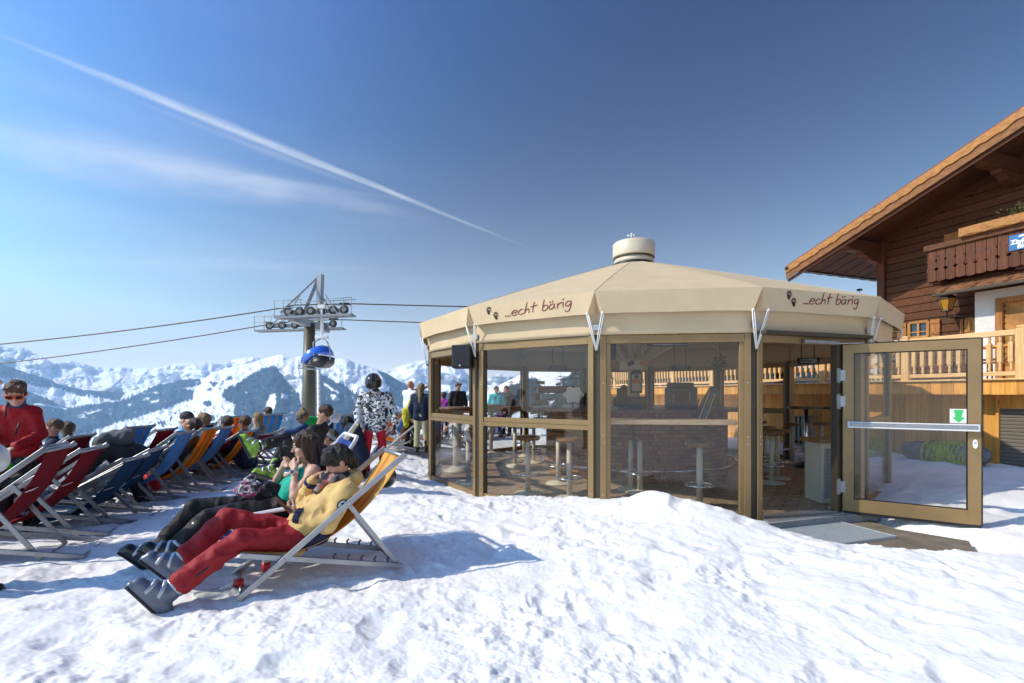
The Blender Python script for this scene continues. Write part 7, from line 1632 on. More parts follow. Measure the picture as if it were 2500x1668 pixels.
P = [ell(hc + u_ * .014, (.093, .112, .112), X), cap(hc - f_ * .06 - u_ * .05, hc - f_ * .075 - u_ * .105, .070, .045, .03), cap(hc + f_ * .05 + u_ * .085 - r_ * .05, hc + f_ * .105 + u_ * .035 - r_ * .03, .035, .022, .03), cap(hc + f_ * .05 + u_ * .085 + r_ * .05, hc + f_ * .105 + u_ * .03 + r_ * .05, .035, .020, .03),
     ell(J['head'] + f_ * .105 - u_ * .055, (.085, .085, .085), X, .02, '-'), ell(J['head'] + f_ * .085 - u_ * .02 , (.07, .06, .05), X, .015, '-')]
for q in (-1, 1): P += [ell(J['head'] + r_ * q * .10 + f_ * .005 - u_ * .03, (.035, .035, .042), X, .01, '-')]
skin_obj('hair', P, .0075, HAIR['black'], A, folds=.012, ff=26, seed=4, aniso=(1.5, 1.5, .5))
sc_c = ch + nk * .085 - DIR * .030
P = [cap(sc_c + LAT * .070 * math.cos(a) - DIR * .068 * math.sin(a) + V_(0, 0, -.01 * math.sin(a)), sc_c + LAT * .070 * math.cos(a + .7) - DIR * .068 * math.sin(a + .7) + V_(0, 0, .0), .036, .036, .02) for a in np.arange(0, 6.2, .7)] + [cap(sc_c - DIR * .09, sc_c - DIR * .15 + V_(0, 0, -.10), .045, .03, .03)]
skin_obj('scarf', P, .0085, C_['plaid'], A, folds=.014, ff=24, seed=6)
ph = thing('phone', 'dark smartphone in a brown case held by the woman in yellow', 'phone', SP(692, 1230, .20)); p0, p1 = Vector(SP(709, 1251, .21)), Vector(SP(674, 1217, .21)); dv = (p1 - p0).normalized(); vw = (p0 - Vector((0, 0, EYE))).normalized(); nn = dv.cross(vw).normalized(); nn = nn if nn.x > 0 else -nn; nn = (nn - vw * -.28).normalized()
mb = MB(); mb.beam(p0, p1, .070, .010, up=nn); mb.build('case', mat('brown phone case', (.10, .05, .03), .4), ph, .003); mb = MB(); mb.beam(p0 + dv * .006, p1 - dv * .006, .062, .002, up=nn, off=(0, .006)); mb.build('screen', M['lens'], ph)
# ---------------------------------------------------------------- the woman beside her in turquoise
J = dict(head=SP(745, 1088, .83), shl=SP(766, 1150, .68), ell=SP(718, 1212, .62), wrl=SP(720, 1146, .72), elr=SP(672, 1182, 1.02), wrr=SP(692, 1137, .90), hil=SP(684, 1238, .74), knl=SP(508, 1262, .74), anl=SP(430, 1342, .72), tol=SP(372, 1336, .74), knr=SP(475, 1240, .97), anr=SP(378, 1352, 1.00), tor=SP(346, 1298, 1.02))
J['shr'] = J['shl'] + LAT * .32; J['hir'] = J['hil'] + LAT * .18
B = person('woman with brown hair in turquoise top and black trousers, hands at her mouth', (J['hil'] + J['hir']) / 2)
f, u = V_(-.86, -.50, -.16), V_(-.12, -.06, 1); r_, f_, u_ = axes(f, u)
hl = unit(SP(709, 1119, .80) - J['wrl']); hr = unit(SP(706, 1120, .84) - J['wrr'])
P = body_prims(J, .96) + head_prims(J['head'], f, u) + hand_prims(J['wrl'], hl, unit(V_(-.3, .75, .5)), .95, (.55, .62, .66, .7), .8, 1) + hand_prims(J['wrr'], hr, unit(V_(-.1, -.8, .2)), .95, (.55, .6, .62, .65), .8, -1)
skin_obj('body', P, .0072, M['skin_pale'], B); eyes(J['head'], f, u, B)
P = torso_prims(J, .86, .93, arms='', hem=.0); ch = (J['shl'] + J['shr']) / 2; up_ = unit(ch - (J['hil'] + J['hir']) / 2)
P = P[:4] + [cut(ch + up_ * .0, up_ - DIR * -.35, .01)] + [cap(ch + LAT * s_ - DIR * .085 - up_ * .02, ch + LAT * s_ * .95 + DIR * .03 + up_ * .062, .012, .012, .01) for s_ in (-.10, .10)]
skin_obj('top', P, .0085, C_['teal'], B, folds=.006, ff=16, seed=13)
skin_obj('trousers', leg_prims(J, .98, 1.0, .80, .004), .0095, C_['blackski'], B, folds=.014, ff=10, seed=19); boots(J, B, C_['bootblack'], .0085)
hc = J['head'] + u_ * .020 - f_ * .012; X = np.stack([r_, f_, u_])
P = [ell(hc + u_ * .012, (.090, .108, .108), X)]
for q in (-1, 1): P += [cap(hc - f_ * .02 + r_ * q * .066 + u_ * .02, hc - f_ * .035 + r_ * q * .080 - u_ * .235, .042, .036, .03), cap(hc + f_ * .045 + r_ * q * .06 + u_ * .05, hc + f_ * .025 + r_ * q * .083 - u_ * .12, .026, .020, .02)]
P += [cap(hc - f_ * .06, hc - f_ * .095 - u_ * .24, .070, .060, .03), ell(J['head'] + f_ * .105 - u_ * .045, (.064, .075, .098), X, .012, '-')]
skin_obj('hair', P, .0075, HAIR['brown'], B, folds=.014, ff=22, seed=14, aniso=(1.6, 1.6, .35))
wt = V_(J['ell']) + (V_(J['wrl']) - V_(J['ell'])) * .86; wd_ = unit(V_(J['wrl']) - V_(J['ell'])); mb = MB(); q_ = Vector(wd_).to_track_quat('Z', 'Y').to_matrix()
wtc = thing('wristwatch', 'white square smartwatch with dark screen on her raised wrist', 'watch', wt); m2 = MB(); m2.tube([Vector(wt - wd_ * .012), Vector(wt + wd_ * .012)], [.0325, .0315], 16, False); s2 = m2.build('strap', C_['helmetwhite'], wtc); s2.modifiers.new('t', 'SOLIDIFY').thickness = .003
nv = unit(V_(-.15, -.95, .15) - wd_ * np.dot(V_(-.15, -.95, .15), wd_)); xx = np.cross(nv, wd_); Fm = frame(Vector(xx), Vector(wd_), Vector(nv), Vector(wt + nv * .031)); m2 = MB(); m2.prism([(-.019, -.021), (.019, -.021), (.019, .021), (-.019, .021)], Fm, .010); m2.build('case', C_['helmetwhite'], wtc, .003); m2 = MB(); m2.prism([(-.0145, -.0165), (.0145, -.0165), (.0145, .0165), (-.0145, .0165)], Fm @ Matrix.Translation((0, 0, .0105)), .001); m2.build('screen', M['lens'], wtc)
sg = thing('sunglasses', 'dark sunglasses held in front of her face by the woman in turquoise', 'sunglasses', SP(712, 1086, .90)); glasses(SP(722, 1088, .90) , unit(V_(-.75, -.3, .1)), V_(.5, 0, .8), sg, M['black'], name='frame')
# things lying with them
def lump(name, label, cat, prims, m_, vox=.012, folds=.02, ff=18, seed=0, base=None):
    b = base if base is not None else prims[0][1]; t = thing(name, label, cat, tuple(b)); skin_obj('fabric', prims, vox, m_, t, folds, ff, seed); return t
c = SP(602, 1192, .82); C_['pinkpattern'] = plaid('pink, grey and black patterned fleece', 44, ((.03, .03, .035), (.20, .20, .22), (.50, .03, .20), (.45, .42, .44)))
lump('knit_cap', 'pink and grey patterned mittens and cap in a heap on her lap', 'cap', [cap(c, c + V_(.03, .02, .09), .055, .035, .03), cap(c - V_(.05, 0, .02), c + V_(.06, -.02, -.02), .05, .045, .03), cap(c + V_(.05, 0, .0), c + V_(.10, .04, -.01), .045, .04, .02)], C_['pinkpattern'], .009, .022, 26, 4)
c = SP(655, 1195, .80); lump('jacket_heap', 'black jacket bundled on the lap of the woman in turquoise', 'jacket', [cap(c, c + V_(.10, .06, -.04), .075, .06, .03), cap(c + V_(-.04, -.03, -.04), c + V_(.08, 0, -.06), .05, .05, .03)], C_['blackski'], .010, .02, 18, 7)
c = SP(655, 1252, .78); lump('blue_fleece', 'royal blue fleece hanging over the seat of the white relaxer', 'fleece', [cap(c, c + V_(.16, .08, .02), .075, .08, .04), cap(c + V_(.0, -.02, -.06), c + V_(.18, .08, -.07), .06, .06, .04)], M['blue_cloth'], .011, .02, 14, 8)
p = W(932, 1168, 4.75); t = thing('ski_helmet', 'dark ski helmet hanging behind the back of the near deck chair', 'helmet', p); helmet((p.x, p.y, p.z), (-.5, .3, .3), (.3, 0, .9), t, C_['helmetblack'], 1.0, 'shell')
# bottle, can and cup in the snow under the chair
M['clear'] = glass('clear bottle glass', (.93, .95, .94), 1.3); M['redlabel'] = mat('red label', (.55, .02, .02), .4)
def onsnow(u, v): p = G(u, v, .02); return Vector((p.x, p.y, gz(p.x, p.y)))
p = onsnow(560, 1428); t = thing('glass_bottle', 'clear glass bottle with red label lying in the snow by her boots', 'bottle', p + Vector((0, 0, .03)), R(18)); mb = MB(); mb.lathe([(0, 0), (.030, .005), (.031, .12), (.026, .15), (.013, .18), (.012, .215), (.014, .22)], n=18); b = mb.build('glass', M['clear'], t, world=False); b.rotation_euler = (0, R(90), 0); mb = MB(); mb.lathe([(.0315, .03), (.0315, .09)], n=18); b = mb.build('paper_label', M['redlabel'], t, world=False, fix=False); b.rotation_euler = (0, R(90), 0)
p = onsnow(650, 1392); t = thing('drink_can', 'red and silver drink can standing in the snow under the near deck chair', 'can', p + Vector((0, 0, .0))); mb = MB(); mb.lathe([(.024, 0), (.032, .012), (.032, .10), (.026, .115), (.025, .117)], n=20); mb.build('body', M['alu'], t, world=False); mb = MB(); mb.lathe([(.0325, .02), (.0325, .095)], n=20); mb.build('print', M['redlabel'], t, world=False, fix=False)
p = onsnow(520, 1448); t = thing('frisbee_disc', 'flat clear plastic lid lying on the snow behind her boot', 'lid', p + Vector((0, 0, .015))); mb = MB(); mb.lathe([(0, 0), (.10, 0), (.115, .02)], n=28); mb.build('rim', M['clear'], t, world=False)
p = onsnow(206, 1300); t = thing('plastic_cup', 'clear plastic cup standing in the snow under the red deck chairs', 'cup', p); mb = MB(); mb.lathe([(0, .002), (.026, 0), (.036, .10), (.037, .103)], n=18); mb.build('body', M['clear'], t, world=False)
# ---------------------------------------------------------------- the standing skier
def stand(label, u, y, s=1.0, z0=None, turn=0.0, **over):
    """standing joints, facing the camera when turn = 0"""
    X = (u - CU) / FPX * y; z0 = gz(X, y) if z0 is None else z0; c, sn = math.cos(turn), math.sin(turn)
    T = dict(head=(0, -.02, 1.62), shl=(.19, 0, 1.40), shr=(-.19, 0, 1.40), ell=(.27, .02, 1.12), elr=(-.27, .02, 1.12), wrl=(.27, -.08, .88), wrr=(-.27, -.08, .88), hil=(.09, 0, .92), hir=(-.09, 0, .92), knl=(.11, -.03, .50), knr=(-.11, -.03, .50), anl=(.12, 0, .10), anr=(-.12, 0, .10), tol=(.14, -.15, .05), tor=(-.14, -.15, .05)); T.update(over)
    J = {k: np.array([X + (p[0] * c - p[1] * sn) * s, y + (p[0] * sn + p[1] * c) * s, z0 + p[2] * s]) for k, p in T.items()}
    t = person(label, (X, y, z0)); rot = lambda v: np.array([v[0] * c - v[1] * sn, v[0] * sn + v[1] * c, v[2]]); return t, J, rot
S, J, rt = stand('skier in black and white block-print jacket, bright red trousers and black helmet, looking down', 916, 8.5, 1.0, .0, 0, head=(.0, -.10, 1.56), shl=(.20, .02, 1.36), shr=(-.21, .02, 1.36), ell=(.33, .02, 1.10), elr=(-.30, -.02, 1.10), wrl=(.36, -.08, .90), wrr=(-.25, -.14, .93), anl=(.16, 0, .10), anr=(-.16, -.05, .10), knl=(.13, -.02, .5), knr=(-.13, -.05, .5))
fd = V_(.12, -.80, -.58); ud = V_(0, -.5, .86)
P = body_prims(J) + head_prims(J['head'], fd, ud) ; skin_obj('body', P, .012, M['skin_red'], S)
skin_obj('jacket', torso_prims(J, 1.08, 1.0, hem=.06) + [cap(J['shl'] * .5 + J['shr'] * .5, J['head'] - V_(0, 0, .08), .10, .085, .04)], .013, C_['checks'], S, .012, 9, 21)
skin_obj('trousers', leg_prims(J, .94, 1.0, .95, .016), .013, C_['brightred'], S, .014, 10, 22); std_shoes(J, S, C_['bootblack'], .014); helmet(J['head'], fd, ud, S, C_['helmetblack'], 1.32)
for q in 'lr': skin_obj('glove', hand_prims(J['wr' + q], V_(.03, -.1, -1), V_(-1 if q == 'l' else 1, -.2, 0), 1.25, (.3, .3, .35, .35), .4, 1 if q == 'l' else -1), .012, M['black'], S)
# ---------------------------------------------------------------- boy in red, woman at the edge
S, J, rt = stand('boy with orange-framed sunglasses in red ski jacket at the left edge', 48, 5.05, .86, .07, .35, head=(.06, -.20, 1.56), shl=(.155, -.06, 1.33), shr=(-.155, -.04, 1.33), ell=(.25, -.12, 1.06), elr=(-.23, -.12, 1.06), wrl=(.14, -.34, .95), wrr=(-.08, -.36, .95))
fd = rt(V_(.25, -.80, -.48)); ud = rt(V_(.12, -.45, .88)); P = body_prims(J, .9) + head_prims(J['head'], fd, ud, .98) + hand_prims(J['wrl'], rt(unit(V_(-.5, -.8, -.3))), V_(0, 0, -1), .9) + hand_prims(J['wrr'], rt(unit(V_(.5, -.8, -.3))), V_(0, 0, -1), .9, flip=-1); skin_obj('body', P, .009, M['skin_pale'], S)
skin_obj('jacket', torso_prims(J, .92, .92, hem=.10, cuff=.006) + [cap((J['shl'] + J['shr']) / 2, (J['shl'] + J['shr']) / 2 * .72 + J['head'] * .28, .090, .080, .03)], .010, C_['red'], S, .013, 11, 31)
skin_obj('neck_warmer', [cap((J['shl'] + J['shr']) / 2 * .5 + J['head'] * .5, (J['shl'] + J['shr']) / 2 * .3 + J['head'] * .7 , .075, .066, .02)], .009, C_['denim'], S, .008, 22, 3)
skin_obj('trousers', leg_prims(J, .95, .9, .95), .014, C_['blackski'], S, .01, 10, 32); std_shoes(J, S, C_['bootblack'], .014)
r_, f_, u_ = axes(fd, ud); X = np.stack([r_, f_, u_]); hc = J['head']
skin_obj('hair', [ell(hc + u_ * .038 - f_ * .018, (.085, .104, .092), X), cap(hc + f_ * .06 + u_ * .085 - r_ * .04, hc + f_ * .07 + u_ * .085 + r_ * .05, .032, .03, .03), ell(hc + f_ * .10 - u_ * .03, (.09, .075, .075), X, .012, '-')], .008, HAIR['mid'], S, .013, 30, 3, (1, 1, .6)); C_['orangeframe'] = mat('orange plastic', (.72, .07, .015), .3); glasses(hc, fd, ud, S, C_['orangeframe'], 1.05)
mb = MB(); ji = (J['shl'] + J['shr']) / 2 * .6 + (J['hil'] + J['hir']) / 2 * .4; 
for a, z0, z1 in ((-.09, .02, -.10), (.08, .04, -.08), (.0, .30, .10)): mb.tube([Vector(ji + rt(V_(a, -.135, z0))), Vector(ji + rt(V_(a - .02, -.150, (z0 + z1) / 2))), Vector(ji + rt(V_(a - .03, -.150, z1)))], .009, 5)
mb.build('pocket_zip', M['black'], S)
S, J, rt = stand('woman with long ash blond hair, only her hair showing at the left picture edge', -98, 3.45, .97, 0, 2.6, head=(-.35, -.02, 1.56))
skin_obj('body', body_prims(J) + head_prims(J['head'], rt(V_(0, -1, -.1)), V_(0, 0, 1)), .013, M['skin_pale'], S); skin_obj('jacket', torso_prims(J, 1.05, 1.0, hem=.06), .016, C_['denim'], S, .012, 9, 41); skin_obj('trousers', leg_prims(J, 1, 1, .95), .018, C_['blackski'], S); std_shoes(J, S, C_['bootblack'], .018)
r_, f_, u_ = axes(rt(V_(0, -1, -.1)), V_(0, 0, 1)); hc = J['head']; X = np.stack([r_, f_, u_]); skin_obj('hair', [ell(hc + u_ * .03 - f_ * .02, (.10, .118, .11), X), cap(hc - f_ * .05, hc - f_ * .08 - u_ * .24, .085, .07, .03), ell(hc + f_ * .11 - u_ * .03, (.07, .075, .09), X, .012, '-')], .009, HAIR['ash'], S, .014, 20, 3, (1.4, 1.4, .3))
# ---------------------------------------------------------------- the other guests
def hair_cap(J, f, u, par, m_, vox=.016, long=0.0, bun=False, seed=0):
    r_, f_, u_ = axes(f, u); hc = V_(J['head']); X = np.stack([r_, f_, u_]); P = [ell(hc + u_ * .034 - f_ * .016, (.090, .108, .104), X)]
    if long: P += [cap(hc - f_ * .05, hc - f_ * .08 - u_ * long, .075, .05, .03)]
    if bun: P += [ell(hc + u_ * .125 - f_ * .06, (.045, .045, .045))]
    P += [ell(hc + f_ * .105 - u_ * .035, (.075, .078, .082), X, .012, '-')]
    skin_obj('hair', P, vox, m_, par, .010, 24, seed, (1.4, 1.4, .6))
def fold_body(J, par, sk, top, trous, hair, f, u, fat=1.0, vox=.016, hands=True, tname='jacket', hood=False, long=0.0, bun=False, seed=0, bootm=None, sleeve=1.0, legs=True, s=1.0):
    P = body_prims(J, s) + head_prims(J['head'], f, u, s)
    if hands:
        for q in 'lr': h = unit(V_(J['wr' + q]) - V_(J['el' + q])); P += hand_prims(J['wr' + q], h, V_(0, 0, -1) if abs(h[2]) < .8 else V_(0, -1, 0), s, flip=1 if q == 'l' else -1)
    skin_obj('body', P, min(vox, .013), sk, par)
    T = torso_prims(J, fat, s, hem=.03, sleeve=sleeve); ch = (V_(J['shl']) + V_(J['shr'])) / 2
    if hood: T += [cap(ch - (V_(J['head']) - ch) * -.1 - axes(f, u)[1] * .10, ch + axes(f, u)[2] * .06 - axes(f, u)[1] * .12, .09, .07, .04)]
    o = skin_obj(tname, T, vox, top, par, .011, 10, seed)
    if legs: skin_obj('trousers', leg_prims(J, 1, s, .93), vox, trous, par, .010, 10, seed + 1); std_shoes(J, par, bootm or C_['bootblack'], vox)
    if hair is not None: hair_cap(J, f, u, par, hair, min(vox, .014), long, bun, seed)
    return o
def recline(i, label, sk, top, trous, hair, look=(-.8, 0, .15), up=(.35, 0, .93), **kw):
    """a guest lying back in chair number i"""
    t, g = CH[i]; M_ = Matrix.Translation(t.location) @ Matrix.Rotation(t.rotation_euler.z, 4, 'Z'); tx, tz = g['top']; hx, hz2 = .42, .25
    def pt(x, y, z): return np.array(M_ @ Vector((x, y, z)))
    fr = kw.pop('back', .62); hd = kw.pop('raise_', 0.0); sx, sz = hx + (tx - hx) * fr - .05 - hd * .4, hz2 + (tz - hz2) * fr + .06 + hd * .3
    rot = lambda v: np.array(M_.to_3x3() @ Vector(v))
    J = dict(head=pt(sx + .06 - hd * .3, 0, sz + .235 + hd * .1), shl=pt(sx, -.17, sz), shr=pt(sx, .17, sz), ell=pt(sx - .24, -.25, sz - .22), elr=pt(sx - .24, .25, sz - .22), wrl=pt(sx - .42, -.14, sz - .14), wrr=pt(sx - .42, .14, sz - .16), hil=pt(hx, -.09, hz2), hir=pt(hx, .09, hz2), knl=pt(.0, -.13, .42), knr=pt(.02, .12, .45), anl=pt(-.34, -.13, .11), anr=pt(-.36, .13, .11), tol=pt(-.46, -.15, .2), tor=pt(-.48, .15, .2))
    p = person(label, pt(hx, 0, hz2)); fold_body(J, p, sk, top, trous, hair, rot(look), rot(up), **kw); return p, J, rot
recline(5, 'man with head thrown back in grey brown top in the orange deck chair', M['skin_red'], C_['greyt'], C_['blackski'], HAIR['brown'], (-.55, 0, .75), (.75, 0, .6), seed=51, tname='top', sleeve=.45)
recline(6, 'blond person in white sleeveless vest in the blue front-row deck chair', M['skin_red'], C_['white'], C_['denim'], HAIR['blond'], seed=52, tname='vest', sleeve=.02, raise_=.12)
recline(7, 'dark haired man in red jacket in the orange front-row deck chair', M['skin'], C_['red'], C_['blackski'], HAIR['brown'], (-.8, .3, .0), seed=53, raise_=.10)
pp, J, rt = recline(9, 'person with ash blond hair lying in the red deck chair beside the boy', M['skin_pale'], C_['darkgrey'], C_['blackski'], HAIR['ash'], seed=54)
pp, J, rt = recline(15, 'person with dark glasses half hidden in the orange back-row deck chair', M['skin'], C_['darkgrey'], C_['blackski'], HAIR['brown'], seed=55); glasses(J['head'], rt((-.8, 0, .15)), rt((.35, 0, .93)), pp, M['black'])
pp, J, rt = recline(17, 'blond woman in grey blue jacket sitting in the orange back-row deck chair', M['skin_pale'], C_['greyblue'], C_['denim'], HAIR['blond'], (-.75, .5, .1), (0, 0, 1), seed=56, raise_=.22, long=.14)
def seat_at(label, u, v, y, face, sk, top, trous, hair, s=1.0, lean=0.0, **kw):
    """a guest sitting low, head centre seen at (u, v)"""
    h = np.array(W(u, v, y)); f = unit(V_(face)); fh = unit(V_(f[0], f[1], 0)); ax = np.array([-fh[1], fh[0], 0]); ax = -ax    # her left hand side
    c = h - V_(0, 0, .245 * s) - fh * lean * .2; zs = c[2]; pe = V_(c[0], c[1], max(.20, zs - .46 * s)) - fh * (.06 + lean * .25)
    z0 = gz(c[0], c[1]); k = pe + fh * .42 * s; k[2] = max(z0 + .45, pe[2] + .1); a = pe + fh * .66 * s; a[2] = z0 + .11
    J = dict(head=h, shl=c + ax * .175 * s, shr=c - ax * .175 * s, ell=c + ax * .25 * s + fh * .10 - V_(0, 0, .24 * s), elr=c - ax * .25 * s + fh * .10 - V_(0, 0, .24 * s), wrl=c + ax * .12 + fh * .30 - V_(0, 0, .25), wrr=c - ax * .12 + fh * .30 - V_(0, 0, .27), hil=pe + ax * .09, hir=pe - ax * .09, knl=k + ax * .12, knr=k - ax * .12, anl=a + ax * .12, anr=a - ax * .12, tol=a + ax * .13 + fh * .15, tor=a - ax * .13 + fh * .15)
    J.update({k_: np.array(v_) for k_, v_ in kw.pop('over', {}).items()})
    p = person(label, pe); fold_body(J, p, sk, top, trous, hair, f, kw.pop('up', V_(0, 0, 1)), s=s, **kw); return p, J, f
seat_at('grinning man with brown hair in navy jacket turned towards the camera', 131, 1044, 7.3, (-.75, -.6, -.1), M['skin_red'], C_['navy'], C_['blackski'], HAIR['mid'], seed=61, up=V_(-.35, .1, .92))
seat_at('person with brown ponytail sitting behind the grinning man', 167, 1049, 7.8, (-.5, .85, 0), M['skin_red'], C_['greyt'], C_['blackski'], HAIR['mid'], seed=62, long=.12)
p, J, f = seat_at('man in black knitted beanie and bright blue jacket in the back row', 455, 1026, 8.3, (-.95, .1, -.05), M['skin_pale'], C_['skyblue'], C_['denim'], None, seed=63)
r_, f_, u_ = axes(f, V_(0, 0, 1)); X = np.stack([r_, f_, u_]); skin_obj('beanie', [ell(J['head'] + u_ * .05 - f_ * .012, (.096, .116, .105), X), ('p', J['head'] + u_ * .025, unit(-u_ + f_ * .05), None, .02, 'x'), ], .012, C_['darkgrey'], p, .004, 30, 2)
p, J, f = seat_at('man with sunglasses and brown hair in black shirt, in profile, in the back row', 597, 1032, 8.9, (-.95, .05, .02), M['skin_red'], C_['navy'], C_['denim'], HAIR['mid'], seed=64, tname='shirt'); glasses(J['head'], f, V_(0, 0, 1), p, M['black'])
seat_at('dark haired person whose head shows between the pylon and the white helmet', 796, 1009, 11.2, (-.6, -.6, -.3), M['skin_red'], C_['navy'], C_['blackski'], HAIR['brown'], seed=65)
p, J, f = seat_at('reclining man in grey headband with face turned up to the sun', 806, 1066, 7.9, (-.72, -.2, .55), M['skin_red'], C_['navy'], C_['blackski'], HAIR['brown'], seed=66, lean=-.6, up=V_(.55, 0, .8))
r_, f_, u_ = axes(f, V_(.55, 0, .8)); X = np.stack([r_, f_, u_]); skin_obj('headband', [ell(J['head'] + u_ * .03 - f_ * .01, (.098, .118, .108), X), ('p', J['head'] + u_ * .065, u_, None, .01, 'x'), ('p', J['head'] + u_ * .0, -u_, None, .01, 'x')], .010, cloth('grey knitted headband', (.30, .31, .34)), p)
# woman in green and magenta bending over the blond woman
h = np.array(W(740, 1019, 8.7)); c = np.array(W(765, 1040, 8.9)); pe = np.array(W(812, 1075, 9.1))
J = dict(head=h, shl=c + V_(-.02, -.17, .02), shr=c + V_(-.06, .18, .0), ell=np.array(W(728, 1052, 8.5)), elr=c + V_(-.2, .25, -.12), wrl=np.array(W(697, 1058, 8.4)), wrr=c + V_(-.42, .2, -.18), hil=pe + V_(0, -.09, 0), hir=pe + V_(0, .09, 0), knl=pe + V_(-.08, -.1, -.42), knr=pe + V_(-.08, .1, -.42), anl=pe + V_(.1, -.1, -.55), anr=pe + V_(.1, .1, -.55), tol=pe + V_(-.05, -.1, -.60), tor=pe + V_(-.05, .1, -.6))
p = person('blond woman with hair bun in green and magenta ski jacket bending forward', pe); f = unit(V_(-.75, -.35, -.5)); u = unit(V_(-.45, -.1, .85)); jk = fold_body(J, p, M['skin_red'], C_['denim'], C_['denim'], HAIR['ash'], f, u, seed=67, bun=True)
ax = unit(J['shl'] - J['shr']); back = unit(pe - c); skin_obj('green_yoke', [cap(J['shl'] + V_(.03, -.015, .03), J['shr'] + V_(.03, 0, .03), .082, None, .04), cap(c + V_(.05, 0, .07), c + V_(-.02, -.05, .11), .09, .07, .04)], .014, C_['green'], jk, .010, 11, 3); skin_obj('magenta_panel', [cap(c + back * .17 + ax * .075 + V_(0, -.005, .015), c + back * .30 + ax * .07 + V_(0, -.005, .0), .116, .116, .04), cap(c + back * .17 - ax * .075 + V_(0, 0, .02), c + back * .30 - ax * .07, .116, .116, .04)], .014, C_['pink'], jk, .010, 11, 4)
mb = MB(); r_, f_, u_ = axes(f, u); mb.tube([Vector(h + u_ * .02 + (f_ * math.cos(a) * .112 + r_ * math.sin(a) * .093)) for a in np.linspace(-3.1, 3.1, 20)], .012, 6); mb.build('headband', M['black'], p)
# person bending down in dark jacket with grey hood, over the navy chairs
h = np.array(W(240, 1108, 6.15)); c = np.array(W(278, 1092, 6.3)); pe = np.array(W(338, 1122, 6.5)); z0 = gz(pe[0], pe[1])
J = dict(head=h, shl=c + V_(.0, -.19, -.02), shr=c + V_(.0, .19, .0), ell=c + V_(-.16, -.25, -.28), elr=c + V_(-.12, .24, -.28), wrl=c + V_(-.30, -.16, -.42), wrr=c + V_(-.30, .16, -.42), hil=pe + V_(0, -.10, 0), hir=pe + V_(0, .10, 0), knl=np.array(W(322, 1168, 6.35)), knr=np.array(W(330, 1165, 6.6)), anl=np.array(W(345, 1212, 6.4)), anr=np.array(W(352, 1208, 6.65)))
for q in 'lr': J['to' + q] = J['an' + q] + V_(-.16, -.02, -.03)
p = person('person bending low in dark ribbed jacket with grey hood over the navy deck chairs', pe); fold_body(J, p, M['skin'], C_['darkgrey'], C_['blackski'], None, unit(V_(-.8, 0, -.6)), unit(V_(-.5, 0, .8)), fat=1.15, seed=71)
skin_obj('hood', [cap(c + V_(-.03, -.10, .10), c + V_(.10, .10, .13), .10, .10, .05), cap(c + V_(-.16, 0, .05), c + V_(.14, 0, .12), .10, .10, .05)], .012, cloth('grey hood lining', (.13, .13, .135), .8, .4, 16), p, .02, 10, 8)
# black trousers and lime green boots stretched across the red deck chair
pe = np.array(W(712, 1118, 6.9)); c = pe + V_(.30, .2, .38)
J = dict(head=c + V_(.08, .03, .24), shl=c + V_(0, -.17, 0), shr=c + V_(0, .17, 0), ell=c + V_(-.1, -.25, -.25), elr=c + V_(-.1, .25, -.25), wrl=c + V_(-.3, -.15, -.28), wrr=c + V_(-.3, .15, -.28), hil=pe + V_(0, -.09, 0), hir=pe + V_(0, .09, 0), knl=np.array(W(697, 1072, 6.55)), knr=np.array(W(690, 1095, 6.9)), anl=np.array(W(628, 1090, 6.35)), anr=np.array(W(664, 1150, 6.6)), tol=np.array(W(590, 1072, 6.3)), tor=np.array(W(636, 1150, 6.5)))
p = person('person with crossed legs in black trousers and lime green ski boots, face hidden', pe); fold_body(J, p, M['skin'], C_['blackski'], C_['blackski'], HAIR['brown'], V_(-1, 0, 0), V_(0, 0, 1), seed=75, vox=.014, legs=False)
skin_obj('trousers', leg_prims(J, 1.05, 1.0, .90), .012, C_['blackski'], p, .012, 12, 76); boots(J, p, C_['bootgreen'], .011, 1.08, True)
# standing guests near the pavilion corner and beyond
def guest(label, u, y, face, sk, top, trous, hair, s=1.0, z0=None, seed=0, vox=.018, long=0.0, over=None, **kw):
    turn = math.atan2(face[0], -face[1]); t, J, rt = stand(label, u, y, s, z0, turn, **(over or {})); f = rt(V_(0, -1, -.08)); fold_body(J, t, sk, top, trous, hair, f, V_(0, 0, 1), vox=vox, seed=seed, long=long, s=s, **kw); return t, J, rt, f
t, J, rt, f = guest('bald man in white pullover pointing, yellow lined jacket tied round him', 1001, 12.3, (.6, .75), M['skin_red'], C_['white'], C_['blackski'], None, .97, .05, 81, over=dict(shl=(.19, .0, 1.42), ell=(-.02, -.25, 1.52), wrl=(-.14, -.46, 1.60)), tname='pullover')
skin_obj('jacket', [cap(V_(J['shr']) + V_(-.02, 0, -.02), V_(J['hir']) + V_(-.12, -.02, -.10), .075, .10, .03), cap(V_(J['hir']) + V_(-.16, -.05, .05), V_(J['hir']) + V_(-.14, -.05, -.30), .09, .08, .03)], .016, C_['limeyel'], t, .02, 9, 2)
t, J, rt, f = guest('woman with long blond ponytail in dark jacket and beige trousers, back to camera', 1028, 11.9, (.1, 1), M['skin_red'], C_['navy'], C_['beige'], HAIR['ash'], .95, .0, 82, long=.32)
t, J, rt, f = guest('man with goggles on his cap in black jacket behind the narrow left pane', 1118, 15.2, (.4, -.9), M['skin_red'], C_['blackski'], C_['blackski'], HAIR['brown'], .98, .05, 83); glasses(V_(J['head']) + V_(0, 0, .07), f, V_(0, 0, 1), t, M['galv'], 1.3, name='goggles')
guest('person in purple jacket behind the narrow left pane', 1084, 15.6, (.2, 1), M['skin_pale'], C_['purple'], C_['blackski'], HAIR['brown'], .80, .05, 84)
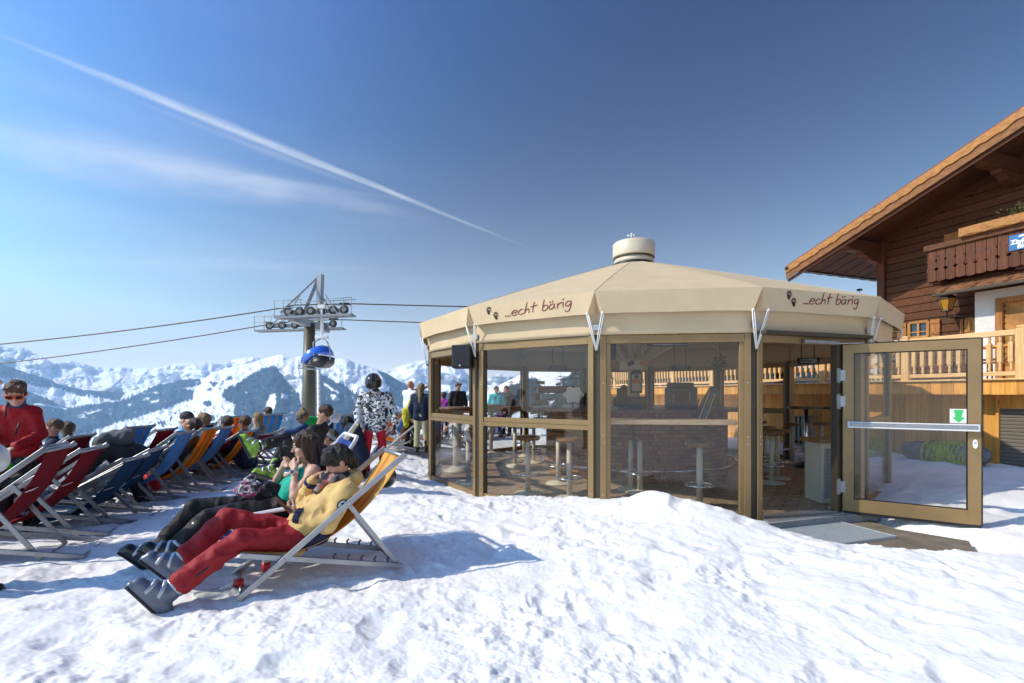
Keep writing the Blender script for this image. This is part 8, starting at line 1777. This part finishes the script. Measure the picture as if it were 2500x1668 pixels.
guest('child in turquoise jacket with pink sleeves behind the second pane', 1212, 16.2, (.1, -1), M['skin_red'], C_['cyan'], C_['purple'], HAIR['mid'], .92, .05, 85)
guest('dark haired woman in black jacket behind the second pane', 1237, 16.5, (-.4, -.9), M['skin_red'], C_['blackski'], C_['blackski'], HAIR['brown'], .93, .05, 86, long=.2)
guest('barkeeper with brown hair behind the counter monitor', 1523, 11.9, (.3, -1), M['skin_pale'], C_['navy'], C_['navy'], HAIR['mid'], 1.0, ZF + .10, 87)
# bags and helmets among the chairs
c = np.array(W(848, 1030, 8.6)); lump('rucksack', 'black rucksack hanging on the folded chairs beside the skier', 'rucksack', [cap(c, c + V_(.10, .02, -.22), .10, .13, .05), cap(c + V_(.02, -.08, .06), c + V_(.12, -.1, -.1), .05, .06, .03)], C_['blackski'], .014, .02, 12, 5)
c = np.array(W(868, 1078, 8.3)); lump('ski_bag', 'dark navy padded bag leaning behind the standing skier', 'bag', [cap(c + V_(-.05, 0, .15), c + V_(.05, 0, -.30), .16, .20, .06), cap(c + V_(-.12, -.05, -.1), c + V_(.1, -.08, -.32), .10, .12, .04)], C_['navy'], .016, .025, 9, 6)
p = W(815, 1023, 9.6); t = thing('ski_helmet', 'white ski helmet resting on the top of a blue deck chair', 'helmet', p); helmet(tuple(p), (-.3, -.9, .1), (0, 0, 1), t, C_['helmetwhite'], 1.05, 'shell')
p = W(-28, 1132, 3.75); t = thing('ski_helmet', 'silver white ski helmet at the left picture edge in front of the boy', 'helmet', p); helmet(tuple(p), (.4, -.8, .1), (0, 0, 1), t, C_['helmetwhite'], 1.05, 'shell')
c = np.array(W(22, 1140, 4.9)); C_['greenstrap'] = cloth('green strap', (.03, .45, .04)); lump('equipment_bag', 'black ski gear bag with green trim in front of the boy', 'bag', [cap(c + V_(-.12, 0, -.05), c + V_(.16, .02, .02), .10, .08, .04), cap(c + V_(-.10, -.05, -.16), c + V_(.12, 0, -.14), .10, .10, .04)], C_['blackski'], .013, .02, 12, 9)
mb = MB(); tag(None or mb.tube([Vector(c) + Vector((-.22, -.12, -.02)), Vector(c) + Vector((-.05, -.13, -.05)), Vector(c) + Vector((.14, -.10, .03))], .018, 8).build('ski_strap', C_['greenstrap']), 'bright green strap lying over the black gear bag', 'strap')
c = np.array(W(345, 1168, 6.9)); lump('red_jacket', 'bright red jacket dropped on the snow under the orange deck chair', 'jacket', [cap(c, c + V_(.18, .05, -.06), .07, .07, .03), cap(c + V_(-.35, 0, .03), c + V_(-.1, .05, .0), .05, .06, .03), cap(c + V_(.10, 0, 0), c + V_(.25, -.05, -.10), .06, .06, .03)], C_['brightred'], .013, .025, 14, 10)
c = np.array(W(192, 1172, 5.15)); lump('orange_jacket', 'orange jacket sleeve hanging between the red and navy deck chairs', 'jacket', [cap(c + V_(0, 0, .0), c + V_(-.12, .02, -.10), .035, .045, .03)], cloth('orange nylon', (.62, .08, .01)), .012, .02, 12, 11)
c = np.array(W(262, 1088, 5.6)); 
# tarpaulin roll by the terrace wall
p = Vector(G(2240, 1165, -.02)); p.z = gz(p.x, p.y); C_['tarp'] = cloth('grey speckled tarpaulin', (.20, .20, .19), .7, .5, 20, .6); C_['limestrap'] = cloth('lime yellow mesh strap', (.42, .46, .02), .6)
ctr = np.array(onplane(2312, 1140, TP(0, OFFW - .75), TN)); ctr[2] = gz(ctr[0], ctr[1]) + .16; dT = np.array(TD); tr_ = thing('tarpaulin_roll', 'rolled grey tarpaulin wrapped in yellow mesh lying on the snow behind the door glass', 'tarpaulin', ctr)
e0, e1 = ctr - dT * .48, ctr + dT * .62; skin_obj('roll', [cap(e0, e1, .21, .19, .03)], .018, C_['tarp'], tr_, .03, 6, 12)
mb = MB(); rgp = random.Random(6)
for k in range(120):
    s_ = min(.35, max(-.42, rgp.gauss(-.1, .2))); pts = []; a0 = rgp.uniform(0, 6.28); tw = rgp.uniform(-.35, .35); rr_ = rgp.uniform(.215, .26)
    for a in np.linspace(0, rgp.uniform(1.2, 3.2), 8): q = ctr + dT * (s_ + tw * a * .25) * .9 + np.array(TN) * math.cos(a0 + a) * rr_ + V_(0, 0, 1) * math.sin(a0 + a) * rr_; pts.append(Vector(q))
    L_ = [p_ + Vector(dT) * rgp.uniform(.012, .035) for p_ in pts]; mb.add(pts + L_, [(i, i + 1, i + 9, i + 8) for i in range(7)], True)
o = mb.build('mesh_wrap', C_['limestrap'], tr_, fix=False); o.modifiers.new('t', 'SOLIDIFY').thickness = .006
# tables and benches on the sun terrace
def bench_set(t_, lab):
    p = TP(t_, 1.35, 1.645); s = thing('beer_table', lab, 'beer table', p, math.atan2(TD.y, TD.x), 'beer tables on the sun terrace'); mb = MB(); mb.box((0, 0, .76), (1.5, .55, .035)); mb.build('table_top', M['larch'], s, .004, world=False); mb = MB()
    for x in (-.6, .6): mb.tube([(x, -.22, 0), (x, -.2, .74), (x, .2, .74), (x, .22, 0)], .018, 6)
    mb.build('trestle', C_['greenstrap2'], s, world=False); mb = MB()
    for y in (-.62, .62): mb.box((0, y, .46), (1.5, .25, .035))
    mb.build('bench_board', M['larch'], s, .004, world=False); mb = MB()
    for y in (-.62, .62):
        for x in (-.6, .6): mb.tube([(x, y - .1, 0), (x, y - .08, .44), (x, y + .08, .44), (x, y + .1, 0)], .016, 6)
    mb.build('bench_leg', C_['greenstrap2'], s, world=False)
C_['greenstrap2'] = mat('dark green steel', (.015, .10, .03), .4)
bench_set(.8, 'beer table with benches nearest the camera on the sun terrace'); bench_set(3.2, 'beer table seen over the left part of the door glass'); bench_set(5.9, 'beer table seen through the doorway behind the balusters'); bench_set(9.5, 'beer table at the far end of the sun terrace')
def terrace_guest(t_, off, lab, top, seed):
    b = np.array(TP(t_, off, 1.645)); fh = np.array(TD) * (1 if seed % 2 else -1); ax = np.array(TN); pe = b + V_(0, 0, .52); c = pe + V_(0, 0, .46) + fh * .02
    J = dict(head=c + V_(0, 0, .245), shl=c + ax * .17, shr=c - ax * .17, ell=c + ax * .25 + fh * .1 - V_(0, 0, .25), elr=c - ax * .25 + fh * .1 - V_(0, 0, .25), wrl=c + ax * .12 + fh * .34 - V_(0, 0, .2), wrr=c - ax * .12 + fh * .34 - V_(0, 0, .2), hil=pe + ax * .09, hir=pe - ax * .09, knl=pe + fh * .42 + ax * .1, knr=pe + fh * .42 - ax * .1, anl=b + fh * .42 + ax * .1 + V_(0, 0, .1), anr=b + fh * .42 - ax * .1 + V_(0, 0, .1)); J['tol'] = J['anl'] + fh * .15; J['tor'] = J['anr'] + fh * .15
    p = person(lab, pe); fold_body(J, p, M['skin_red'], top, C_['blackski'], HAIR['brown'], fh, V_(0, 0, 1), vox=.020, seed=seed)
terrace_guest(3.4, .75, 'guest in blue jacket sitting behind the terrace balusters over the door glass', C_['skyblue'], 91); terrace_guest(6.3, .8, 'guest in blue jacket behind the terrace balusters seen through the doorway', C_['skyblue'], 92); terrace_guest(7.9, .8, 'guest in orange jacket behind the balusters right of the large pane', cloth('orange jacket', (.6, .14, .02)), 94)
